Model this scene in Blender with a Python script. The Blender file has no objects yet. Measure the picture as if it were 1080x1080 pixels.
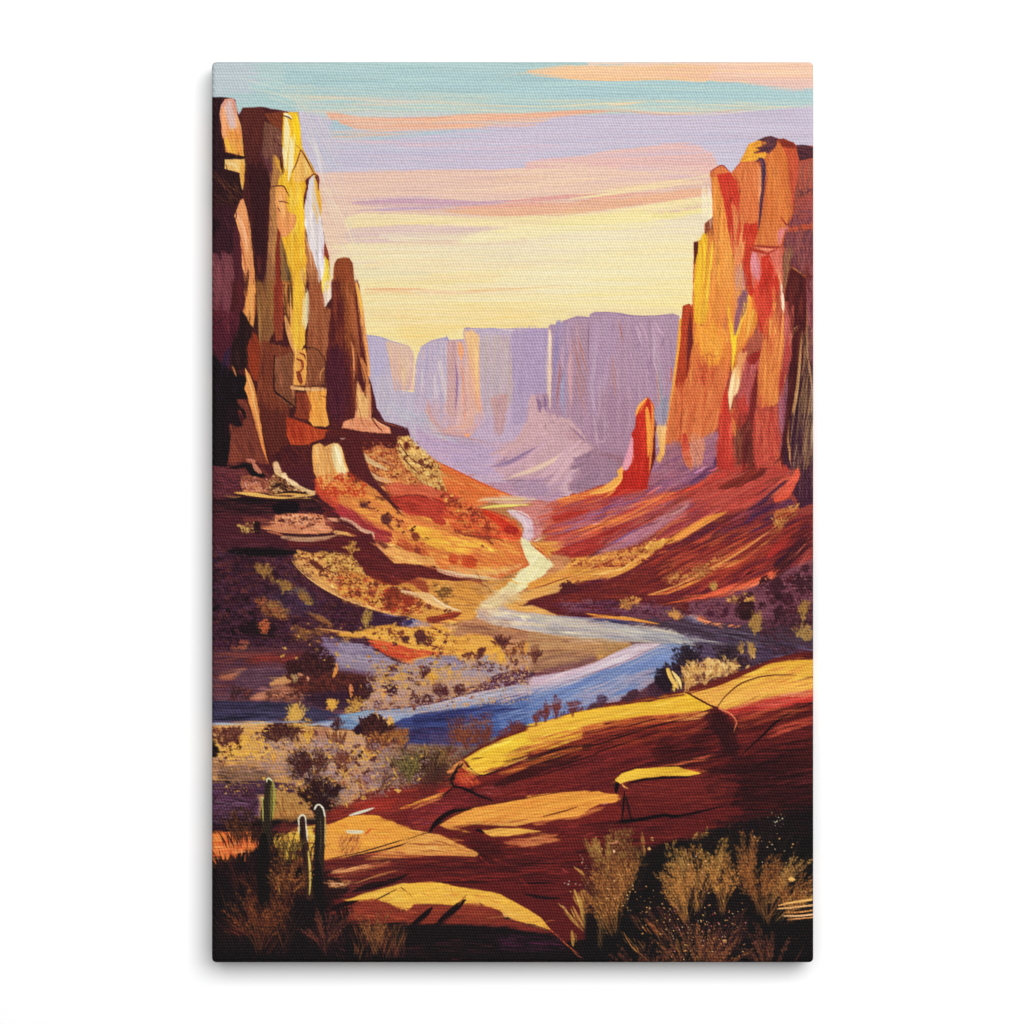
"""A printed desert-canyon canvas hanging off a white wall."""
import bpy
import math, random
import numpy as np

# ------------------------------------------------------------------ the print
# The picture printed on the canvas is laid down stroke by stroke in a linear
# RGB array, one entry per vertex of the canvas face.  Measures are millimetre-
# like units: the face spans X0..X1 by Y0..Y1.
X0, X1, Y0, Y1 = 223.3, 858.0, 65.0, 1015.3
K = 1.4
W = int(round((X1 - X0) * K)) + 1
H = int(round((Y1 - Y0) * K)) + 1
R = random.Random(7)
NR = np.random.RandomState(11)
img = np.zeros((H, W, 3), np.float32)          # display-referred while painting

def hexc(s):
    return np.array([int(s[i:i + 2], 16) / 255.0 for i in (0, 2, 4)], np.float32)

def smooth_noise(n, m, fy, fx):
    a = NR.rand(max(2, int(n / fy)) + 3, max(2, int(m / fx)) + 3).astype(np.float32)
    y = np.linspace(0, a.shape[0] - 2.001, n); x = np.linspace(0, a.shape[1] - 2.001, m)
    yi = y.astype(int); xi = x.astype(int)
    ty = (y - yi)[:, None]; tx = (x - xi)[None]
    ty = ty * ty * (3 - 2 * ty); tx = tx * tx * (3 - 2 * tx)
    A = a[yi][:, xi]; B = a[yi][:, xi + 1]; C = a[yi + 1][:, xi]; D = a[yi + 1][:, xi + 1]
    return (A * (1 - tx) + B * tx) * (1 - ty) + (C * (1 - tx) + D * tx) * ty

NT = 512
TAB = (0.55 * smooth_noise(NT, NT, 1.6, 40) + 0.3 * smooth_noise(NT, NT, 4, 90) + 0.15 * smooth_noise(NT, NT, 1, 8))
TAB = (TAB - TAB.mean()) / TAB.std()           # rows: across the bristles, columns: along the stroke
def tab(u, v):
    return TAB[(np.abs(u).astype(np.int64)) % NT, (np.abs(v).astype(np.int64)) % NT]

def field(px, py):
    a = smooth_noise(H, W, py * K, px * K); return (a - a.mean()) / a.std()
GRAIN = (field(1.2, 1.2) + field(3.2, 2.4)) / 1.45     # broken pigment
CLUMP = (field(6, 5) * 0.8 + field(2.4, 2.0) * .75)
CLUMP /= CLUMP.std()

def smoothstep(a):
    a = np.clip(a, 0, 1); return a * a * (3 - 2 * a)

def curve(p, closed=False, n=6):
    p = np.asarray(p, float)
    if len(p) < 3: 
        t = np.linspace(0, 1, n + 1)[:, None]
        return p[0] * (1 - t) + p[-1] * t
    if closed: q = np.vstack([p[-1:], p, p[:2]])
    else: q = np.vstack([2 * p[0] - p[1], p, 2 * p[-1] - p[-2]])
    out = []
    t = (np.arange(n) / n)[:, None]
    for i in range(len(q) - 3):
        a, b, c, d = q[i:i + 4]
        out.append(0.5 * (2 * b + (c - a) * t + (2 * a - 5 * b + 4 * c - d) * t ** 2 + (3 * b - a - 3 * c + d) * t ** 3))
    out = np.vstack(out)
    return out if closed else np.vstack([out, p[-1:]])

def mask_poly(pts, soft=0.6, rag=0.0):
    """coverage of a polygon given in grid units; returns slice and array"""
    pad = soft * 2 + 2
    x0 = max(0, int(pts[:, 0].min() - pad)); x1 = min(W, int(pts[:, 0].max() + pad) + 2)
    y0 = max(0, int(pts[:, 1].min() - pad)); y1 = min(H, int(pts[:, 1].max() + pad) + 2)
    if x1 <= x0 or y1 <= y0: return None
    xs = np.arange(x0, x1, dtype=np.float32); ys = np.arange(y0, y1, dtype=np.float32)
    ins = np.zeros((y1 - y0, x1 - x0), bool)
    D = np.full(ins.shape, pad, np.float32)
    n = len(pts)
    for i in range(n):
        ax, ay = pts[i]; bx, by = pts[(i + 1) % n]
        lo, hi = (ay, by) if ay < by else (by, ay)
        r0 = max(0, int(math.ceil(lo)) - y0); r1 = min(y1 - y0, int(math.ceil(hi)) - y0)
        if r1 > r0 and hi > lo:
            yy = ys[r0:r1]
            xc = ax + (yy - ay) * (bx - ax) / (by - ay)
            ins[r0:r1] ^= xs[None] < xc[:, None]
        r0 = max(0, int(lo - pad) - y0); r1 = min(y1 - y0, int(hi + pad) + 2 - y0)
        c0 = max(0, int(min(ax, bx) - pad) - x0); c1 = min(x1 - x0, int(max(ax, bx) + pad) + 2 - x0)
        if r1 > r0 and c1 > c0:
            X = xs[c0:c1][None]; Y = ys[r0:r1][:, None]
            dx, dy = bx - ax, by - ay
            L = dx * dx + dy * dy + 1e-9
            t = np.clip(((X - ax) * dx + (Y - ay) * dy) / L, 0, 1)
            d = np.hypot(X - ax - t * dx, Y - ay - t * dy)
            D[r0:r1, c0:c1] = np.minimum(D[r0:r1, c0:c1], d)
    sd = np.where(ins, D, -D)
    if rag:                                    # a soft edge is scumbled, not airbrushed
        yy = np.arange(y0, y1)[:, None]; xx = np.arange(x0, x1)[None]
        ca, sa = math.cos(math.radians(rag - 1000)), math.sin(math.radians(rag - 1000))
        g = tab((-xx * sa + yy * ca) * 0.8 + 3000, (xx * ca + yy * sa) * 0.8 + 3000) + .35 * GRAIN[y0:y1, x0:x1]
        return (slice(y0, y1), slice(x0, x1)), smoothstep((sd / (2 * soft) + g * 0.22 * np.exp(-(sd / soft) ** 2)) * 1.5 + 0.5)
    return (slice(y0, y1), slice(x0, x1)), smoothstep(sd / (2 * soft) + 0.5)

class Painter:
    def __init__(s): s.o = (0, 0, 1); s.ta = 0; s.ts = 5; s.clip = None
    def frame(s, o):
        """work inside one region of the face, feathered into its neighbours"""
        if getattr(s, 'under', None) is not None:      # the finished region fades into what lay there before
            img[:] = s.under + (img - s.under) * s.feather[..., None]
        s.o = o; s.clip = None; s.under = None
        if o[2] > 1:
            e = 1080 / o[2]; f = 7.0
            x = X0 + np.arange(W) / K; y = Y0 + np.arange(H) / K
            fx = np.clip(np.minimum((x - o[0]) / f + 1, (o[0] + e - x) / f + 1), 0, 1)
            fy = np.clip(np.minimum((y - o[1]) / f + 1, (o[1] + e - y) / f + 1), 0, 1)
            s.feather = (smoothstep(fy)[:, None] * smoothstep(fx)[None]).astype(np.float32)
            s.under = img.copy()
    def g(s, pts, grow=False):
        a = np.array(pts, float)
        if grow and s.o[2] > 1:
            a = np.where(a <= 2, a - 45, np.where(a >= 1078, a + 45, a))
        ox, oy, sc = s.o
        return np.stack([(ox + a[:, 0] / sc - X0) * K, (oy + a[:, 1] / sc - Y0) * K], 1)
    def blend(s, sl, m, col):
        if s.clip is not None: m = m * s.clip[sl]
        img[sl] += (col - img[sl]) * m[..., None]
    def poly(s, col, pts, soft=0.7, curved=False, col2=None, a=1.0, wob=0.5, axis=None):
        p = s.g(pts, True)
        if curved: p = curve(p, True)
        if wob:
            q = []
            for i in range(len(p)):                     # a hand-cut, slightly uneven edge
                A, B = p[i], p[(i + 1) % len(p)]
                L = np.hypot(*(B - A)); n = max(1, int(L / 7))
                for j in range(n): q.append(A + (B - A) * j / n + (NR.rand(2) - .5) * 2 * wob * K)
            p = np.array(q)
        r = mask_poly(p, soft * K, s.ta + 1000 if soft > 1.4 else 0)
        if r is None: return
        sl, m = r
        yy = np.arange(sl[0].start, sl[0].stop)[:, None]; xx = np.arange(sl[1].start, sl[1].stop)[None]
        ca, sa = math.cos(math.radians(s.ta)), math.sin(math.radians(s.ta))
        u = (-xx * sa + yy * ca); v = xx * ca + yy * sa
        sd = R.random() * 400
        n = tab(u * 0.9 + sd + 2000, v * 0.5 + 4000 + sd)
        c = np.broadcast_to(hexc(col), m.shape + (3,)).copy()
        if col2:
            if axis is None: axis = (0, 1)
            t = xx * axis[0] + yy * axis[1] + 0.0 * (xx + yy)
            t = np.broadcast_to(t, m.shape)
            inside = m > .5
            if inside.any():
                t0, t1 = t[inside].min(), t[inside].max()
                t = np.clip((t - t0) / (t1 - t0 + 1e-6) + n * 0.09, 0, 1)[..., None]
                c = c * (1 - t) + hexc(col2) * t
        c = c * (1 + n * s.ts * 0.01)[..., None]
        s.blend(sl, m * a, np.clip(c, 0, 1))
    def stroke(s, col, w, pts, dry=0.2, a=1.0, ends=(0.0, 0.0), hard=False):
        p = s.g(pts)
        p = curve(p, False, 5)
        w = w / s.o[2] * K / 2
        d = np.hypot(*(np.diff(p, axis=0).T)); cum = np.concatenate([[0], np.cumsum(d)])
        T = cum[-1] + 1e-6
        pad = w + 2
        x0 = max(0, int(p[:, 0].min() - pad)); x1 = min(W, int(p[:, 0].max() + pad) + 2)
        y0 = max(0, int(p[:, 1].min() - pad)); y1 = min(H, int(p[:, 1].max() + pad) + 2)
        if x1 <= x0 or y1 <= y0: return
        best = np.full((y1 - y0, x1 - x0), 99., np.float32); U = np.zeros_like(best); V = np.zeros_like(best); RR = np.full_like(best, .3)
        for i in range(len(p) - 1):
            ax, ay = p[i]; bx, by = p[i + 1]
            r0 = max(0, int(min(ay, by) - pad) - y0); r1 = min(y1 - y0, int(max(ay, by) + pad) + 2 - y0)
            c0 = max(0, int(min(ax, bx) - pad) - x0); c1 = min(x1 - x0, int(max(ax, bx) + pad) + 2 - x0)
            if r1 <= r0 or c1 <= c0: continue
            X = np.arange(x0 + c0, x0 + c1)[None]; Y = np.arange(y0 + r0, y0 + r1)[:, None]
            dx, dy = bx - ax, by - ay; L = dx * dx + dy * dy + 1e-9
            t = np.clip(((X - ax) * dx + (Y - ay) * dy) / L, 0, 1)
            dd = np.hypot(X - ax - t * dx, Y - ay - t * dy)
            sg = np.sign((X - ax) * dy - (Y - ay) * dx)
            tt = (cum[i] + t * d[i]) / T
            e0, e1 = ends
            r = e0 + (1 - e0) * np.clip(tt / 0.3, 0, 1) ** .7
            r = r * (e1 + (1 - e1) * np.clip((1 - tt) / 0.4, 0, 1) ** .7) * w
            sub = best[r0:r1, c0:c1]; k = dd < sub
            sub[k] = dd[k]; U[r0:r1, c0:c1][k] = (dd * sg)[k]; V[r0:r1, c0:c1][k] = tt[k]; RR[r0:r1, c0:c1][k] = r[k]
        m = smoothstep((RR - best) / 1.3 + 0.5) * np.clip(RR / 0.45, 0, 1)
        sd = R.random() * 400
        n = tab(U * 1.0 + 3000 + sd, V * T * 0.6 + sd)
        if dry > 0:
            th = -2.6 + 3.2 * dry + 1.5 * dry * V
            m = m * smoothstep((n - th) * 1.1)
        c = hexc(col) * (1 + n * s.ts * 0.009)[..., None]
        s.blend((slice(y0, y1), slice(x0, x1)), m * a, np.clip(c, 0, 1))
    def inpoly(s, pts):
        p = np.asarray(pts, float)
        x0, y0 = p.min(0); x1, y1 = p.max(0)
        for _ in range(60):
            x = R.uniform(x0, x1); y = R.uniform(y0, y1); c = False
            for i in range(len(p)):
                ax, ay = p[i]; bx, by = p[i - 1]
                if (ay > y) != (by > y) and x < (bx - ax) * (y - ay) / (by - ay + 1e-9) + ax: c = not c
            if c: return x, y
        return x, y
    def hatch(s, cols, n, w, L, ang, pts, dry=0.35, a=0.7, jit=6, bend=0.0, clip=True):
        old = s.clip
        if clip:
            r = mask_poly(s.g(pts), 1.2 * K)
            full = np.zeros((H, W), np.float32)
            if r: full[r[0]] = r[1]
            s.clip = full if old is None else full * old
        for _ in range(n):
            x, y = s.inpoly(pts)
            t = math.radians(ang + R.uniform(-jit, jit)); l = L * R.uniform(.5, 1.3)
            dx, dy = math.cos(t) * l / 2, math.sin(t) * l / 2
            b = bend * l * R.uniform(.5, 1.5)
            s.stroke(R.choice(cols), w * R.uniform(.5, 1.4), [(x - dx, y - dy), (x - b * math.sin(t), y + b * math.cos(t)), (x + dx, y + dy)], dry, a * R.uniform(.6, 1.1))
        s.clip = old
    def dabs(s, cols, n, w, pts, asp=1.3, a=0.9, ang=0):
        old = s.clip
        br = smoothstep(GRAIN * .9 + 1.15)
        s.clip = br if old is None else br * old
        if w >= 14: n = int(n * .6)
        for _ in range(n):
            x, y = s.inpoly(pts)
            ww = w * R.uniform(.35, 1.15); t = math.radians(ang + R.uniform(-50, 50)); l = ww * asp * R.uniform(.4, 1)
            k = R.choice(cols)
            for _j in range(2):
                xx = x + R.uniform(-.3, .3) * ww; yy = y + R.uniform(-.3, .3) * ww
                s.stroke(k, ww, [(xx - math.cos(t) * l / 2, yy - math.sin(t) * l / 2), (xx + math.cos(t) * l / 2, yy + math.sin(t) * l / 2)], 0.3, a, (.6, .6))
        s.clip = old
    def mottle(s, cols, cov, scale, pts, soft=4, a=.9):
        """torn, dappled patches: scrub, rubble, lichen"""
        r = mask_poly(s.g(pts, True), soft * K)
        if r is None: return
        sl, m = r
        for i, c in enumerate(cols):
            dy, dx = R.randrange(H), R.randrange(W)
            n = np.roll(np.roll(CLUMP if scale > 1 else GRAIN, dy, 0), dx, 1)[sl]
            k = smoothstep((n - cov) * 2.2 + .5) * m * a
            k = k * smoothstep(GRAIN[sl] * .6 + 1.0)
            s.blend(sl, k, hexc(c))
    def blades(s, cols, n, w, L, base, spread, lean=0, dry=.2, a=.85):
        """a tuft: thin blades fanning up from a base segment"""
        (ax, ay), (bx, by) = base
        for _ in range(n):
            t = R.random(); x = ax + (bx - ax) * t; y = ay + (by - ay) * t
            f = (t - .5) * 2 * spread * .7 + R.uniform(-spread, spread) * .6 + lean
            l = L * R.uniform(.45, 1.1); th = math.radians(-90 + f)
            q = R.uniform(0, .3) * L; x += math.cos(th) * q * .5; y += math.sin(th) * q - R.uniform(-.05, .05) * L; l -= q * .6
            x2 = x + math.cos(th) * l; y2 = y + math.sin(th) * l
            s.stroke(R.choice(cols), w * R.uniform(.6, 1.3), [(x, y), ((x + x2) / 2 - f * .01 * l * .3, (y + y2) / 2), (x2, y2)], dry, a, (.2, 0))

def drag(P, n, w, L, ang, pts, dry, a, jit, var):
    """loaded-brush drags: each picks up the paint where it lands and pulls it along, a little lighter or darker"""
    for _ in range(n):
        x, y = P.inpoly(pts)
        q = P.g([(x, y)])[0]
        i = min(H - 1, max(0, int(q[1]))); j = min(W - 1, max(0, int(q[0])))
        c = img[i, j]; k = 1 + R.gauss(0, var)
        c = np.clip(c * k + R.gauss(0, var * .12), 0, 1)
        h = '%02x%02x%02x' % tuple(int(v * 255) for v in c)
        t = math.radians(ang + R.gauss(0, jit)); l = L * R.uniform(.4, 1.3); s_ = R.choice((-1, 1))
        dx, dy = math.cos(t) * l * s_, math.sin(t) * l * s_
        b = R.uniform(-.08, .08) * l
        P.stroke(h, w * R.uniform(.4, 1.5), [(x - dx * .15, y - dy * .15), (x + dx * .4 - math.sin(t) * b, y + dy * .4 + math.cos(t) * b), (x + dx * .85, y + dy * .85)], dry, a * R.uniform(.5, 1), (.4, 0))

def shrub(P, cols, n, L, base, spread, lean, leaf, a):
    """feathery desert shrub: thin curved stems, small broken leaves thickening to the tips"""
    for _ in range(n):
        f = math.radians(R.uniform(-spread, spread) + lean)
        l = L * R.uniform(.55, 1.05); cur = R.uniform(-.25, .25) + f * .25
        pts = []
        x, y = base[0] + R.uniform(-.06, .06) * L, base[1] + R.uniform(-.05, .05) * L
        for k in range(6):
            pts.append((x, y)); t = f + cur * (k / 5 - .2)
            x += math.sin(t) * l / 5; y -= math.cos(t) * l / 5
        P.stroke(R.choice(cols), leaf * .38, pts, .3, a * .7, (.6, .3))
        for _j in range(int(l / leaf * 1.5)):
            t = R.uniform(0.3, 1) ** .7; i = min(4, int(t * 5)); q = t * 5 - i
            px_ = pts[i][0] * (1 - q) + pts[i + 1][0] * q; py_ = pts[i][1] * (1 - q) + pts[i + 1][1] * q
            sd = R.choice((-1, 1)); px_ += sd * leaf * R.uniform(0, 1.0)
            ta = f + cur * t + sd * R.uniform(.1, .7); ll = leaf * R.uniform(.8, 2.0)
            P.stroke(R.choice(cols), leaf * R.uniform(.4, .85), [(px_, py_), (px_ + math.sin(ta) * ll, py_ - math.cos(ta) * ll)], .35, a * R.uniform(.5, 1), (.5, .2))

def parse_pts(tok): return [tuple(float(v) for v in t.split(',')) for t in tok]
def paint(src):
    """one mark per line:  B x y s frame | t angle strength texture | p/q fill (hex[>hex]) | s stroke | l line | h hatch | d dabs | g tuft"""
    P = Painter()
    for line in src.strip().splitlines():
        k = line.split('#')[0].split()
        if not k: continue
        c = k[0]
        o = {}
        rest = []
        for t in k[1:]:
            if '=' in t: a, b = t.split('='); o[a] = float(b)
            else: rest.append(t)
        if c == 'B': P.frame(tuple(float(v) for v in rest))
        elif c == 't': P.ta, P.ts = float(rest[0]), float(rest[1])
        elif c in 'pq':
            cc = rest[0].split('>')
            P.poly(cc[0], parse_pts(rest[1:]), o.get('f', .6), c == 'q', cc[1] if len(cc) > 1 else None, o.get('a', 1), o.get('w', .35),
                   (math.cos(math.radians(o['x'])), math.sin(math.radians(o['x']))) if 'x' in o else None)
        elif c == 's': P.stroke(rest[0], float(rest[1]), parse_pts(rest[2:]), o.get('d', .25), o.get('a', 1), (o.get('e', 0.15), o.get('z', 0)))
        elif c == 'l': P.stroke(rest[0], float(rest[1]), parse_pts(rest[2:]), o.get('d', 0.1), o.get('a', 1), (o.get('e', .5), o.get('z', .3)))
        elif c == 'h': P.hatch(rest[0].split('/'), int(rest[1]), float(rest[2]), float(rest[3]), float(rest[4]), parse_pts(rest[5:]), o.get('d', .35), o.get('a', .7), o.get('j', 6), o.get('b', 0), o.get('c', 1) > 0)
        elif c == 'd': P.dabs(rest[0].split('/'), int(rest[1]), float(rest[2]), parse_pts(rest[3:]), o.get('s', 1.3), o.get('a', .9), o.get('r', 0))
        elif c == 'k': drag(P, int(rest[0]), float(rest[1]), float(rest[2]), float(rest[3]), parse_pts(rest[4:]), o.get('d', .4), o.get('a', .7), o.get('j', 6), o.get('v', .09))
        elif c == 'r': shrub(P, rest[0].split('/'), int(rest[1]), float(rest[2]), parse_pts(rest[3:4])[0], o.get('s', 35), o.get('n', 0), o.get('l', 8), o.get('a', .85))
        elif c == 'm': P.mottle(rest[0].split('/'), float(rest[1]), float(rest[2]), parse_pts(rest[3:]), o.get('f', 4), o.get('a', .9))
        elif c == 'g': P.blades(rest[0].split('/'), int(rest[1]), float(rest[2]), float(rest[3]), parse_pts(rest[4:6]), o.get('s', 30), o.get('n', 0), o.get('d', .2), o.get('a', .85))
        else: raise ValueError(line)
    P.frame((0, 0, 1))

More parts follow.
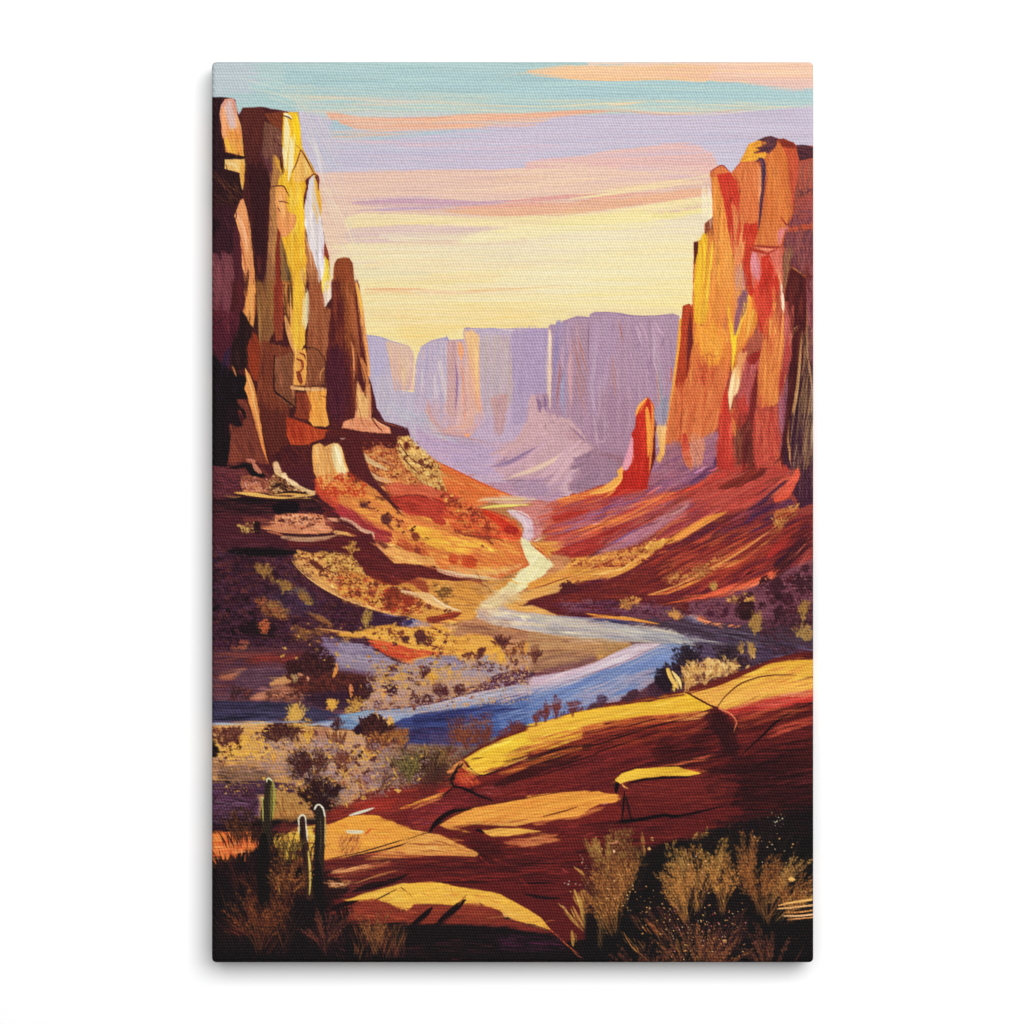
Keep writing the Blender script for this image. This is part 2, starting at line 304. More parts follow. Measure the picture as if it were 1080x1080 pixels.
ART = r"""
B 0 0 1
t 0 3
p 5c3440 215,470 870,470 870,900 215,900 f=3
p 1c1317 215,850 870,850 870,1030 215,1030 f=8
# ---------------- sky
B 0 0 1
t 0 1.6
p a6c4c2 215,60 870,60 870,130 215,130 f=3 w=0
p c0b4d0 215,118 870,118 870,200 215,200 f=3 w=0
p e3cfae 215,178 870,200 870,300 215,300 f=4 w=0
q b2c9c6 215,60 330,60 330,84 215,88 f=8 a=.6
p a2c2c4 300,70 640,78 858,84 858,108 600,106 300,100 f=5
q b9bfcc 215,60 262,60 262,100 215,100 f=14 a=.7
# cream / teal streaks
q b9c8bb 300,92 420,97 560,104 858,108 858,118 560,124 400,125 330,120 f=4 a=.75
h d8ccae/e2cba6/9fc2c6/a9c6c2/e6c8a0 60 1.4 120 1 300,92 560,100 858,106 858,114 560,122 380,124 320,112 a=.6 j=2
h a0c2c8/9abfca 22 1.6 90 1 330,90 560,104 858,108 858,113 560,118 330,108 a=.6 j=1.5
# lavender band
p bfb4cf>c0bad0 223,125 340,128 470,140 560,132 640,120 740,121 858,112 858,200 640,190 520,176 440,178 340,186 223,190 f=3 w=0 x=90
h c4b2c8/b6b4d2/c9b8cc 60 2.2 130 -1 335,135 560,126 858,120 858,160 640,168 340,182 a=.4 j=2
# orange sweep under the teal
q dfae90 345,118 380,123 440,124 500,120 560,119 610,116 640,118 600,122 540,129 500,134 450,138 400,139 360,132 f=1.3
h e3ab84/e0b094/d9b09c/e6bc94 26 1.8 80 -3 350,121 440,124 560,119 600,119 540,129 450,137 390,136 a=.7 j=2
s e2a888 3.5 560,121 600,118 650,117 700,120 760,118 800,113 a=.5
s e9d2a8 1.6 640,113 700,119 760,120 830,112 858,110 a=.5
s dfc49e 2 300,100 420,106 520,112 640,112 a=.5
s e6caa0 2.4 640,111 665,109 682,107 a=.9
s e4d0a4 1.6 575,113 640,109 690,108 a=.8
# teal pocket left and lilac bits
q 9fc0c8 352,128 380,138 440,139 500,137 440,143 400,148 352,146 f=2 a=.85
h a5bdcc/b0c2cc/c8b4c4/d8b8b8 34 1.8 80 0 345,138 440,141 520,136 500,150 440,160 345,158 a=.6 j=2
s dcb4b4 4 345,148 400,150 450,152 500,150 a=.6
h b8b0d2/c2b4cc/b0b6d4 50 2.2 100 -1 345,152 600,150 640,165 500,172 345,180 a=.5 j=2
h d4b0bc/d8b8b8 14 1.5 100 -2 380,158 560,150 640,158 560,170 400,174 a=.5 j=2
# pale mauve halo by left cliff
q b9b6cd 318,120 352,140 352,184 340,190 334,160 f=5 a=.8
h c9c4c0/d6ccb6/a9c0cc 26 1.2 60 62 300,80 345,110 362,180 345,200 326,150 a=.5 j=10
h cfd0bc 14 1.2 70 20 235,80 300,84 345,120 300,110 a=.5 j=8
# top right peach cloud
q e9bf92 555,76 600,70 700,68 858,65 858,84 800,88 740,86 700,84 650,85 600,82 f=1.5
q e8bfa0>e0b8ae 770,66 858,65 858,92 820,94 790,88 750,84 f=3
h eec49a/ecc08c/e4b49c/efcaa4 44 1.8 90 0 570,73 700,68 858,66 858,84 700,84 600,82 a=.6 j=2
p eec8b2 620,64 858,64 858,68 620,69 f=1.6 a=.8
s e6b988 3 560,79 600,82 640,84 700,84
h d6bc9c/e0c49c 12 1.2 50 -8 510,82 560,72 600,68 590,76 a=.6 j=4
s dbb6a8 5 790,88 830,89 858,86 a=.7
s a8c6c0 6 640,92 760,93 858,99 a=.6
# pink to peach
p dcb6a8>e3c6a4 223,184 340,182 440,179 520,178 600,172 640,160 690,153 730,152 748,160 757,172 757,300 223,300 f=2 w=0 x=90
q dfb2aa 560,170 640,162 690,154 728,151 748,160 755,176 740,184 690,192 640,196 560,196 f=3
h e2b4a8/e0b8a4/dcb2ac 40 2.4 90 -3 560,168 700,156 745,166 740,186 600,194 560,186 a=.5 j=3
h dfb8a4/dab4a8/e2bfaa 70 2.6 110 0 345,184 520,180 560,200 540,210 345,214 a=.45 j=2
q e4c8a8 560,176 640,176 690,186 690,196 560,196 f=5 a=.6
h e9caa2/e6c6a8/dfb898 40 2 110 -3 520,178 740,180 740,196 520,206 a=.5 j=3
# purple streaks
s be98b0 6 372,214 430,212 500,214 545,211 a=.85 d=.3 e=.3
s b79cc0 3 375,222 430,220 490,217 a=.8
s c7a4ac 3.5 380,217 440,217 510,216 540,213 a=.8
s cfa49e 3 440,222 500,219 560,216 a=.8
s c4a8bc 3 370,210 420,209 470,207 a=.7
s d99a92 4.5 530,213 570,210 610,206 650,203 a=.85
s dea48c 5 480,219 540,217 600,214 640,208 700,202 a=.85
q deb08c 470,222 540,219 600,214 640,210 690,205 740,198 742,206 700,213 640,221 600,226 540,228 500,227 f=1.6
h e2ae88/dba888/e0b594/d8a890 44 2 80 -6 480,222 600,214 742,198 740,206 640,219 540,228 a=.6 j=3
# cream with yellow streaks
q e5d2a0 372,226 440,226 500,229 600,228 640,222 740,208 752,205 752,215 640,232 560,240 430,244 372,242 f=2
h e8d896/ecdc9c/e2cfa0/e6d090 60 2 90 -5 372,228 500,230 640,222 752,206 750,214 640,230 500,240 372,242 a=.7 j=3
s ead890 3 640,201 690,195 735,187 752,185 a=.9
s e8d49a 3 600,210 660,202 720,194 a=.9
s e6d8a0 3 640,203 700,196 745,191 a=.8
h ead693/eadb9a 16 1.6 70 -7 600,206 740,186 746,192 640,206 a=.7 j=2
q d9bcae 372,242 440,238 500,238 540,242 500,250 440,256 372,258 f=3
h d4b4b4/dcc0ac/d8b8ae 34 2.2 80 0 372,242 500,239 530,246 420,256 372,256 a=.6 j=2
q e8da8e>e7dba6 520,244 640,226 700,224 752,218 752,240 700,242 640,246 560,252 480,258 f=4
q e3d3b0 640,246 700,234 752,226 752,290 690,296 640,280 560,272 580,256 f=6
h e6d8b8/e2d0ac/e9dda8/e4d6b4 70 2.4 90 -3 560,250 740,232 745,290 600,290 a=.5 j=3
q e4d2a8 372,256 480,258 600,262 640,300 372,300 f=6
h e2cca8/e8dca0/e6d8a4/dfc8aa 80 2.4 120 -1 350,256 620,256 620,300 350,300 a=.5 j=2
# lower sky
p e7d79c>e8d592 223,290 858,280 858,420 223,420 f=8 w=0 x=90
p b3a2ba 380,420 700,420 720,600 380,600 f=4 w=0
q e9dc98 640,265 750,258 750,300 700,330 620,330 600,290 f=10 a=.8
h ead88c/e6d69a/ecdc92/e4d092/e8dca4 170 2.6 130 -1 372,292 750,270 740,335 600,352 372,360 a=.5 j=2
s e0a67c 4.5 384,305 440,306 480,309 530,304 a=.75 d=.35
s e2b080 3 420,310 480,309 560,303 640,299 a=.6 d=.4
h e4b684/e6c088 20 1.8 70 0 384,302 560,300 560,310 384,312 a=.45 j=2
q ddd2a8 384,286 450,285 445,294 384,296 f=4 a=.7
q e9cb7e 420,330 480,325 560,330 560,350 500,346 470,352 440,370 f=6 a=.5
h e8cc80/ebc87a/eccf88 40 2.2 70 -4 400,325 600,315 600,335 500,345 440,360 384,350 a=.45 j=4
h e7b890 8 2 40 8 384,304 450,330 440,345 384,340 a=.25 j=10
q e4cfa0 640,322 700,325 716,328 716,333 600,334 f=4 a=.6
# soft arcs near left cliff
l e9dcb4 1.4 340,196 362,230 376,268 384,305 a=.5
l e6d4ae 1.4 345,210 368,245 380,290 a=.4
h e2ccaa/e6d4b0/dcc0a8 40 1.6 60 66 330,190 350,200 388,330 384,345 365,260 a=.35 j=6
s e8deb4 6 742,195 746,215 748,235 a=.5
# ---------------- sky, soft passes
B 0 0 1
t 0 2
h e6dcb4/e8deb8/ead9a0/e4d4b0 90 5 150 -1 400,246 740,232 742,300 560,310 400,290 a=.3 j=2
h e8dcac/e9e0b4/e8d89c 70 5 150 -1 560,250 738,240 728,310 640,320 520,300 a=.35 j=2
h e8cf9a/e6c898/e9d8a4/e8dca8 60 3 130 -2 384,262 560,262 560,330 384,350 a=.35 j=2
h dfb8a2/e2bca6/d9b2aa/e6c4a4 70 3 150 -2 340,184 560,180 740,176 740,200 540,208 345,212 a=.4 j=2
h bdb0cc/c4b8d0/b4b2d0/c8b6c6 70 3 140 -2 335,140 560,130 858,122 858,160 640,166 345,180 a=.4 j=2
h a8c4c4/9cbec4/b4ccc4/a0c0bc 70 3 140 0 300,70 560,74 640,90 858,92 858,108 560,104 300,100 a=.4 j=2
h e0aa8c/dcb098/e4b894/cfb8a8/b8bcc4 40 2 90 -2 340,122 480,126 600,118 560,134 420,142 352,146 a=.6 j=3
h c8c0bc/bcc4bc/d8c8ac 26 1.6 90 2 300,98 440,104 560,112 400,122 320,118 a=.6 j=3
h dcb4ac/e0bcaa/c8b4c0 26 2.4 90 4 680,150 760,165 740,190 640,190 a=.35 j=5
h d8c4b8/ccc0c4/e0ccb0 26 1.4 70 66 305,90 330,100 370,200 384,300 360,260 330,160 a=.35 j=8
s efe6c4 5 741,198 743,215 742,235 a=.6
s efe0c0 4 747,196 750,215 749,232 a=.6
# faint vertical light at both borders of the rock towers
h dcd4c8/d4ccd0 12 1.5 50 80 320,118 334,150 346,200 340,190 a=.35 j=6
# ---------------- horizon glow
B 0 0 1
h e8deb8/eae0b0/e6d8b4/ecdc9c 80 4 120 -1 410,250 735,240 728,322 600,326 480,320 400,300 a=.32 j=2
h e8d4a0/ecd894 30 3 90 -2 400,325 600,322 600,344 450,350 a=.35 j=3
# ---------------- far mesas
B 370 300 4.909
t 90 1.5
p b3a6c4>bcaec0 70,262 125,266 165,272 200,290 215,360 230,545 330,560 340,900 150,760 100,560 60,400 x=90
h aaa2cc/b0a6ca 20 12 120 88 80,270 170,280 200,480 100,470 a=.55 j=3
h b6b2b0/b0a8c0 18 10 150 84 90,460 230,480 240,700 140,680 a=.5 j=5
p d3b39e>d0a69c 180,295 240,300 300,318 320,350 330,390 330,550 225,548 205,420 x=90
h dcc08e/d8ae9a/ceb29e/d0a498 26 10 120 88 195,300 300,320 325,540 225,540 a=.6 j=3
s e0c084 9 330,380 328,450 324,560 a=.9
p b7a6bc>b9a4bc 345,370 365,322 420,295 490,275 495,265 510,290 590,285 590,230 640,226 1030,228 1080,232 1080,900 600,1000 330,640 330,450 x=90
h a99cc2/c4acb8/bcaabc/d0b0a8/b4a2c2 46 12 150 88 350,350 500,290 490,560 340,600 a=.6 j=4
l 9a8cbe 6 362,325 420,293 490,278 510,290 590,284
l 9080b8 7 588,284 590,230 640,228 a=.9
l 9888be 6 640,230 800,232 1030,230 a=.9
s e8c8bc 6 740,225 820,236 910,243 a=.8
# warm columns
h cc9c98/d2a49a/c89a98/bca0b0 26 14 170 89 500,290 600,290 590,760 480,760 a=.7 j=3
s e3a064 26 562,295 566,340 568,380 a=.9 z=.3
s df9f70 16 575,330 568,420 560,500 a=.6
s 8f6f9e 14 542,400 550,500 545,600 542,700 a=.75
s a68aa0 10 500,330 502,430 496,520 a=.7
q d8ae98 590,250 640,250 660,300 668,500 680,680 640,740 560,760 570,560 600,380 f=4
q e4bc80 598,252 640,250 662,300 662,520 655,660 640,560 636,420 610,330 f=2
s e9c070 24 640,300 650,450 652,600 658,650 a=.9 d=.15
s dcae98 26 622,300 624,450 610,600 a=.8
q c8a0a0 395,620 440,580 460,640 450,700 490,690 480,740 420,760 385,700 f=3 a=.55
q cfa09e 470,640 560,560 690,600 700,680 640,760 450,780 500,740 480,690 f=5 a=.5
s deaa90 12 400,640 410,720 440,760 a=.7
s d9a58c 18 440,760 520,745 620,720 680,640 a=.6
q bca29c 700,290 830,290 850,420 860,600 790,640 700,600 680,400 f=5
h b59cb0/c4ac98/baa0b0/b8a49c 34 12 160 89 680,260 850,260 860,640 700,620 a=.55 j=3
q bc9a98 730,600 810,580 820,640 790,780 760,760 f=4
h c8a096/b698a4/c6a690 14 10 100 92 730,600 820,590 800,770 750,740 a=.6 j=5
q ae98b8>b29ab6 830,262 1010,258 1020,560 920,560 900,760 820,800 840,500 f=6
h a890bc/b49cbc/ae94b4 36 12 170 89 840,250 1015,250 1015,560 860,600 a=.5 j=3
p b8a0bc 650,700 900,560 920,800 860,900 600,830 f=8 a=.8
l c78f80 5 400,770 560,780 740,825 a=.6
s e49a70 22 590,775 605,780 618,778
# bright thin column
s e3c0a0 26 1032,235 1035,300 1025,380 1018,520 1022,640 a=.95 d=.05 e=.3
s eec8a0 18 1030,250 1028,350
q 8f6c8c 960,540 1000,535 1012,560 1015,650 985,670 965,620 f=2
s c08c94 10 985,560 990,620 988,660
# apron of the mesa
B 370 300 4.909
p c5a0ac>c0a0b8 920,560 960,600 980,680 1080,680 1080,1080 800,1080 600,1000 430,900 300,760 420,790 700,830 900,790 925,720 f=4 x=120
q b79cbc 300,720 420,790 700,830 760,860 730,940 800,1010 640,990 500,930 380,850 f=6
h b298c0/b8a0bc/ae96c2/bea4b4 60 9 160 14 300,740 700,830 760,900 720,1000 500,940 380,850 a=.5 j=8
h b0989c/9c88a0 8 6 160 8 480,790 740,815 740,840 520,820 a=.5 j=3
s d0a09a 60 940,570 935,650 925,740 880,800 820,850 a=.8 d=.1
s cfa0a0 50 980,740 920,790 820,860 760,890 a=.8 d=.1
s 9c80a4 26 990,820 900,880 800,910 720,950 a=.85 d=.2 e=.1
s a98cae 16 960,860 860,920 740,970 a=.7
s c8a0b0 30 1060,830 960,900 850,960 720,1000 a=.8 d=.2
s d8b09c 34 1080,880 1020,930 900,975 780,1012 a=.9 d=.15 e=.4
s d8b8a0 14 1080,915 1000,945 880,985 800,1010 a=.8
q b9a0b8 500,1000 780,1010 800,1080 760,1080 f=5
q a88a9c 820,1015 960,1018 950,1080 840,1080 f=4
h a994b8/c4a4b0/b89cb4 30 7 140 -28 760,880 1080,760 1080,1000 800,1060 a=.5 j=6
B 560 300 4.909
t 90 1.6
p a98aa4>a88494 100,205 160,212 165,188 240,165 300,168 330,140 470,150 560,165 640,165 740,150 770,165 765,380 700,740 640,860 540,900 500,960 480,1080 0,1080 0,700 30,560 85,560 90,220 x=90 f=.8
p ab94bc>a990b0 0,228 88,228 82,560 40,560 0,620 f=1
q c6a0a6>c4a0aa 0,680 90,660 190,700 240,740 290,830 330,870 280,940 200,1040 230,1080 0,1080 f=4
s e9c8a4 30 96,235 98,300 90,400 92,520 96,650 a=.9 d=.05 e=.3
s f2d8b4 18 100,240 98,300 94,350
q 9886ae 110,215 200,200 200,300 180,420 150,520 130,640 112,560 110,400 f=3
h 9482b4/a08cae/a890a8 20 10 160 92 105,215 205,205 180,480 115,600 a=.6 j=3
s 9a5a50 9 160,370 152,470 138,580 134,650 a=.7
s 8e5c64 7 165,350 155,420 a=.7
s a094b8 40 195,400 180,500 168,600 170,700 a=.85 d=.1
s c79898 34 210,280 205,400 205,560 205,700 a=.8 d=.1
s a07068 8 205,220 215,300 205,400 a=.6
q a8848c 225,200 290,250 300,420 290,560 260,700 230,600 225,400 f=4
s b5766a 9 238,240 255,310 285,380 a=.8
s b3735a 8 225,330 250,420 275,500 290,600 a=.8
s b67c6c 10 235,430 262,520 285,640 a=.7
s 8e6670 6 292,180 290,280 292,380 a=.8
s ae84a0 40 262,560 270,660 290,760 300,800 a=.5
q ad94b4 310,200 420,195 430,300 420,450 350,600 330,780 310,700 300,400 f=5
h a88cb0/b298ae/a688a8/b49aac 50 14 180 90 305,170 460,160 440,420 330,700 a=.5 j=3
s ab6c64 7 455,175 465,240 480,290 490,330 a=.6
s b07e82 26 400,380 410,480 420,580 a=.4
h b07c78 8 5 150 90 400,250 500,250 500,600 410,620 a=.4 j=3
q a98aa4 500,205 750,205 750,420 720,600 640,560 520,560 480,300 f=6
h a283a4/ae8ca0/9c7c9c/b090a8 70 13 180 86 480,180 760,170 740,500 560,580 480,500 a=.5 j=5
s c0a0b0 22 545,210 565,260 580,320 a=.7
s bc9cae 18 560,195 590,240 600,290 a=.6
s bd98b0 30 620,190 645,240 655,330 660,420 a=.7
s c2a2b2 12 640,200 680,260 700,280 a=.8
s b898a8 12 700,290 690,320 675,345 a=.8
s c4a0a8 8 690,310 684,350 a=.8
s b7a0a8 24 655,340 668,440 680,560 690,650 a=.7
s 8c9098 8 670,400 680,520 690,640 a=.7
s c07858 6 655,440 668,560 680,680 a=.8
s b97060 5 700,440 705,520 690,600 a=.7
s 8e8294 30 650,580 672,650 690,720 a=.7
s c2624a 9 722,435 728,480 714,520 a=.8
s 8d6ea8 8 740,390 728,470 a=.7
s a07ca0 10 640,168 690,160 735,158 a=.8
s ab90b4 8 330,148 430,155 540,168 640,172 a=.8
q 9f7c90 340,640 380,560 520,580 560,640 530,740 520,900 440,960 330,900 f=8
h a0788c/a87e94/96748a/ae88a0 60 16 200 88 340,560 560,560 540,880 360,880 a=.5 j=4
p 986f80 330,880 470,870 500,960 430,1010 320,1070 200,1060 200,1040 f=3
h 9c7488/8f687c 20 10 150 140 330,880 480,880 430,1010 260,1060 a=.6 j=8
p 9a7080 160,760 220,740 290,830 260,850 f=3
p 9c7284 200,950 250,900 330,860 340,880 290,930 f=2
s ceaab0 34 290,830 230,890 150,920 60,950 a=.8 d=.1
s b08c9c 20 130,780 190,750 230,740 a=.8
h c8a4ae/d0a8ac/c09ca8/caa6b4 60 12 180 -24 0,720 180,720 290,850 200,940 0,980 a=.5 j=8
s dbb6a4 26 210,905 120,920 50,950 -20,985 a=.9
s dcc0a8 14 180,900 100,930 20,970 a=.8
h c8a4b4/be98aa 26 14 120 -30 0,980 200,940 320,920 200,1050 0,1080 a=.5 j=8
# ---------------- left cliffs
B 220 100 5.4
t 88 4
p 4a1e24 0,0 18,15 75,12 140,20 152,30 170,112 178,100 195,75 300,68 440,95 510,100 532,300 620,460 640,700 665,850 690,1000 700,1120 0,1120
p 2e161d 0,0 18,15 78,18 62,100 62,200 80,260 90,340 205,350 208,380 100,380 90,420 170,450 195,570 150,640 60,700 0,720 f=.4
h 40202a/26121a/3a1a22 22 14 120 88 10,20 70,30 85,340 80,420 18,420 a=.6
p d89c88>d9a040 95,22 140,20 153,40 165,110 190,200 202,352 100,325 75,200 64,110 70,60 x=90 f=.4
q dfbab0 95,70 120,40 140,90 150,180 130,200 105,150 f=2
q dc9a68 70,90 90,90 110,200 100,260 80,230 f=2
h e0a23c/d68c40/e6b84c/d97c3c 24 12 110 84 80,200 185,180 198,345 102,322 a=.7 j=5
s e3b040 26 95,240 110,290 130,325 a=.8
l 2a141a 13 88,338 140,352 208,358 a=1 e=.8 z=.8
p e0b668 92,366 206,366 210,480 208,560 185,530 176,445 92,420 f=.4
s d9a040 30 190,370 196,460 200,545 a=.8 d=.1
s e6c888 18 100,385 150,400 170,430 a=.8
p 33171c 18,428 95,432 172,452 196,572 150,640 90,690 20,680 f=.4
h 4c2620/5c3426/2a1218 24 7 90 50 20,440 175,455 190,575 150,640 20,680 a=.7 j=20
l 7a4a30 4 82,475 120,520 180,560 215,610 a=.8
l 744230 4 90,510 130,570 190,610 a=.8
l 6c3c2c 4 24,560 80,600 150,625 a=.8
l 6c3c2c 3.5 24,590 90,625 160,630 a=.7
l 7a4830 3 24,605 80,640 130,660 a=.6
q 3d1a25 18,660 150,640 185,780 180,900 18,900 f=3
h 4e2430/5a2a30/2e1620 26 9 120 75 20,640 150,650 175,780 180,900 20,900 a=.5 j=8
q 281219 0,650 50,720 40,790 0,830 f=4
p 6b3342>7d4652 0,905 60,900 130,905 150,980 160,1120 0,1120 f=3 x=90
h 7c4650/86505a/6c3844 20 16 120 88 20,910 140,910 150,1080 20,1080 a=.5
q 542230 150,760 190,800 200,1100 150,1100 140,900 f=4
p d8955c>d9975c 180,600 200,590 232,690 240,790 252,880 272,1120 205,1120 178,790 145,690 165,645 f=.5
h e0a878/cc7a4a/dd9c60 18 12 120 82 165,640 225,690 265,1080 210,1080 a=.6
s e2ae84 24 165,680 200,780 222,900 a=.7
s b0603e 10 180,790 205,950 215,1080 a=.8
s e09c60 9 190,600 215,650 238,695 a=.9
p 5c2826>3c171f 178,105 195,75 300,68 330,110 312,200 302,330 370,420 352,560 345,760 300,1120 272,1120 252,880 238,740 215,640 192,575 212,400 205,340 192,190 x=90
h 6c302c/4a1f22/5a2626/34141a 46 14 170 89 190,80 310,80 300,330 360,430 340,760 280,1080 230,660 a=.5
q 36151b 225,420 350,420 352,560 340,800 300,900 262,860 230,640 f=6 a=.8
p 7c3c2c 320,105 445,92 455,112 432,130 425,272 400,230 330,130 f=.5
h 8c4a34/6c2e26 16 12 80 40 330,105 440,100 425,240 a=.6 j=12
p 74493c>6e3f44 318,150 400,190 426,215 425,290 415,430 360,470 305,340 312,210 x=90 f=.6
h 80564a/6a3c3c/7a4a4a 26 12 110 84 318,160 420,220 410,420 360,460 310,340 a=.5
l 4e2824 7 370,250 400,285 420,295
h 4e2824/9a7060 7 4 50 35 370,180 425,200 420,300 370,260 a=.8 j=15
q 5e303a 300,330 345,380 372,425 352,500 f=3
p a87a42>90644a 370,335 405,380 432,450 402,480 392,700 402,790 382,900 376,1120 320,1120 345,760 350,560 362,450 x=90 f=.6
h b88848/9c6c46/8a5a3e/a87850 36 12 150 90 370,340 420,440 395,700 380,1070 325,1070 350,560 a=.6
s c89834 22 380,345 400,400 420,450 a=.9
p e0b42c>e0a82c 425,105 455,96 510,98 532,300 575,380 620,460 560,480 548,600 552,760 590,1120 480,1120 438,920 400,780 390,620 400,480 432,440 420,300 f=.4
h e8c440/dca428/ecd060/e6b430 60 16 170 89 430,110 510,105 540,320 560,470 545,600 560,1070 490,1070 440,900 400,480 a=.5
s e8dca4 34 440,110 446,220 436,330 440,430 a=.9 d=.15
s e9e0b4 26 470,240 470,330 462,440 452,500 a=.85 d=.2
s e6d890 14 490,200 485,300 480,420 a=.7
s e9e2c0 20 432,105 460,125 475,135 a=.9
s ecc418 40 490,110 505,200 508,290 a=.8 d=.1
q dc9c50>dc9458 382,532 420,522 445,560 450,660 500,690 485,760 430,812 398,770 388,700 f=.7 x=90
s e2ac6c 34 405,560 415,640 430,720 a=.6
s d68c50 18 395,620 400,700 420,790 a=.7
q dfae58 528,318 560,380 602,450 552,486 500,500 482,460 f=1
s e6c470 24 540,360 560,420 545,470 a=.7
s e6c060 30 500,500 510,560 490,640 a=.6
s ecc230 40 520,520 520,700 520,860 a=.6
s e2ac2c 44 490,800 500,950 520,1080 a=.6
p 8c2e28 395,760 410,790 402,900 418,1120 376,1120 382,900 f=.7
p 8a6840 408,790 440,900 470,1040 490,1120 420,1120 404,900 f=1
h 5a4030/9a7040/6c5038 12 8 110 84 412,830 470,1040 480,1080 420,1080 a=.7
q 544438 450,1010 470,1040 485,1120 440,1120 f=2
p d8cac8>dcd2d4 575,482 600,458 622,540 640,700 660,830 690,990 692,1120 640,1120 600,980 572,870 550,740 545,640 562,540 f=.4 x=90
s dfae3c 26 605,470 622,560 636,650 634,700 a=.95 d=.1
s e2b650 20 590,600 610,680 620,740 a=.8
s e0c080 14 596,520 600,600 614,700 a=.6
s e2d6cc 26 570,620 585,760 620,900 a=.6
s cfc2cc 16 640,800 650,920 668,1020 a=.7
p a56c44>b07a50 545,740 575,870 640,1060 650,1120 560,1120 550,920 x=90 f=.6
s d8a870 9 552,800 575,900 590,1000 a=.8
s c8885c 10 585,880 600,960 620,1060 a=.8
q dcae60 520,1000 540,1010 550,1060 545,1100 520,1080 f=2
p 8e3a30 660,835 678,880 690,960 692,1000 676,940 654,930
p e0c22c 662,915 684,950 692,1060 690,1120 648,1120 656,990 f=.5
l 641f26 6 524,312 500,390 474,445 a=.95
l 641f26 7 526,312 560,370 600,450 a=.95
l 701f26 10 600,450 575,470 556,490 562,530 546,580 542,650 a=.95
l 782a2a 10 598,448 624,470 624,545 a=.95
l 5c2024 6 350,528 380,520 425,520 445,550 462,582
l 5c2024 5 398,606 430,610 462,620
l 5c2024 5 390,640 400,655 410,668
l 4c1c20 8 408,350 412,400 426,450
l 4c1c20 7 425,118 455,128 474,142
l 5c2024 7 320,88 400,90 455,102
l 8a5a30 5 495,285 510,295 520,315 a=.6
p 8c4a2c>883f2c 715,960 735,932 770,925 802,928 822,960 836,1120 703,1120 x=90
h 9a5432/7a3826/a0603c 16 12 110 89 720,940 815,940 830,1080 708,1080 a=.5
l a87050 6 735,935 770,928 800,930 a=.7
B 220 300 4.909
t 88 4
p 4c1d22 0,0 640,0 768,0 790,120 815,260 830,480 870,640 910,710 1030,745 1045,790 980,880 980,1100 0,1100 f=.5
p 4c1d22 0,0 640,0 640,200 0,200
p 7a3f4e>6c3444 0,-5 120,-5 120,90 100,138 60,140 0,125 f=2 x=90
h 844a58/6c3444/7a4450 16 14 90 88 15,0 115,0 100,130 20,120 a=.5
s 54202a 60 155,-10 160,100 150,200 a=.8 d=.1
p 5c2030>4e1c2e 0,130 110,140 180,150 200,180 120,330 60,392 18,345 0,330 f=2 x=90
h 6c2c3a/481828/5a2434 24 12 120 85 20,140 190,160 110,330 30,330 a=.5
l 2c1418 6 18,215 50,195 90,165
q 3a2040 20,335 60,395 110,340 130,330 90,430 50,440 f=4 a=.8
p 1b1116 0,335 22,350 62,405 118,445 195,478 202,590 145,600 150,700 108,720 112,830 100,940 50,960 0,960 f=1.2
h 2c1a2c/140c10/2a1620 20 12 100 88 18,350 190,480 110,700 100,940 20,950 a=.5
s 2c2244 14 100,330 80,400 60,480 a=.6
q 2c1619 178,140 232,240 210,400 150,450 122,440 118,330 150,230 f=2
h 3c1e1e/241015/4e2a24 18 9 120 86 160,160 230,240 200,440 125,430 a=.6
p da964e>dc9850 205,-5 246,-5 240,120 233,225 215,205 178,140 195,60
s e4a860 14 220,0 222,80 222,170 a=.7
s b8743c 9 238,40 238,130 236,200 a=.8
s c08050 10 120,420 130,440 145,480 a=.8
p 7c4a34 250,120 290,300 300,420 240,600 270,500 262,400 f=3
p 8e6238>86583c 246,-5 345,-5 340,240 310,300 270,290 248,120 f=1 x=90
h a07440/7c5636/8e6a3a/6e4a30 34 10 150 90 250,0 340,0 330,260 270,280 a=.6
s 9a8048 8 262,60 264,250 268,470 a=.7
s 302018 8 248,170 244,230 250,260 a=.9
s 3a2418 5 238,190 236,240 a=.9
q 8c3624 232,245 262,290 270,360 262,480 240,500 205,430 205,310 f=1.5
h 9c4028/7a2c22 12 9 110 86 215,290 260,300 255,480 215,430 a=.6
p 8a2e28>8e4432 340,-5 382,-5 388,120 382,290 345,300 332,200 f=1.5 x=90
p 7a3a2c>6c2e28 270,290 440,330 445,520 420,660 405,830 330,900 270,760 240,600 262,450 f=2 x=90
h 8a4a34/6a2c26/7c3a2e/5e2624/8c4838 70 12 140 87 265,290 440,320 430,560 400,700 320,880 250,620 a=.5
p 84503e>7c4638 340,380 440,350 452,560 462,630 420,640 340,560 f=1.5
h 92604a/74402e/8a5844 28 12 110 86 340,380 440,360 450,600 345,550 a=.5
l 2a1214 6 340,365 338,460 342,552 390,590 455,640 a=.95 e=.7
l 2a1214 8 345,552 400,600 460,642 a=.8
q 2e1618 450,575 475,600 470,625 455,640 448,610 f=1
p b0703c 380,-5 440,-5 440,230 425,300 405,200 385,100 f=1.5
h 3c2418/d89c50/8c5c38/e0ac60 22 8 150 90 380,0 440,0 435,250 400,200 a=.8
l 2e1c16 9 392,0 396,90 406,195 a=.9
l 38241a 8 428,0 432,70 434,130 a=.9
s e0a860 26 395,160 420,260 450,350 480,400 a=.9 d=.1
p e2b434>dfae40 440,-5 498,-5 502,200 500,305 475,350 445,340 425,240 436,120 f=.8 x=90
h e8c450/dca42c/e4bc3c 22 12 150 89 442,0 498,0 498,300 450,320 a=.6
s e2d8a8 26 508,20 512,120 500,240 a=.95 d=.05
s dccca0 12 492,60 490,160 480,260 a=.8
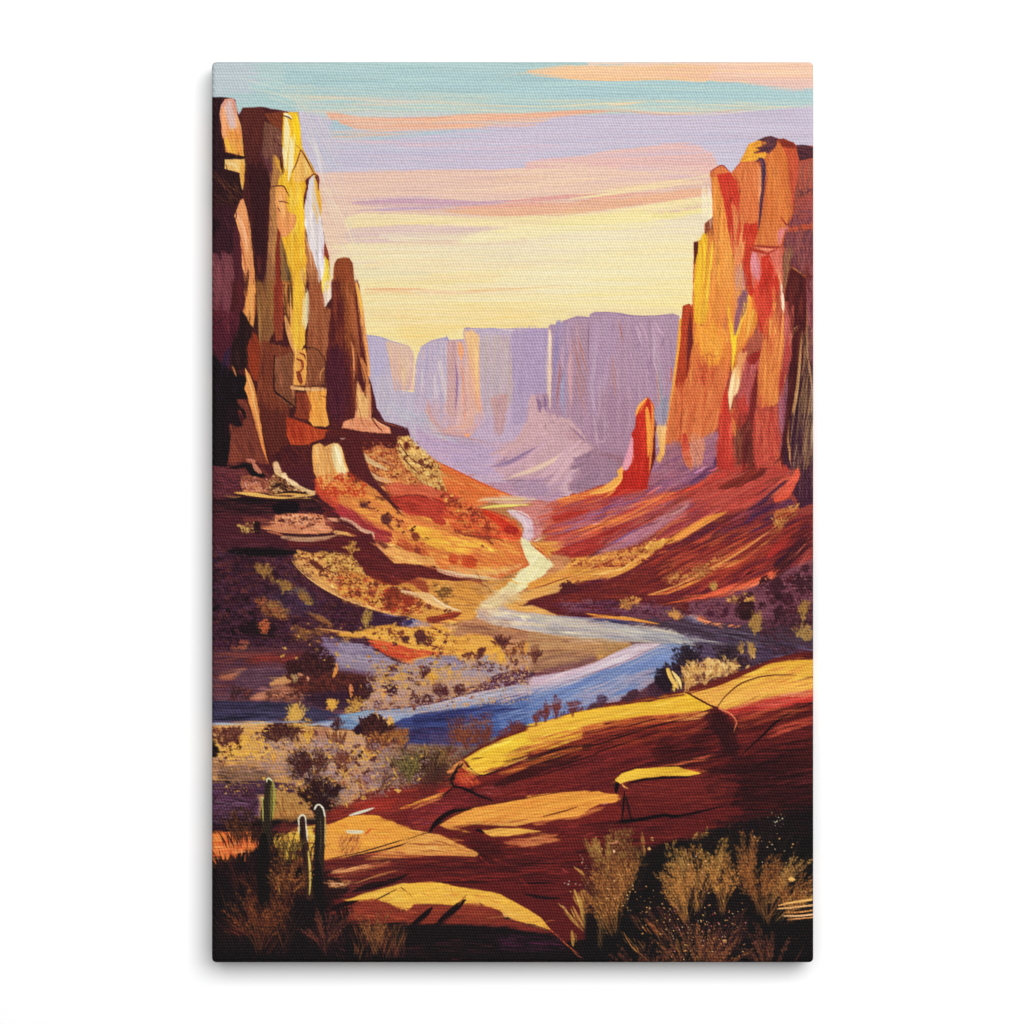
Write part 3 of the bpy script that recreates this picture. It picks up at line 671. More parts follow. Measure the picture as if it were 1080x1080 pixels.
p 96583a>8c5038 520,-5 588,-5 600,120 640,130 640,380 600,400 560,335 508,325 515,180 f=1 x=90
h a4684a/86482e/b07850/94563c 44 11 140 90 520,0 590,0 630,140 610,380 520,320 a=.5
p e0c8b4 584,-5 640,-5 636,70 600,122 590,60 f=.5
s e4cc38 18 615,-5 618,20 610,40 a=.7
l 6a3224 7 600,120 625,110 a=.9
p dda24c>d99a48 440,350 500,335 512,380 508,540 440,530 f=1.5
h e6b460/c8803a/dca452 16 9 90 88 445,350 505,345 505,520 448,520 a=.5
l 7c3226 8 470,355 495,365 500,390
l 8a3a2a 12 455,385 485,400 485,440 460,455
s 7c3228 30 455,450 470,470 480,520 a=.9
l 4a2018 5 490,320 505,330 515,325
p 8a523a>7e4836 510,330 560,330 605,400 602,470 600,525 498,525 512,440 f=1 x=90
h 9a6448/74402e/925a40 20 10 110 86 515,340 600,400 600,510 505,510 a=.5
l 4c241c 5 515,325 550,330 580,355 604,400 602,470 a=.7
l d8a058 5 600,430 580,460 580,500 a=.9
s d8a468 24 432,533 520,540 612,545 a=1 d=0 e=.8 z=.8
l 4c1e1c 8 440,525 520,528 605,520
s e4b878 9 450,538 530,548 600,548 a=.8
p d8943c>dc9c48 505,555 610,548 622,620 634,722 600,742 545,738 515,700 528,620 f=.6
h e6b454/cc8034/e0a444 20 12 80 80 510,560 610,555 625,720 530,715 a=.5
l 6c3424 5 580,575 610,590 620,640 a=.7
p 86382a 452,560 508,556 530,630 515,700 440,690 450,640 f=1.5
h 94443a/702c24 10 10 80 80 455,570 510,570 510,690 445,690 a=.6
p a83a24>b04a2a 405,690 440,695 540,735 632,748 600,795 500,832 425,832 404,780 f=1 x=60
h b84c2c/982c20/a8402a/c05a34 30 12 100 70 408,700 600,750 590,790 430,825 a=.6
l 30141a 9 545,738 590,740 630,752 a=.9
p 63242a>521e26 640,-5 770,-5 790,120 815,260 832,480 745,700 690,745 630,745 605,640 610,560 610,360 634,120 x=90 f=.5
h 7a3428/5a2024/8a4430/6c2a26/4c1a20 90 16 200 88 640,0 780,0 820,480 740,700 640,740 615,560 615,350 a=.55 j=4
q 4a1b2e 625,345 680,335 720,500 700,680 640,690 618,560 f=5 a=.85
h 5a2438/441828/682c38 30 12 130 84 625,350 700,350 710,660 635,680 a=.5
q 8c4c2e 690,-5 745,-5 760,120 745,300 715,340 700,150 f=5
h 9a5834/a8683e/7c4028 30 10 150 88 700,0 760,0 780,280 770,500 740,400 a=.6
s a0603c 24 740,60 760,240 790,420 a=.7
s da9858 26 765,-5 782,80 800,230 818,350 830,470 a=1 d=.05 e=.5 z=.5
s e2b040 14 765,0 785,80 798,180 a=.7
s d89050 30 790,380 815,480 818,560 a=.8
s dd9458 10 735,290 748,340 752,420 752,500 a=.95
s c07848 12 775,500 770,560 760,640 a=.8
p d8965c>d79068 772,500 800,560 825,520 838,500 842,600 842,690 880,720 940,742 945,772 840,772 770,758 688,745 700,712 755,690 765,600 x=90 f=.5
q dfae6c 772,520 790,560 825,580 825,680 775,680 768,600 f=1.5
h e2ae7c/cc8056/dca070 26 9 80 20 700,715 840,690 935,745 840,765 700,745 a=.5 j=12
l 6c2a28 7 842,690 870,730 900,760
l 702c2a 7 862,680 890,715 940,735
s e0a074 8 850,690 890,722 935,742
s a06040 9 835,500 845,600 850,680 a=.8
p 54202c 834,488 850,540 872,640 912,708 1030,742 1045,785 980,785 945,765 940,738 870,710 848,640 f=.6
l 8a4438 6 880,700 940,725 1010,742
p 5a2024>521e22 600,760 690,748 780,765 900,775 1000,790 1040,800 1000,860 900,850 820,860 780,900 760,930 745,960 730,900 690,820 600,800 f=2
h 6c2a28/4c181e/642624 30 10 90 10 610,760 1000,790 980,850 740,900 700,800 a=.5
p 4a1a22>5e2426 390,840 540,835 545,950 575,1010 620,1100 430,1100 330,985 300,900 f=3 x=90
h 5e2426/42161e/50202a/6a2a28 50 12 130 60 400,840 540,840 560,1000 600,1080 350,990 a=.5 j=25
p 542020 240,600 330,640 400,660 405,830 330,900 300,920 280,800 f=5 a=.6
# pale boulders
p d8a45c>d8a058 540,835 575,822 600,840 650,820 685,840 702,920 726,965 700,1012 640,990 600,1040 560,1010 540,930 f=.8 x=90
h e4bc7c/c08c4c/dcae6c/b07a48 30 10 110 84 545,835 690,835 715,980 600,1010 550,960 a=.6
q e8d294 640,825 672,828 692,870 700,930 715,975 680,985 652,950 640,880 f=1.5
s f0e0ac 22 655,835 672,880 685,940 a=.8
l 8c5038 6 590,835 600,860 625,850
q 4e1c22 600,800 680,790 700,830 690,850 660,820 600,830 f=2
s d8b8b0 6 680,795 695,800 710,792 a=.8
# reddish pyramid and its bright edge
p 743430>7c3a34 148,592 192,598 232,680 262,760 300,900 332,985 290,1002 200,905 95,945 112,830 108,722 160,742 190,690 150,650 f=.8 x=90
h 86463e/68302c/7c3e38/5c2828 50 12 110 60 155,600 195,605 290,900 300,980 200,900 110,900 120,740 a=.5 j=15
q 241318 105,715 170,738 168,700 140,650 150,640 190,690 180,650 140,610 100,640 f=1.5
p de9a50>dc8c48 188,432 215,470 240,540 262,680 280,780 302,915 275,850 262,790 232,690 195,560 185,540 198,500 f=.4 x=90
s e8b470 9 200,470 225,560 250,690 a=.9
s d88040 8 265,750 290,860 320,960 a=.8
q 1c1016 20,960 100,935 160,925 240,935 290,1000 220,990 200,960 120,960 60,1000 0,1010 f=2
q 4e2434 0,1000 100,960 200,970 200,1080 0,1100 f=3
h 5e2c3c/3c1a28/6a3644 24 10 90 30 20,1000 160,970 180,1080 20,1080 a=.6 j=30
p c47c60 190,905 245,912 240,930 200,922
q c08068 230,925 255,950 275,975 250,968 f=.7
p b0705c>a8644c 170,1000 200,985 240,1000 300,1015 300,1080 180,1080 160,1040 f=1
d 6c3030/d0907c/8a4840/c88870 26 14 165,990 300,1010 300,1080 170,1080
p c89850 330,925 350,920 375,980 420,1010 480,1050 560,1080 340,1100 300,1050 330,1000 f=1
d 5a3428/e0c078/8c5c38/d8b468/3c2020 60 14 330,940 380,980 540,1075 330,1080 310,1030 a=.9
# ---------------- right cliffs
B 680 140 6
t 92 4
p b8543c 855,40 940,60 960,80 1090,85 1090,1200 300,1200 310,760 310,690 345,685 380,640 380,575 430,530 425,330 412,260 415,245 490,205 545,255 560,240 600,190 660,70 790,20
p d87c48>d07040 412,262 415,245 490,205 530,240 545,262 480,290 430,310 x=90 f=.4
l a02c28 8 415,245 450,222 492,205 535,245 a=.9
p dc8c40>e09a4c 420,285 470,280 500,420 525,600 545,720 570,900 600,1200 390,1200 420,800 432,640 432,520 425,330 f=.6 x=90
h e6a444/d07834/e2943c/cc7040/eab058 70 13 190 90 430,290 490,300 540,700 590,1090 400,1090 430,600 a=.55
p c83c30>c03430 455,265 540,250 580,310 602,400 585,460 575,560 580,700 560,760 548,720 520,560 495,420 475,340 x=90 f=.7
h d04c38/b02c28/d8583c/c43830 36 12 150 86 470,270 560,270 598,400 580,700 550,700 490,400 a=.5
p d07844>cc7040 560,240 610,195 700,170 745,230 750,330 738,480 715,570 640,580 600,560 602,400 585,310 545,260 f=.7 x=90
h dc8c54/c66c3c/d88048/ce7444 50 14 150 88 570,240 740,200 735,560 610,570 600,400 a=.5
s e09c6c 40 730,220 735,330 722,450 a=.5
s b0402c 9 560,250 598,330 602,450 a=.8
p c8402c>b83028 600,560 650,590 710,570 715,640 690,710 665,760 670,900 700,1060 640,1060 620,900 640,740 570,860 560,760 580,640 f=1 x=90
h d4503c/b02c28/cc4834 40 11 150 92 600,570 710,580 670,740 680,1040 640,900 590,780 a=.6
h e08c4c/d88c54/c87444/e0a060 46 9 230 93 540,420 640,560 640,800 590,1060 550,900 a=.75 j=4
s dfa060 14 575,480 570,600 585,720 565,860 a=.9
s dc9c58 12 625,560 605,700 575,860 a=.9
s c03430 18 650,560 630,640 620,700 a=.9
p dfa030>e0a438 598,190 640,110 662,70 710,50 745,45 735,75 765,55 770,75 700,95 730,110 690,130 790,120 760,160 700,175 640,185 f=.6
h ecb838/d08834/e8ac3c/c86838 24 10 70 -20 610,180 660,80 740,60 760,130 640,180 a=.7
p 5c3440 710,48 760,25 800,18 842,35 830,90 790,132 768,130 770,118 690,128 735,108 705,95 765,78 775,62 f=.6
h 6c4450/4c2836/7a4448 20 8 60 -20 720,45 835,40 790,125 760,110 a=.7
l 3e2a4a 6 690,128 740,115 780,105
l 3e2a4a 6 700,185 730,172
p cc7436>c87040 850,45 870,90 905,160 915,300 935,420 935,500 900,590 860,720 700,712 690,708 720,620 745,500 770,320 768,200 752,170 770,135 800,130 835,80 f=.6 x=90
h d8843c/c06830/d07c40/c87848/dc8c4c 70 14 200 90 780,130 860,80 920,400 900,580 850,700 710,700 760,400 a=.5
s 5a3c50 30 725,165 745,175 752,240 750,320 a=1 d=.05 e=.5 z=.4
s 5c3c4e 20 752,200 748,320 738,430 726,560 718,620 a=1 d=.1 e=1
s 6a4a5c 12 740,180 752,230 a=.8
p 8a3428 845,45 880,35 940,62 965,100 900,100 870,90 f=.7
h 983c2c/74282a 14 10 70 30 850,45 950,70 960,100 880,95 a=.7
p c4583a>b84c40 880,95 960,100 970,180 960,300 950,420 935,440 915,300 905,165 f=1 x=90
h cc6440/b04c38 20 10 130 88 885,100 960,110 950,400 920,300 a=.6
p 4e2834 960,78 1030,78 1055,90 1068,85 1090,90 1090,155 1060,160 980,180 965,130 f=.8
h 5c3038/3c1e2c/6a3a40 20 9 80 5 965,85 1070,85 1070,150 980,170 a=.7
p a85048>9c4844 975,180 1060,160 1090,155 1090,420 950,430 945,380 965,300 f=1 x=90
h 8c5c54/b85c4c/7c4c54/c06450 50 9 130 92 975,185 1070,170 1070,400 950,420 a=.6
h 3c2440/502c40 34 7 26 92 955,345 1070,340 1070,395 960,410 a=.8 j=12
p a04848>8a4450 945,420 1090,400 1090,560 920,600 900,590 940,500 f=2 x=90
h b05850/8c4c5c/7a4456/a85050 36 10 70 5 945,420 1070,410 1070,560 925,590 a=.6
h 442848/382440/5a3048 40 7 30 88 935,520 1070,540 1070,660 880,640 920,570 a=.8 j=15
p 6c3c48>74303c 880,640 1090,600 1090,880 1020,900 940,850 910,860 890,960 868,900 872,700 f=2 x=90
h 84303c/5c3448/8c3c48/6a3c4c/963a44 60 10 90 10 885,650 1070,640 1070,870 1000,880 900,840 a=.5 j=60
h a08058/8c6850/74503c 26 7 180 96 885,740 950,740 910,1000 870,1000 a=.6
s d07880 40 870,600 860,640 850,690 a=.7
q d87c7c 850,620 912,590 880,650 870,700 845,700 f=2 a=.7
p d47060>d06858 668,752 785,768 868,722 876,900 880,1080 850,1200 700,1200 690,1000 665,850 f=1 x=90
s d88890 54 695,770 700,850 722,940 a=.9 d=.1 e=.6
s cc7480 30 690,860 705,930 a=.6
p c8362c>b82e28 735,790 785,770 830,860 852,960 850,1200 700,1200 720,980 740,900 f=1 x=90
h d44838/b02826/c83c30 46 13 150 90 735,800 800,800 848,960 845,1080 700,1080 a=.5
s e0886c 10 780,790 820,850 848,940 a=.7
l a42c2c 12 670,735 720,750 780,766 a=.95
l 8c2428 9 690,715 760,722 865,722 a=.95
l a02830 10 780,768 810,745 840,732 a=.9
p d88464 690,722 770,728 830,735 780,755 f=.6
l 98282c 8 862,530 885,570 915,590
s e0b070 14 840,860 862,960 878,1080 a=.8
p 4c1a20>461a22 925,855 960,880 1020,925 1022,1200 905,1200 890,980 f=.8
h 5a2426/3a141c 16 12 130 90 910,880 1015,930 1015,1080 900,1080 a=.6
l b08048 5 922,850 960,870 1025,918 a=.8
p 6a2c36 1020,900 1090,880 1090,1200 1020,1200 f=2
h 7c3440/5c2434/8c4450 20 9 130 90 1022,900 1070,900 1070,1080 1022,1080 a=.6
p 8c4c3a 380,575 430,535 436,640 415,660 400,760 382,660 f=.7
h 9c5c44/7a3c30 10 10 60 90 385,570 430,550 420,660 390,660 a=.6
p 5c2424 310,692 348,684 345,740 325,830 312,830 f=.6
p e2b428>dfa830 345,690 372,630 400,655 405,760 432,660 432,760 410,900 395,1200 306,1200 315,860 f=.6 x=90
h ecc438/dca028/e6b02c/c88c30 40 9 180 92 345,680 400,680 425,700 390,1080 312,1080 a=.6
s 8a5830 12 400,640 402,720 404,770 a=.8
s b8803c 8 370,800 365,930 a=.6
p b0807c 590,900 625,880 630,1020 600,1100 575,1000 f=2
h b88888/d8a080/a06058 22 9 140 90 575,880 640,860 640,1060 580,1060 a=.7
s dcac60 22 610,830 600,930 580,1010 a=.7
q e2a840 630,1060 655,1030 665,1120 600,1120 f=1
B 680 310 6
t 94 4
p a8483c>9c4448 312,-10 1100,-10 1100,1100 120,1100 130,850 200,560 312,200 x=90
p d8823c>cc6c40 310,-10 600,-10 600,200 520,560 460,840 420,910 360,940 200,960 120,1100 130,850 200,400 300,100 f=.6 x=100
h e2a03c/e08c38/e6b044/d88838 60 14 180 92 320,0 520,0 520,400 330,200 a=.55
p e2b02c>e0a430 312,-10 400,-10 395,150 370,200 312,180 f=1.5
s ecc438 12 392,0 390,100 384,180 a=.8
s c08c34 14 350,190 370,220 395,240 a=.5
q e29434 330,210 440,200 505,260 500,400 440,460 380,460 330,320 f=5
h e49c38/e8a83c/dc8834 40 14 100 40 335,220 500,240 490,400 400,450 a=.5 j=60
l b05c30 5 385,400 410,380 440,395 a=.5
p cc7040>d07848 300,450 380,460 460,460 520,500 500,600 465,840 400,920 280,900 200,960 150,1060 140,900 200,560 240,430 f=4 x=100
h d8864c/c46038/d07444/c86c40/bc5834 130 15 190 98 310,440 520,480 470,820 300,900 170,950 220,450 a=.5
h b84430/a83828 20 10 80 95 330,420 410,460 380,600 320,560 a=.5 j=15
p b04428>a83e2a 240,75 275,60 305,68 310,120 300,300 280,480 250,560 230,650 190,560 205,430 225,250 f=.5
h b84c30/8c2828/a03c28/c45834 40 10 160 93 240,80 300,80 300,300 255,540 220,450 a=.6
s 6c1f2a 22 292,150 290,300 275,420 265,540 a=.9
s dfa030 16 228,160 215,250 208,320 200,400 a=1 d=.05 e=.6
s e08838 16 212,340 190,520 165,660 150,800 a=1 d=.1 e=1 z=.4
s e2ac48 11 160,650 148,740 142,830 a=.9
s d89848 10 305,400 295,500 285,600 a=.7
s a83c2c 8 240,600 235,720 225,850 a=.6
p c83428>b83030 520,580 525,640 525,760 545,900 560,1100 470,1100 465,880 480,720 500,620 f=1
h d04434/b02c2c/c83c30 26 10 120 92 500,620 530,700 550,1050 475,1050 a=.5
s d06850 10 520,520 500,600 475,760 a=.7
h d08c70/c87c64/a85848/dc9c84 24 7 110 52 280,890 400,900 380,960 340,1060 290,980 a=.8 j=10
q b82c2c 215,900 260,890 285,980 300,1080 250,1080 225,1000 f=1.5
q cc8068 290,910 360,930 380,960 340,1080 310,1080 280,980 f=3 a=.7
q 94607c>8a5870 360,960 400,920 460,860 470,920 440,1060 360,1100 f=3
q 9c6470 120,1000 200,930 230,960 230,1100 80,1100 f=4
s d8a04c 36 105,850 108,930 95,1040 a=.95 d=.1 e=.7
s e0b070 18 110,850 108,920 a=.7
# middle flames
s e8b828 34 530,0 545,150 565,300 560,420 550,500 a=.95 d=.1 e=.6
s e8b420 32 650,20 620,130 590,230 565,330 a=.95 d=.1 e=.6
s f0d028 14 570,240 568,340 560,440 a=.9
q 8c5068>9a6470 590,40 640,-10 640,60 600,200 575,270 565,180 f=2
h e09850/d8883c/a86058/cc7c4c 36 9 160 94 460,0 600,0 560,260 500,300 a=.6
q dc8c38>d07838 600,220 650,60 700,80 715,150 690,260 640,330 590,330 f=2
h e09848/d88038/dca04c 26 10 140 100 600,200 700,100 690,260 600,330 a=.6
s dc9038 30 640,240 600,320 580,420 580,560 a=.8
s e0a468 34 610,340 600,450 585,560 a=.8
s eccc90 32 565,480 555,570 545,640 540,740 a=1 d=.1 e=.4
s f0dca8 22 562,500 550,600 535,700 a=.9
s d8b088 20 605,520 600,590 580,640 a=.8
p b82e28 665,-10 850,-10 820,120 790,230 770,290 730,230 715,150 712,80 670,60 f=2
h c43c30/a82828/cc4834 30 13 130 92 670,0 830,0 780,240 720,160 a=.6
q b06050>a04844 700,230 740,260 720,370 640,440 625,420 640,340 f=3
q 98282c 660,390 730,360 735,400 690,440 640,450 f=2
q b04c58>a04450 640,430 735,410 730,500 700,560 690,800 640,800 590,740 620,560 f=3
h c0606c/a84450/b8586c/9c3840 40 10 130 95 630,450 720,440 690,800 610,760 a=.5
p c83830 590,670 640,600 660,700 650,800 600,820 575,760 f=3
q c87440 530,760 590,720 590,800 570,900 545,860 f=3
s 6a2028 40 710,480 690,640 680,800 690,900 a=.8 d=.1
p c8743c>c86840 740,380 860,240 900,260 870,460 890,520 850,700 830,800 770,820 720,720 715,560 f=4
h d88c44/c06034/e0984c/cc7440/d88050 80 11 220 96 750,300 900,100 880,500 840,740 780,820 730,620 a=.6 j=4
s dca048 18 820,60 800,180 790,280 a=.85
s e09c4c 14 780,330 800,230 830,60 a=.7
h b83830/d06848 24 8 130 94 770,280 850,100 860,280 800,400 a=.6
s e6c8a0 20 865,-10 875,60 878,130 a=1 d=.1 e=.8
s e0985c 16 875,100 870,250 855,400 a=.85
p a84848>a03c40 890,-10 950,-10 945,180 925,260 930,460 910,500 865,490 880,300 f=1.5
h b85850/983840/c06058 30 10 120 93 885,60 945,60 925,460 880,480 a=.5
p 9a3038 860,470 900,500 880,560 860,640 850,560 f=3
p 4e1a22>40161e 890,-10 1022,-10 1030,150 1000,300 985,420 960,640 925,800 905,940 900,1100 865,1100 880,880 880,640 905,480 935,400 925,280 950,180 948,70 890,40 f=1
h 5c2228/3a121c/6a2a2e 50 10 160 96 960,0 1020,0 1000,250 940,700 880,1040 890,600 a=.5
p 702c40 1020,-10 1090,-10 1090,1100 1030,1100 1060,500 f=2
p 3c1a26>34182a 985,420 1020,200 1050,200 1090,500 1090,1100 890,1100 925,850 f=3
h a07850/8c6444/b08c60/74503c/5a3038 90 5 260 98 980,230 1050,240 1060,600 1050,1060 940,1000 990,500 a=.75 j=7 b=-.05
h 8c4854/a05c6c/703c50 20 8 150 90 1040,30 1090,30 1090,560 1060,540 a=.6
l c89858 6 900,300 940,230 970,205 a=.9
l c08c50 5 900,340 940,260 985,210 1000,230 a=.8
s b89058 16 985,240 980,420 960,620 930,800 910,1060 a=.8 d=.35 e=.6
s b88850 12 1025,60 1030,250 1045,450 1055,560 a=.8
h dcc8a0/c8b088 14 7 200 92 1045,560 1090,600 1090,1060 1040,900 a=.7
l c8a060 7 885,560 890,520 900,500 a=.5
s d8964c 22 905,940 915,1020 920,1080 a=.8
p a03c40>b04840 700,720 850,700 870,900 880,1100 700,1100 690,900 f=3 a=.9
h c05848/a84040/b04a48/cc6450 60 12 160 88 710,730 850,760 870,1060 710,1060 a=.55
q 985068 850,700 890,640 880,860 870,1000 850,880 f=3 a=.9
h a05c78/8c4468 14 8 130 94 850,680 890,650 875,960 a=.6
p 6c3430>682c2c 570,900 640,790 690,800 690,1100 590,1100 f=3 a=.9
h 8c5444/5c2428/78403c/a06a54 36 10 140 95 570,860 690,800 690,1060 590,1060 a=.55
# small red pinnacle
B 560 300 4.909
p c83028>b82824 545,660 560,630 605,582 635,620 640,700 655,720 640,760 640,900 620,970 610,1000 630,1100 440,1100 465,1000 505,955 525,840 520,770 540,740 f=.5
h d43c2c/a82424/c42c28/dc4c30 50 14 160 92 560,640 630,640 620,960 500,1060 530,800 a=.5
s e89c44 16 545,670 565,628 606,583 a=1 d=.05 e=.5
s e07c38 14 600,590 575,640 555,680 a=.8
s c86030 16 610,600 632,640 636,690 a=.8
s e2963c 30 600,640 606,720 610,800 600,920 a=.95 d=.1 e=.5
s e09040 22 622,600 632,700 628,820 615,960 a=.9
p 6c1c24 640,690 655,720 642,770 645,900 615,980 630,860 f=.7
q cc9090 505,850 525,780 530,860 518,940 475,950 f=1
q d894a0 520,840 515,930 480,948 500,870 f=1
s e8a850 34 455,965 462,1000 430,1040 380,1065 300,1085 a=1 d=.1 e=.6
q d8a868 650,735 700,735 695,800 690,880 665,925 648,905 668,860 f=1.2
s e0a040 26 690,800 680,870 655,920 a=.9
# ---------------- canyon floor and slopes (middle)
B 440 480 4.909
t 10 4
p b48ca4 280,150 700,100 760,220 700,300 400,260 f=5
p b07c50 0,0 90,30 330,150 500,212 600,240 800,260 1100,200 1100,1100 0,1100 f=1
# left orange slope
p da8040>d8743c 80,20 130,45 330,150 500,212 400,225 330,260 300,280 480,340 540,380 540,430 500,560 300,620 0,600 0,0 f=.7 x=50
h e09050/d06c38/dc8448/cc6434 50 12 160 30 100,30 340,160 500,215 330,260 120,180 a=.5
s c8502c 12 130,45 250,110 400,175 505,213 a=.7
q c8a050>d8a050 0,10 70,20 130,100 180,190 250,240 300,300 200,280 100,180 0,80 f=2
m 8c4030/e0b858/6c2c24/e8c870 0.7 1 0,0 80,20 210,200 310,290 200,290 80,180 0,100 f=3
d 8c4030/e0b858/6c2c24/d8a848/c05830/e8c870 80 13 0,10 90,40 210,200 310,300 200,290 80,170 0,90 s=1.5 r=40
p cc4c30>c8442c 0,190 100,210 200,280 280,320 420,350 480,370 540,400 530,440 420,450 200,400 150,360 90,350 0,280 f=2
h d85830/c03828/e07038/cc4c2c/b43828 90 12 120 15 10,200 120,210 290,300 480,360 530,430 300,400 80,340 a=.6 j=20
s c83020 24 330,280 420,310 490,350 520,390 a=.9 d=.2
s c83828 30 440,380 500,400 530,400 a=.8
d 8c3028/7c2c28/a03c2c 50 15 60,220 320,280 300,330 100,360 60,300
q e2a044>e0a848 0,300 120,330 240,370 340,400 520,440 540,500 570,570 480,620 300,600 100,580 0,560 f=3
h ecb848/d89038/e4a840/e8b454/dc9c44 110 13 140 8 0,310 160,370 520,450 560,570 300,590 0,550 a=.55 j=12
s 8c4030 26 200,400 280,425 400,435 470,450 a=.8 d=.35
d 8c3c34/74302c/9c5038 14 8 40,420 200,430 420,450 430,470 60,440 s=2.5
l 4c2420 6 372,455 400,468
d c05034/a8442c/d06038/98402c 60 16 0,500 320,520 310,580 20,560 s=1.2
m 98683c/a87840/84543c 0.2 1 400,550 560,530 550,600 460,650 390,640 f=4 a=.6
h a87840/8c5c3c/c89850 30 9 110 10 300,540 560,540 540,610 340,640 a=.5
q d8b468 80,575 200,590 420,640 440,660 300,640 120,605 f=2 a=.9
p 742c30>6c2c34 0,568 95,575 100,605 200,625 380,650 340,662 180,655 0,625 f=1
h 8c3c38/5c2028/843440 26 9 160 6 0,570 100,580 370,650 150,650 0,630 a=.6
q d8a850>d49c48 0,640 300,650 430,650 400,740 330,790 300,830 200,830 100,780 0,700 f=2
h e0b860/c08c44/a8743c/dcac54 80 10 120 12 0,640 400,660 330,780 240,810 0,720 a=.55 j=15
d 8c4434/74342c/b0603c/e0b860 40 18 20,650 190,660 200,770 60,750
p e8cc90 40,720 80,730 130,775 240,800 240,818 160,805 90,770 f=1
p 7c3030 0,760 100,770 200,820 180,840 60,850 0,830 f=3
h e0983c/8c3830/d88840/a84c34 36 10 110 8 0,760 200,810 240,830 100,870 0,860 a=.8 j=12
q b08058 250,790 320,795 310,840 400,900 300,880 240,830 f=3 a=.8
q d8bc90 300,770 370,740 420,790 400,830 330,830 f=4 a=.8
# distant river ribbon
s e0c888 16 310,235 400,228 500,228 620,228 a=.9 d=.3
s d4b090 24 330,222 480,220 620,225 a=.6
s e0d068 14 330,275 400,265 500,260 590,257 a=.95 d=.15 e=.4
s dcb890 20 400,245 520,245 640,240 a=.7
s c89890 12 320,240 440,240 560,240 a=.5
p c87c74>c07878 500,270 640,240 720,250 700,330 640,420 600,440 560,360 f=4
h b87080/c88878/b0707c/cc9080 40 9 100 5 560,260 760,240 760,360 620,440 600,330 a=.6
q d4b4bc>d0b0b8 470,285 520,290 570,310 600,360 600,420 560,460 545,440 550,390 530,340 480,305 f=2
h dcc0c8/c8a4b4/e0cccc 22 8 90 70 500,295 590,330 595,430 555,440 540,350 a=.6 j=10
s e4c8b8 9 470,288 520,292 570,312 590,335 a=.8
l 9c5060 5 510,290 560,315 590,340 a=.7
l d8a0a0 6 580,450 610,420 640,400 a=.7
s ecd8c0 7 600,450 640,430 645,425 a=.7
# right slopes
p b04034>a03a38 760,220 1000,140 1040,90 1060,70 1100,60 1100,500 800,530 700,520 660,470 720,430 640,400 720,330 700,280 f=1.5
h c85038/a03030/b84440/8c4058/d06840/a04c58/c87048 190 10 190 -13 700,250 1050,120 1095,100 1095,480 800,530 680,480 640,420 a=.6 j=5
s e08c44 14 720,240 860,200 980,160 1030,120 1050,80 a=.9
s dc7c3c 12 740,250 900,210 1050,170 a=.9
s e08c40 12 860,380 980,330 1100,290 a=.9
s d8803c 10 820,270 960,225 1080,190 a=.7
h 8c5078/9c6080/a86878 40 9 140 -16 680,330 1090,250 1090,330 760,430 700,430 a=.6
p a83834>a03034 780,490 900,430 1100,350 1100,400 980,470 850,530 790,540 f=2
q b83c34 690,335 760,295 840,300 790,345 700,350 f=3 a=.6
s 8c5878 22 830,560 950,510 1090,460 a=.7
s d88840 14 640,440 720,450 780,440 a=.8
q d8a044>d09440 580,455 680,470 770,480 700,500 690,560 620,500 f=3
h e0a848/c88438/dc9c40 24 9 90 20 590,460 740,470 690,540 a=.6
s c85a30 7 600,480 650,520 700,560 a=.9
s b8542c 6 620,475 670,520 700,555 a=.8
q c08458 690,520 780,530 790,620 740,650 650,640 690,590 f=4
h c89060/a86c4c/d0a068 24 10 90 -20 690,530 790,560 740,640 650,640 a=.5
d a06038/c88c44 10 22 670,600 730,600 730,650 680,650
p d8923c>d08840 790,560 900,540 1000,510 1100,490 1100,600 1000,600 900,650 820,670 760,640 f=3
h e0a048/c87838/b85c34/dcac50 70 11 130 -13 800,560 1090,500 1090,590 840,660 a=.6 j=8
d 9c4034/84302c/b85c3c 50 20 800,560 1080,500 1080,580 860,620 s=1.8
s e4a848 30 600,740 720,700 840,640 960,620 1100,590 a=.95 d=.15
s e8b860 22 840,630 960,590 1090,575 a=.9 d=.2
s 8c3c30 7 560,700 640,680 740,650 840,620 a=.9
# pale road-like river
p ddd49c>e0d898 575,462 620,485 660,520 705,565 690,585 640,630 560,690 470,740 420,790 350,800 370,735 430,680 520,610 578,560 545,510 540,480 f=1.6 w=.2
h e8e0b0/d8cc90/e4dca4 34 14 110 130 560,480 690,565 560,690 430,760 380,750 580,570 a=.5 j=8
p dcd4a0 540,430 580,450 600,470 560,500 536,480 f=2
s a87c5c 7 360,730 430,670 540,600 570,570 a=.6
s 9c6838 7 545,510 570,560 540,590 a=.7
p c49858>d8a858 430,790 480,740 600,690 680,650 760,650 740,720 640,740 560,775 640,800 720,830 480,810 f=2
h e0a858/dca050/e4b468/d09848 50 10 130 -10 440,790 600,700 740,680 600,770 740,830 500,810 a=.6
# dark bank
p 6a2230>541e2e 740,720 770,670 820,670 860,650 960,640 1000,600 1100,590 1100,860 980,830 860,845 720,825 640,790 600,775 545,778 600,750 f=1
h 7c2c30/4c1a2c/60243c/8c3034/54244c 110 10 160 -3 620,770 760,690 1000,620 1095,610 1095,840 860,840 700,810 a=.6
m 4c1c28/7c3838 0 2 740,665 790,660 850,645 840,700 800,720 735,720 f=2
s 3c1828 8 545,778 620,755 700,745 a=.9
# river sweeping right
p bca49c>c8b49c 300,800 350,790 440,780 520,810 700,830 860,850 1100,870 1100,985 900,965 700,940 560,910 400,880 310,840 f=2 x=100
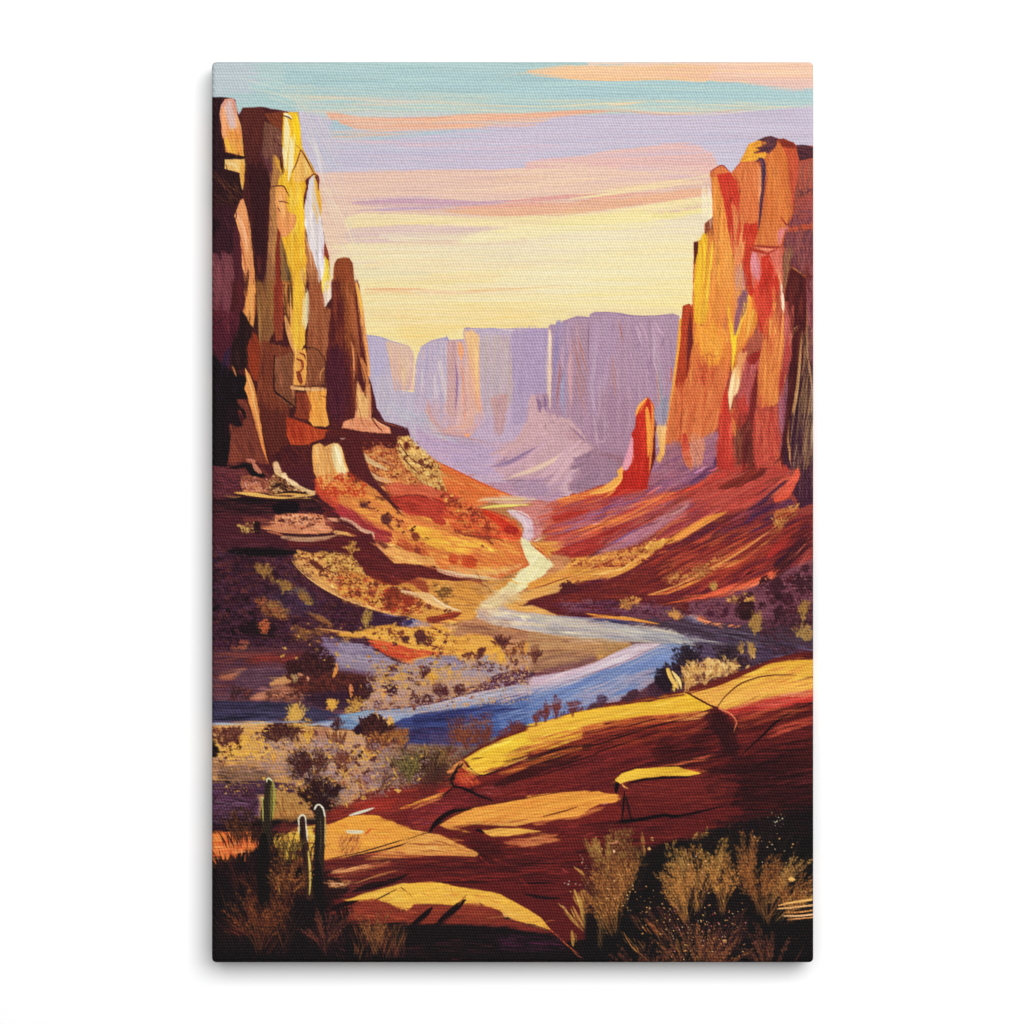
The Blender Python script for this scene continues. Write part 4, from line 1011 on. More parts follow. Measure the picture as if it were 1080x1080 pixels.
h d8c898/b8a4b0/dccca4/a898b0/c8b08c/9c9ab4/d4c0a0 130 7 260 7 330,800 700,835 1095,880 1095,980 700,935 400,870 a=.7 j=3
s 7c7ca0 22 700,835 860,850 980,860 1100,880 a=.7 d=.35
s 44406c 18 880,855 980,860 1090,872 a=.8
s 9c98ac 10 380,810 560,850 800,900 a=.6
s e4d8a8 12 400,800 520,830 700,860 900,880 a=.8
s e4c4a0 10 640,920 800,945 960,965 1100,970 a=.9
l 8c4c40 6 470,890 620,930 760,955
s c06c38 14 880,825 980,840 1090,855 a=.9
B 220 480 4.909
t 12 4
p 541f28>3c1a2c 0,60 300,40 560,60 720,100 850,200 1100,500 1100,1100 0,1100 f=3
p 4e1f2c 0,120 600,120 600,500 0,500 f=5 a=.7
h 5e2c3c/3c1a2a/6c3848/48222e/4c2840 260 12 120 4 10,210 500,230 900,600 1050,1000 20,1080 a=.5 j=12
# slope with warm light, right side
p d88c3c>e09840 600,110 720,90 850,140 960,260 1100,380 1100,580 960,560 850,400 700,300 600,200 f=3
p c04834>b84034 560,130 620,120 700,210 800,330 900,420 860,420 760,360 640,260 560,200 f=3
h c85034/b04038/d06840/a83838 50 14 130 42 570,140 700,200 880,410 760,350 600,240 a=.6
h e8ac4c/dc9440/e0a048/e4b458/d07838 120 14 110 35 700,150 850,180 1090,400 1090,470 900,400 740,260 a=.55 j=20
q b84434>b04838 880,180 1100,160 1100,330 1000,290 920,240 f=3
h c85c3c/a43c34/c05040/d47048 50 11 120 15 880,150 1090,180 1090,310 960,270 a=.6 j=15
p d88a4c 560,90 700,90 720,150 640,160 f=5 a=.6
p 63222a 800,0 1100,0 1100,60 900,60 f=2
p a85038>c06c3c 780,0 1100,0 1100,150 980,160 900,150 820,80 f=2
d d89450/c07844/7c3430/e0a860/a85038/c85c38 220 17 800,10 1095,10 1095,160 900,150 s=1.5 r=20
s c8a884 22 790,10 860,55 930,78 a=.95
s c8a480 22 815,65 870,115 960,135 990,140 a=.9
s d8b888 14 1000,20 1040,60 1090,90 a=.8
s d8b888 10 990,60 1040,100 1090,120 a=.6
p 5c2028 640,0 780,0 830,80 880,170 960,230 1060,320 960,260 860,190 780,120 720,90 f=2
h e08c40/d06c38/c84c30/e0a04c 60 13 50 20 640,100 860,110 860,190 700,170 a=.8 j=60
m 7c3430/8c4038/c07840 1.5 2 700,150 860,180 1090,380 1060,420 860,340 740,260
q 74383a 780,245 800,232 830,250 815,275 785,268 f=1
q 74383a 900,325 930,305 950,320 935,350 900,362 895,340 f=1
h 54282c 10 5 30 20 895,310 950,310 940,360 895,360 a=.7
l 6c2c24 7 940,250 980,290 1020,330
m c88040/b0603c/e8b454 1.1 2 840,180 1090,380 1090,540 1000,500 900,330 a=.8
p d06838 960,380 1100,400 1100,480 980,440 f=4 a=.6
m b85c38/9c4434 0.6 2 970,410 1100,400 1100,500 1010,480 a=.85
# big dark shadow wedge with pale rim
p 5e2028>64222a 560,200 640,300 700,340 840,410 850,460 960,555 1100,565 1100,700 960,700 850,640 820,620 760,520 560,470 420,480 400,420 650,400 600,330 f=1
h 702a2c/501a24/642428/7a302e 70 10 150 12 580,260 700,350 850,460 960,570 1095,580 1095,690 860,620 640,470 a=.5
s c89470 22 615,330 680,340 740,370 850,405 a=1 d=.05 e=.5 z=.7
s d8a47c 12 850,405 858,440 850,460 a=1 e=1 z=1
s dca070 24 850,460 900,510 960,548 1060,560 a=1 d=.05 e=.6 z=.6
q d8a064 900,450 960,470 1100,510 1100,562 980,555 900,510 f=1.5
h e0ac70/c88858/dc9c5c 26 9 90 18 910,470 1095,520 1095,560 960,545 a=.6
s dcae68 24 655,400 700,408 765,418 a=.9 d=.1 e=.8
p a85438>c07844 960,620 1100,600 1100,700 1020,690 f=4 a=.8
h b86040/d8a868/8c3c30/c87c4c 30 9 90 10 850,630 1095,640 1095,700 940,690 a=.6
# ledges
p 3a1820 20,200 560,210 600,290 300,300 20,300 f=3
h 241218/4c2428/30161c/5c2c34 60 9 130 2 20,225 560,235 590,290 20,330 a=.7
q 1c1016 340,245 470,250 460,290 350,300 f=2
q 1c1016 130,225 300,232 320,245 160,245 f=2
q 6c3440>5c2c38 20,80 160,60 180,130 130,200 20,210 f=4
h 7c3c4c/4c2030 20 9 70 80 25,90 150,80 140,190 30,200 a=.6
d 804048/3c1820/c88070 24 12 150,90 300,110 290,180 170,170
p b06c54>c88858 170,110 230,100 300,135 330,150 310,195 180,190 165,150 f=1
d 7c3c3c/d89c80/985044 44 13 170,115 310,140 300,190 180,180
l 5c2c30 5 180,125 210,118 235,140 260,130 300,150
p 8c5c40 310,140 360,60 400,100 440,140 500,175 550,190 545,215 320,212 300,180 f=1
d 4c2c24/d8b878/e0c488/6c4430/a87848/3a1c1c 110 13 320,120 360,80 460,150 550,190 540,212 320,205
s d8bc78 20 340,50 355,90 400,120 a=.9
s e4cc88 18 400,115 440,150 490,175 545,190 a=.9 d=.15
s 38201c 12 320,170 380,160 430,180 a=.8
s 3c2020 12 330,200 430,195 540,205 a=.9
s d8a44c 16 135,195 220,200 320,212 a=1 d=.1 e=.6
s e0b05c 12 190,205 330,218 460,225 550,222 a=1 e=.4
s e0bc6c 11 430,215 500,208 550,205 a=.9
l 8c5034 6 540,225 560,235 575,245
s 9c7c50 16 80,205 130,215 170,215 a=.7
p c88058>d08c60 345,310 430,300 520,300 590,310 610,350 650,395 600,410 480,412 380,405 270,385 250,370 340,355 f=1.5
h d89868/b87050/d4905c/e0a878 50 10 80 5 350,310 590,320 630,390 400,400 280,380 a=.6 j=10
d 6c3434/54242c/8c4c40/5c2c30 46 15 350,330 550,320 560,350 470,390 380,350
l 5c2c30 7 340,310 338,345
s 4c2028 10 385,408 500,414 600,408 665,402 a=1 e=.6
s b08868 26 380,425 480,435 580,432 670,415 a=.95 d=.15 e=.5
s c07850 10 300,395 350,405 400,420 a=.8
p 884040 600,300 620,330 660,390 610,360 f=2
d b09050/8c7040/c09c58/745038 34 17 150,360 240,350 240,400 170,400
d 3a1c20 10 24 230,340 265,350 265,390 235,390
h 7c3c44/54243c/8c4840 30 9 90 6 180,330 340,300 340,360 200,400 a=.5
q 241418 100,490 300,480 440,500 440,520 240,530 120,515 f=3
h 241218/3a1824 26 10 120 3 100,480 430,490 430,525 130,520 a=.6
# lit scrub slope
p d8a054>dca458 430,540 460,490 540,510 590,500 640,520 720,520 760,560 800,600 830,640 960,700 1100,760 1100,840 960,830 840,800 700,720 560,650 f=1.2
h e0b060/d09448/e4b86c/dca050 80 11 110 30 440,540 640,560 1090,790 1090,835 850,790 560,640 a=.5
m 74342c/c89850 1.0 1 450,495 740,520 830,640 820,700 560,600 f=2
d 74342c/8c4838/b07444/e0bc68/c8a050/602c28/d8b058 200 12 450,500 740,520 830,640 820,700 560,600 s=1.3
m c8a050/b08840/e0bc64/8c5c38 0.4 2 575,500 650,500 740,520 830,630 800,690 720,650 620,590 f=2
d d0a854/c09848/7c4434 70 13 580,500 740,510 830,630 760,640 620,590
d 5c2c2c/744038/a05040 90 10 520,590 900,740 1090,800 1080,830 880,780 560,630
l 5c2020 6 540,550 610,590 680,630 740,660
s dca85c 18 430,545 520,620 640,700 800,780 a=.9 d=.15
s d8a458 14 440,530 460,500 455,490 a=.8
q 984434>a05038 920,710 980,700 1060,740 1070,780 960,780 910,760 f=3
m b04c30/8c3428/d08040/7c2c28 0.4 2 900,700 1100,730 1100,830 940,810 f=2
d b04c30/8c3428/e0a050 50 12 900,700 1090,740 1090,820 940,800
s d8a868 24 840,640 940,690 1040,720 1100,740 a=.9 d=.15
s e0b878 14 960,690 1040,705 1100,720 a=.7
p 8888a8 1080,830 1100,830 1100,860 1080,860 f=2
# purple gap, small lit band
p 54304c>4c3050 820,800 960,840 1100,860 1100,900 960,890 830,890 f=3
h 7c7494/5c3858/3c2444 30 9 100 6 830,810 1095,850 1095,900 830,890 a=.6
q 9088a8 1000,850 1100,850 1100,890 1020,885 f=4
d 3c3058 3 22 1030,850 1060,870 1050,880
p d8a450>dca848 540,900 680,915 780,915 860,920 900,905 1000,920 1100,900 1100,1010 980,975 860,945 700,930 f=1.5
h e0b058/c89040/dca850 40 10 80 8 700,915 900,910 1090,930 1090,1000 900,950 a=.5
d 5c3440/d8a858/e4bc60/3c2030/8c5c38 100 16 760,900 1090,900 1095,1000 900,940
s 5c2424 8 600,915 760,935 880,950 1000,985 a=.9
s d89c58 9 560,895 640,910 740,915 a=.9
d 9c7c44/8c6c3c/b08c48 26 20 800,800 830,820 825,900 800,890 r=90
s 9c7848 20 815,805 808,850 815,890 a=.8
# dark thicket left
m 241319/6c3a34/301624/5a3040 0.5 2 0,480 440,520 560,700 820,820 860,940 600,1000 0,1080 f=10 a=.75
m 5c3a54/3c2244 0.8 1 0,480 440,520 560,700 820,820 860,940 600,1000 0,1080 f=10 a=.5
h 301620/28141c/3a1c2c 160 14 90 10 20,500 300,530 420,700 400,900 20,1000 a=.6 j=40
q 221317 180,870 340,860 350,930 240,960 160,930 f=8 a=.8
m 8c6c3c/a07c44/6c4434 -0.3 2 240,555 290,560 320,590 340,640 420,660 440,720 390,710 330,660 290,620 250,600 f=2 a=.8
d 8c6c3c/a07c44/7c5c38/6c4434 26 14 245,560 320,580 340,650 400,680 420,720 330,640 260,610 a=.75
m 8c6c3c/9c7c44 -0.2 2 440,680 480,690 550,770 520,785 480,740 f=2 a=.8
d 8c6c3c/a08040/745438 12 14 440,680 490,700 550,770 520,780 460,720 a=.75
m 885038/7c6034/8c4c30 0 2 240,740 330,730 420,800 410,855 290,830 f=3 a=.7
d 885038/a06038/746038/8c4c30 26 14 240,740 330,740 410,800 400,850 300,830 a=.7
d a85c3c/b06840/8c4c38 20 24 265,850 310,860 300,920 270,910 a=.85
m 7c5434/6c4434 0.2 2 440,880 560,880 640,850 570,960 450,960 f=3 a=.7
d 8c5c3c/745034/7c4c3c 14 14 450,890 560,890 640,860 560,950 450,950 a=.65
s a07844 20 500,810 580,840 650,885 a=.7 d=.35
s 8c5834 16 520,830 600,860 640,890 a=.6
d 5c2c2c/743430/4c2440 60 24 60,560 240,540 250,760 100,800 a=.4
q 483a60 300,720 460,700 560,780 480,840 360,800 f=10 a=.4
d a05c48/b06c54/8c4844 22 20 130,980 200,960 190,1010 110,1030 a=.85
d c08850/a87440 8 26 95,1030 130,1030 130,1070 105,1080
h 742c34/8c3840/5c2430 50 10 130 -4 200,1020 420,1000 480,1050 200,1080 a=.6
p 7c6480 560,990 820,980 900,1040 960,1080 640,1090 f=4
h 8c7490/6c5070/9880a0/7c6088 60 9 110 5 580,1000 840,990 960,1080 640,1080 a=.6
h 5c3844/74504c 26 9 120 6 520,930 820,940 900,980 560,990 a=.5
d 9c7c48/8c6440 18 24 700,940 745,950 740,1010 705,1010 a=.8
d 54242c/6c3038 16 22 840,1000 880,1010 870,1040
p c84c38>d88840 830,960 900,970 980,985 1100,1020 1100,1085 1020,1080 920,1040 860,1000 f=1.5 x=30
h d05c3c/c04434/dc8444/e09848 40 11 110 22 840,970 1000,1000 1090,1040 1090,1080 900,1020 a=.6
g 3c1a1c/54242a/4c2024 60 7 90 480,1080 640,1080 s=30
B 220 300 4.909
t 60 4
p 5e2426>541f24 545,830 700,820 760,930 800,1000 700,1060 600,1040 540,960 f=2
p d8a45c>d89a50 540,835 575,822 600,840 650,820 685,840 702,920 726,965 700,1012 680,1040 640,1060 600,1070 570,1040 545,960 535,900 f=.8 x=90
h e4bc7c/c08c4c/dcae6c/b07a48 40 10 110 84 545,835 690,835 715,980 620,1050 560,1000 a=.6
q e8d294 640,825 672,828 692,870 700,930 715,975 690,1000 655,952 640,880 f=1.5
s f0e0ac 22 655,835 672,880 685,940 a=.8
l 8c5038 6 590,835 600,860 625,850
m e09040/c85830/b83c2c 0.5 2 560,1000 640,960 800,960 830,1080 600,1080 f=4
p 7c3834>84403a 100,945 200,900 290,960 340,1000 300,1060 160,1000 f=2 a=.5
B 370 300 4.909
t 40 4
p 5a2026>5c2226 0,745 60,765 200,775 250,790 300,800 260,880 180,860 90,830 40,880 80,960 150,1060 0,1080 f=1.5
p c07848>c8743c 60,870 150,830 240,870 300,960 420,1040 480,1085 480,1130 0,1130 0,1085 120,1080 60,980 f=2 x=90
p d08440>cc6434 380,870 440,915 520,955 620,1000 730,1050 800,1078 900,1130 430,1130 420,1000 f=.8
h e08c48/d07038/dc8040/c85c30 40 11 120 28 440,920 640,1010 800,1080 460,1080 a=.6 j=6
s c8502c 9 440,915 560,972 700,1040 790,1078 a=.7
m 8c3830/6c2a28/a84c34/d8a458 0.7 2 50,850 260,860 420,1040 400,1085 60,1085 a=.8
m e0a458/d88c44/7c3028 0.9 1 50,850 260,860 420,1040 400,1085 60,1085 a=.8
s c8a874 26 55,865 100,915 190,960 a=.95 z=.2
s c8a070 24 85,958 130,1000 220,1025 a=.95 z=.2
s b88c60 10 120,880 190,920 250,950 a=.7
p dcb464>d0a458 245,790 300,785 330,820 400,885 450,930 470,1000 500,1075 400,1060 330,990 270,930 235,850 f=1
m 8c5834/6c3028/b07c44 0.9 2 245,790 310,785 460,930 500,1080 380,1060 240,860 f=2
m e8cc80/c89850 0.7 1 245,790 310,785 460,930 480,1060 380,1040 240,860 f=2 a=.8
d 5c2828/743830 9 26 280,810 330,830 460,960 400,960 300,860 s=1.1
l 54202a 6 250,820 290,880 340,920 395,950
l 54202a 5 270,900 320,950 360,990
q 6c2a28 275,820 295,815 300,840 280,855 f=1
B 640 470 4.909
t -24 4
p 9c4440>84303c 0,260 60,200 280,190 480,120 600,100 1100,60 1100,800 400,860 0,830 f=4
p a85058>a04c58 150,180 240,150 480,110 560,60 580,120 540,160 420,220 200,280 f=4
h b46860/a05864/8c4c64/b85c54/98546c/7c4470 90 9 200 -26 120,240 560,80 590,140 300,320 40,400 a=.6 j=6
q 8c5070>7c4868 440,90 540,10 560,80 540,140 380,210 260,240 f=5
s 5c3050 22 560,80 480,150 380,190 a=.7
p c02c2a>b42c2c 95,110 130,60 240,60 230,190 180,240 90,290 0,340 0,280 60,190 f=2
h cc3c30/a82828/c84838 50 11 150 -30 100,130 230,120 180,230 20,320 a=.6
p c06030 200,90 235,100 200,160 f=3 a=.5
s e8a44c 26 80,115 60,160 30,195 -10,215 a=1 d=.1 e=.6 z=.6
s e09c48 16 50,220 0,260 -20,265 a=.8
h d86840/e08c48/c04438/b45458/a0506c/cc5c40 110 8 240 -24 0,300 300,240 420,240 260,330 0,440 a=.7 j=4
s e08440 20 0,350 160,310 300,260 380,240 a=.8 d=.4
s e08840 18 0,400 120,370 280,320 300,290 a=.8 d=.4
s c83c34 14 380,245 480,200 560,140 a=.8
p b4403c>ac3c3c 430,240 560,140 700,100 740,80 800,110 840,140 960,60 980,120 960,200 900,280 800,300 640,350 500,360 380,330 f=4
h c04c44/a03438/b85450/983038/c8584c/ac4448 150 11 180 -24 440,240 720,110 960,140 900,280 640,340 460,340 a=.5 j=9
p 6c2024>7c2828 590,215 680,150 760,100 830,110 820,140 700,210 620,225 f=2
h 7c2828/5c1c20 24 9 90 -28 600,210 760,110 820,130 700,205 a=.7
s 9c2c30 30 700,60 715,110 690,150 a=.7
# hot orange crests and dark troughs
h c05848/8c3850/a84448/7c3c5c/cc6c54/94304c 150 9 220 -25 0,430 260,320 460,270 640,340 480,420 300,490 0,545 a=.7 j=5
q a86478>9c5868 60,500 200,430 300,350 440,270 420,320 320,400 180,480 40,545 f=3 a=.7
h c0888c/b87080/8c5068/c88478 50 8 170 -30 60,510 440,270 400,350 180,480 40,545 a=.6
q dc6848>d85c40 990,100 1000,170 960,230 910,295 870,290 880,240 950,170 f=1
s 301c3c 10 900,170 800,240 770,270 a=.6
h 3c2040/54243c/7c3038/5a2848 70 8 130 -30 780,280 960,150 900,290 820,340 680,380 a=.75 j=8
h c45c48/d06c4c 24 6 130 -36 820,280 980,140 900,250 a=.7 j=6
m c88048/b86c3c -0.2 2 870,340 950,330 1000,300 990,330 960,360 980,385 920,400 900,440 840,440 860,400 f=2 a=.9
s d89848 18 930,305 960,320 1000,298 a=.9
h d09048/b06038/c87c40 20 9 70 -30 860,350 980,330 960,390 860,440 a=.6
p 742830>6c2434 300,500 620,360 860,380 1060,360 1060,520 900,700 700,720 500,790 200,780 0,800 0,720 250,560 f=4
h 8c2c30/7c2828/a83c34/94303a/5c2438/b04438 260 10 200 -24 280,520 640,360 860,400 1050,440 900,690 600,760 200,780 20,800 20,730 a=.6 j=6
h 4c2448/5c2c54/3c2040 50 8 160 -24 440,480 700,380 900,340 1060,380 1050,450 900,420 700,460 420,540 a=.7
s a84c60 20 620,400 740,350 860,320 a=.5
s e09038 30 310,500 400,450 520,380 620,345 a=1 d=.2 e=.3
s e8a048 16 340,490 430,430 540,380 a=.8
s c07040 14 240,480 330,410 440,375 a=.7
s d87040 12 260,560 340,540 440,510 a=.8
s d4603c 14 330,530 430,510 500,490 600,440 620,420 a=.7
s c87c40 26 220,770 400,720 560,640 700,590 820,500 900,440 a=.95 d=.3 e=.4 z=.3
s d89450 12 240,765 420,700 560,640 680,590 a=.9
s c46838 18 380,690 540,610 680,540 820,460 a=.8 d=.4
s a8442c 24 560,690 700,610 820,560 900,500 a=.6
s d86044 36 480,790 640,740 780,705 880,660 950,580 975,540 a=1 d=.25 e=.3
s e07850 16 560,775 700,735 820,700 920,630 a=.9
s c86040 12 600,690 640,640 700,630 a=.6
s b82c34 44 830,580 900,520 960,480 a=.6 d=.3
h 4c1a24/3c1622 40 9 130 -40 860,540 1040,400 1050,460 940,640 880,680 a=.6
s c84c48 7 985,640 1030,590 1060,560 a=.9
s c85c50 6 1000,520 960,570 920,620 a=.9
l c86c50 5 1050,480 1000,540 960,570 a=.8
s 3c1838 10 860,630 930,560 960,530 a=.8
q 6c2430 300,560 340,520 480,500 420,560 200,600 f=3 a=.7
d c08040/a86038/d0904c/7c3030 70 18 300,680 480,620 580,600 560,650 360,700
d b08448/c49454 4 34 520,700 560,710 560,740 530,740
# left lit scrub shelf
p d09440>d89840 -10,540 100,540 180,520 260,490 300,490 250,540 200,590 100,640 0,700 -10,700 f=1.5
h e0a84c/c88038/dcac58/b86834 50 10 90 -20 0,550 280,500 200,590 10,690 a=.6
d 8c3c30/742c2c/b06038/e0b060/c88c40 110 16 0,545 270,490 220,570 60,630 0,630
s dcb060 18 0,690 80,650 180,590 250,550 a=.95 d=.15
s 5c1c24 10 0,720 80,700 200,640 260,580 a=.9
s d07840 12 60,700 130,670 200,630 a=.7
# mauve flat with shrubs on the far right
p 7a4454>6c3c50 0,820 300,830 500,800 720,740 850,700 950,640 1060,590 1100,600 1100,960 800,960 400,940 200,900 0,880 f=3
h 845060/6c384c/744054/905c6c/5c3044 200 9 90 3 10,830 500,810 850,710 1060,610 1090,950 700,930 300,880 a=.5 j=10
m 4c1c2c/3c1a24/6c3a4c 0.5 2 760,740 900,690 1060,620 1060,870 880,850 f=4
d 4c1c2c/3c1a24/5c2430 40 22 760,760 920,700 1060,640 1060,860 860,820 s=1.1
q 3c1820 850,700 900,690 915,740 870,770 845,745 f=2
m 2c161c/341a1e -0.6 2 665,805 755,800 765,860 720,900 665,885 f=2
q 3c1a26 900,770 950,770 960,800 920,820 895,800 f=2
d 44202c/3a1c24 30 36 980,690 1050,680 1060,740 990,740
m 4c2030/8c5c64 0.9 2 0,825 640,800 640,900 200,880 f=3 a=.7
d 4c2030/5c2838 50 16 60,830 640,810 640,880 520,890
p 8a5c38 620,780 780,770 760,810 640,810 f=3 a=.5
d a87c44/b88c50/946c3c 40 13 610,790 790,770 770,810 620,815
m b08444/8c5c3c/c0904c 0 2 50,800 190,780 170,830 130,850 60,860 f=2
d b08444/c0904c/8c5c3c 20 14 60,800 190,790 160,840 70,850
d c88448/b87040/d89850 26 24 325,850 370,860 410,900 340,890
h 34181c/3c1c28/2c1418 130 12 60 80 860,850 1090,840 1090,1080 860,1040 a=.5 j=60
d 8c7040/9c7c48/745838 34 14 755,890 800,900 790,960 750,960
s 94784c 44 775,880 772,930 765,970 a=.9 d=.2 e=.4
d 9c7c48/8c6c40 30 24 1000,830 1030,850 1030,900 1005,890 a=.8
s 9c7c48 26 1018,820 1020,870 1012,910 a=.8
m 8c6c40/a08450 0 2 960,930 1060,910 1050,1000 990,1000 f=2
d 8c6c40/a08450 14 16 960,940 1060,920 1050,1000 960,970 a=.8
s ec8450 26 430,880 520,920 600,935 695,938 a=1 d=.1 e=.3 z=.5
s f09860 12 480,900 560,922 660,935 a=.8
s d87848 10 430,875 500,890 520,905 a=.7
q 7c7c94 400,890 460,890 540,940 500,950 430,930 f=4 a=.8
q 5c4050 280,840 400,830 400,900 300,880 f=4 a=.5
# streaks where the water turns
p 4c3848 200,900 560,920 1100,960 1100,1100 380,1100 300,960 f=5
h 3c2c40/54384c/2c2030/6c5c6c/4c3a50 160 6 200 9 260,900 560,930 860,980 860,1060 600,1060 380,960 a=.65 j=5
p b8a494>8c8490 0,900 200,930 330,960 480,1000 400,1040 200,1010 0,1000 f=4
h d4c4a4/9c94a0/c0b098/7c7c94/dccaa8/6c6c8c 90 6 240 9 0,925 200,930 480,990 420,1030 200,1020 0,990 a=.65 j=4
s d8903c 14 0,885 100,895 220,915 280,925 a=1 d=.1 e=.8
s e0a858 8 0,880 120,892 180,905 a=.8
s 2c2850 14 0,905 60,915 140,925 a=.8
B 220 640 4.909
t 2 4
# plain above the river, left and middle
p 54303c>6c4858 0,230 420,200 840,200 1100,300 1100,560 800,560 600,640 0,620 f=5 a=.9
h 642c34/4c2434/7c3c3c/5a3044 120 10 140 -4 20,240 480,230 420,380 200,440 20,470 a=.6
s 7c3a3c 30 60,240 240,250 400,230 a=.5
q 6c2c30 200,260 480,230 460,280 240,300 f=4 a=.8
h 742c30/8c343a 26 10 140 -4 220,250 480,240 440,290 230,300 a=.6
s a86850 34 60,370 140,355 200,320 a=.8 d=.25
h a86c54/b8785c/8c4c44 26 9 90 -14 50,340 200,310 180,370 50,380 a=.6
q 5c3c4c 180,330 340,300 420,330 330,400 200,440 100,450 f=5
h 6c4c58/4c2c40/7c5460 40 9 110 -8 120,330 420,300 320,410 140,450 a=.5
q b88c5c>bc8c58 320,400 360,370 430,345 450,370 420,400 350,405 f=2
p a87058>a06858 215,470 260,440 340,415 420,400 500,430 560,460 490,480 300,490 220,490 f=3
h b88064/9c5c50/c88c6c 36 9 110 -10 230,460 350,415 470,430 460,480 240,485 a=.6
m 3c2024/54282c 0 2 120,410 220,425 210,480 110,480 f=3
d 3c2024/54282c/743c38 14 16 130,420 220,430 200,475 110,475
m 44242a/5c302c/7c4840 0.4 2 300,440 480,440 480,495 300,495 f=3
d 44242a/5c302c/7c4840 14 16 300,450 470,450 470,490 300,490
h 8c4c4c/6c3440 24 7 120 -3 20,480 340,480 300,500 20,505 a=.5
# lilac ground behind
p 84708c>806880 600,170 830,200 1000,290 1100,310 1100,400 900,380 700,330 560,260 f=5
h 947c98/74587c/8c7090/a088a0 90 9 110 4 580,190 840,210 1090,320 1080,380 800,330 600,270 a=.5
s 6c302c 10 850,225 920,250 990,285 1070,310 a=.95 e=.5
q c84838>e09048 840,190 920,190 1010,210 1100,240 1100,300 1030,290 960,260 880,225 f=2 x=20
h d8603c/c44434/dc8444/b83c30 40 11 90 22 850,190 1080,240 1090,295 960,255 a=.5
d 5c3040/8c6478/7c5468 40 22 700,280 1000,300 1000,350 760,340
m d0a04c/c89448/e0b050 0.2 2 880,310 1100,300 1100,430 950,420 830,460 f=3
d d0a04c/c89448/e0b050/a87840 60 16 880,310 1090,310 1090,430 940,420 820,460
d 5c3440/742c34/4c2430 30 14 920,400 980,400 970,470 930,460
q 4c2434 925,410 975,405 970,460 935,465 f=3
p b08c68>b08868 800,430 1100,380 1100,510 960,520 850,540 780,500 f=5
h c09c78/9c7464/b88c64/a88088 70 9 100 -5 800,440 1090,400 1090,500 860,530 a=.5
d e0a848/d89c44 16 32 880,430 920,430 910,470 885,470
m 6c3834/844c3c 0.4 2 840,480 1090,470 1090,505 900,530 f=2
d 6c3834/4c2430/844c3c 26 16 840,490 900,490 1090,470 1090,500 900,530
# dark bush group
m 3c1c20/34181e/482228 -0.7 2 480,255 530,215 570,195 610,215 645,260 640,320 600,360 540,370 480,340 f=2
g 3c1c20/4c2426/2c1418 70 6 130 480,370 650,370 s=30
d 34181e/4c2428/2c1418 40 30 410,290 460,280 470,330 420,350
q 5c2c2c 430,380 600,350 800,350 880,380 760,440 560,450 440,430 f=5
m 542428/6c302c/44201f -0.1 2 420,370 600,340 870,370 720,450 440,450 f=4
h 542428/6c302c/44201f/7c3c34 40 7 50 60 410,370 600,340 860,370 720,450 440,450 a=.6 j=60
s c89068 14 510,360 515,375 510,385 a=.9
s c88c60 14 460,345 490,355 a=.8
s dc9444 26 665,290 655,330 645,370 a=.9
s a8a068 26 430,345 450,370 440,395 a=.7
p 3c2436 480,460 720,430 840,400 800,500 600,530 500,500 f=5
h 30182a/4c2440/3a1a24 40 10 70 80 500,450 820,400 800,490 560,520 a=.6 j=30
g 2e181e/44202a/34181c 50 9 110 730,490 830,490 s=22
s d08450 24 735,400 740,450 735,470 a=.9
s c08440 12 790,400 785,440 a=.7
d d0a04c/c89448/b88440 24 26 625,480 655,490 650,530 635,520
s d0a44c 30 640,480 640,530 a=.9
d c49c4c/b08c44/d8ac50 30 22 740,500 790,500 790,530 720,550
# the river, left reach
p 3c3450>403858 0,485 200,490 380,495 560,520 700,560 560,600 300,600 0,600 f=2
h 30284a/504864/3c304c/443a58/262038/4c4460 90 8 190 0 10,500 400,500 600,560 400,590 10,590 a=.6 j=2
s 1e1c34 14 20,585 160,575 260,565 a=.9
p 5c5c80>6c84a8 540,600 700,580 860,540 1100,510 1100,600 900,620 720,640 f=2
p 7c94b8>a094ac 540,605 640,595 760,570 850,545 900,560 1000,540 1100,515 1100,555 980,590 900,600 780,625 700,632 600,620 f=1
h 94a8c4/7c88b0/b0a4b4/8c9cbc/6c80b0 60 6 130 -9 560,605 860,545 1090,520 1090,560 800,620 a=.7 j=4
s 9cacc4 14 545,612 640,600 760,575 840,550 a=.8
p 3c4478>38406c 950,610 1000,590 1100,560 1100,700 1050,690 960,640 f=2
h 44508c/30386c/5c6ca0 30 8 110 -12 960,600 1090,560 1090,690 a=.6
l 6c3038 6 860,535 960,520 1050,515
# near bank: pale sand
p c89c60>b88858 0,610 100,610 220,600 360,595 460,610 560,625 760,640 850,660 920,740 1100,700 1100,900 960,960 700,1100 0,1100 f=3 x=90
s d8b070 26 60,612 200,605 360,598 a=.8 d=.2
h d8ac58/c08c50/d0a058/b8845c/e0b864 130 11 110 4 20,620 400,620 380,840 200,860 20,820 a=.5 j=12
h a88480/b8988c/98747c/b08878 120 11 90 8 380,660 860,660 960,900 700,960 560,860 420,800 a=.5 j=20
q dca844 180,660 300,640 330,740 300,800 160,820 60,790 100,720 f=8 a=.8
h e8b848/dcac44/e0b450 50 13 60 30 180,660 320,680 320,800 60,800 a=.5 j=40
# left bushes
m 4c2428/6c3834/7c4438 -0.1 2 18,620 160,628 155,700 60,710 18,660 f=2
d 4c2428/6c3834/7c4438/3c1c20 40 14 20,620 160,630 150,700 60,700 20,660
d 4c2428/6c3834/d8ac50/3a1a1e/8c5038 90 14 20,690 160,690 170,740 100,790 30,760
d e0b450/dcb060 20 26 20,680 80,680 70,780 25,780
q 241216 10,700 50,740 40,780 10,780 f=3
s d8a84c 14 120,700 135,720 a=.8
# mustard bush at the water
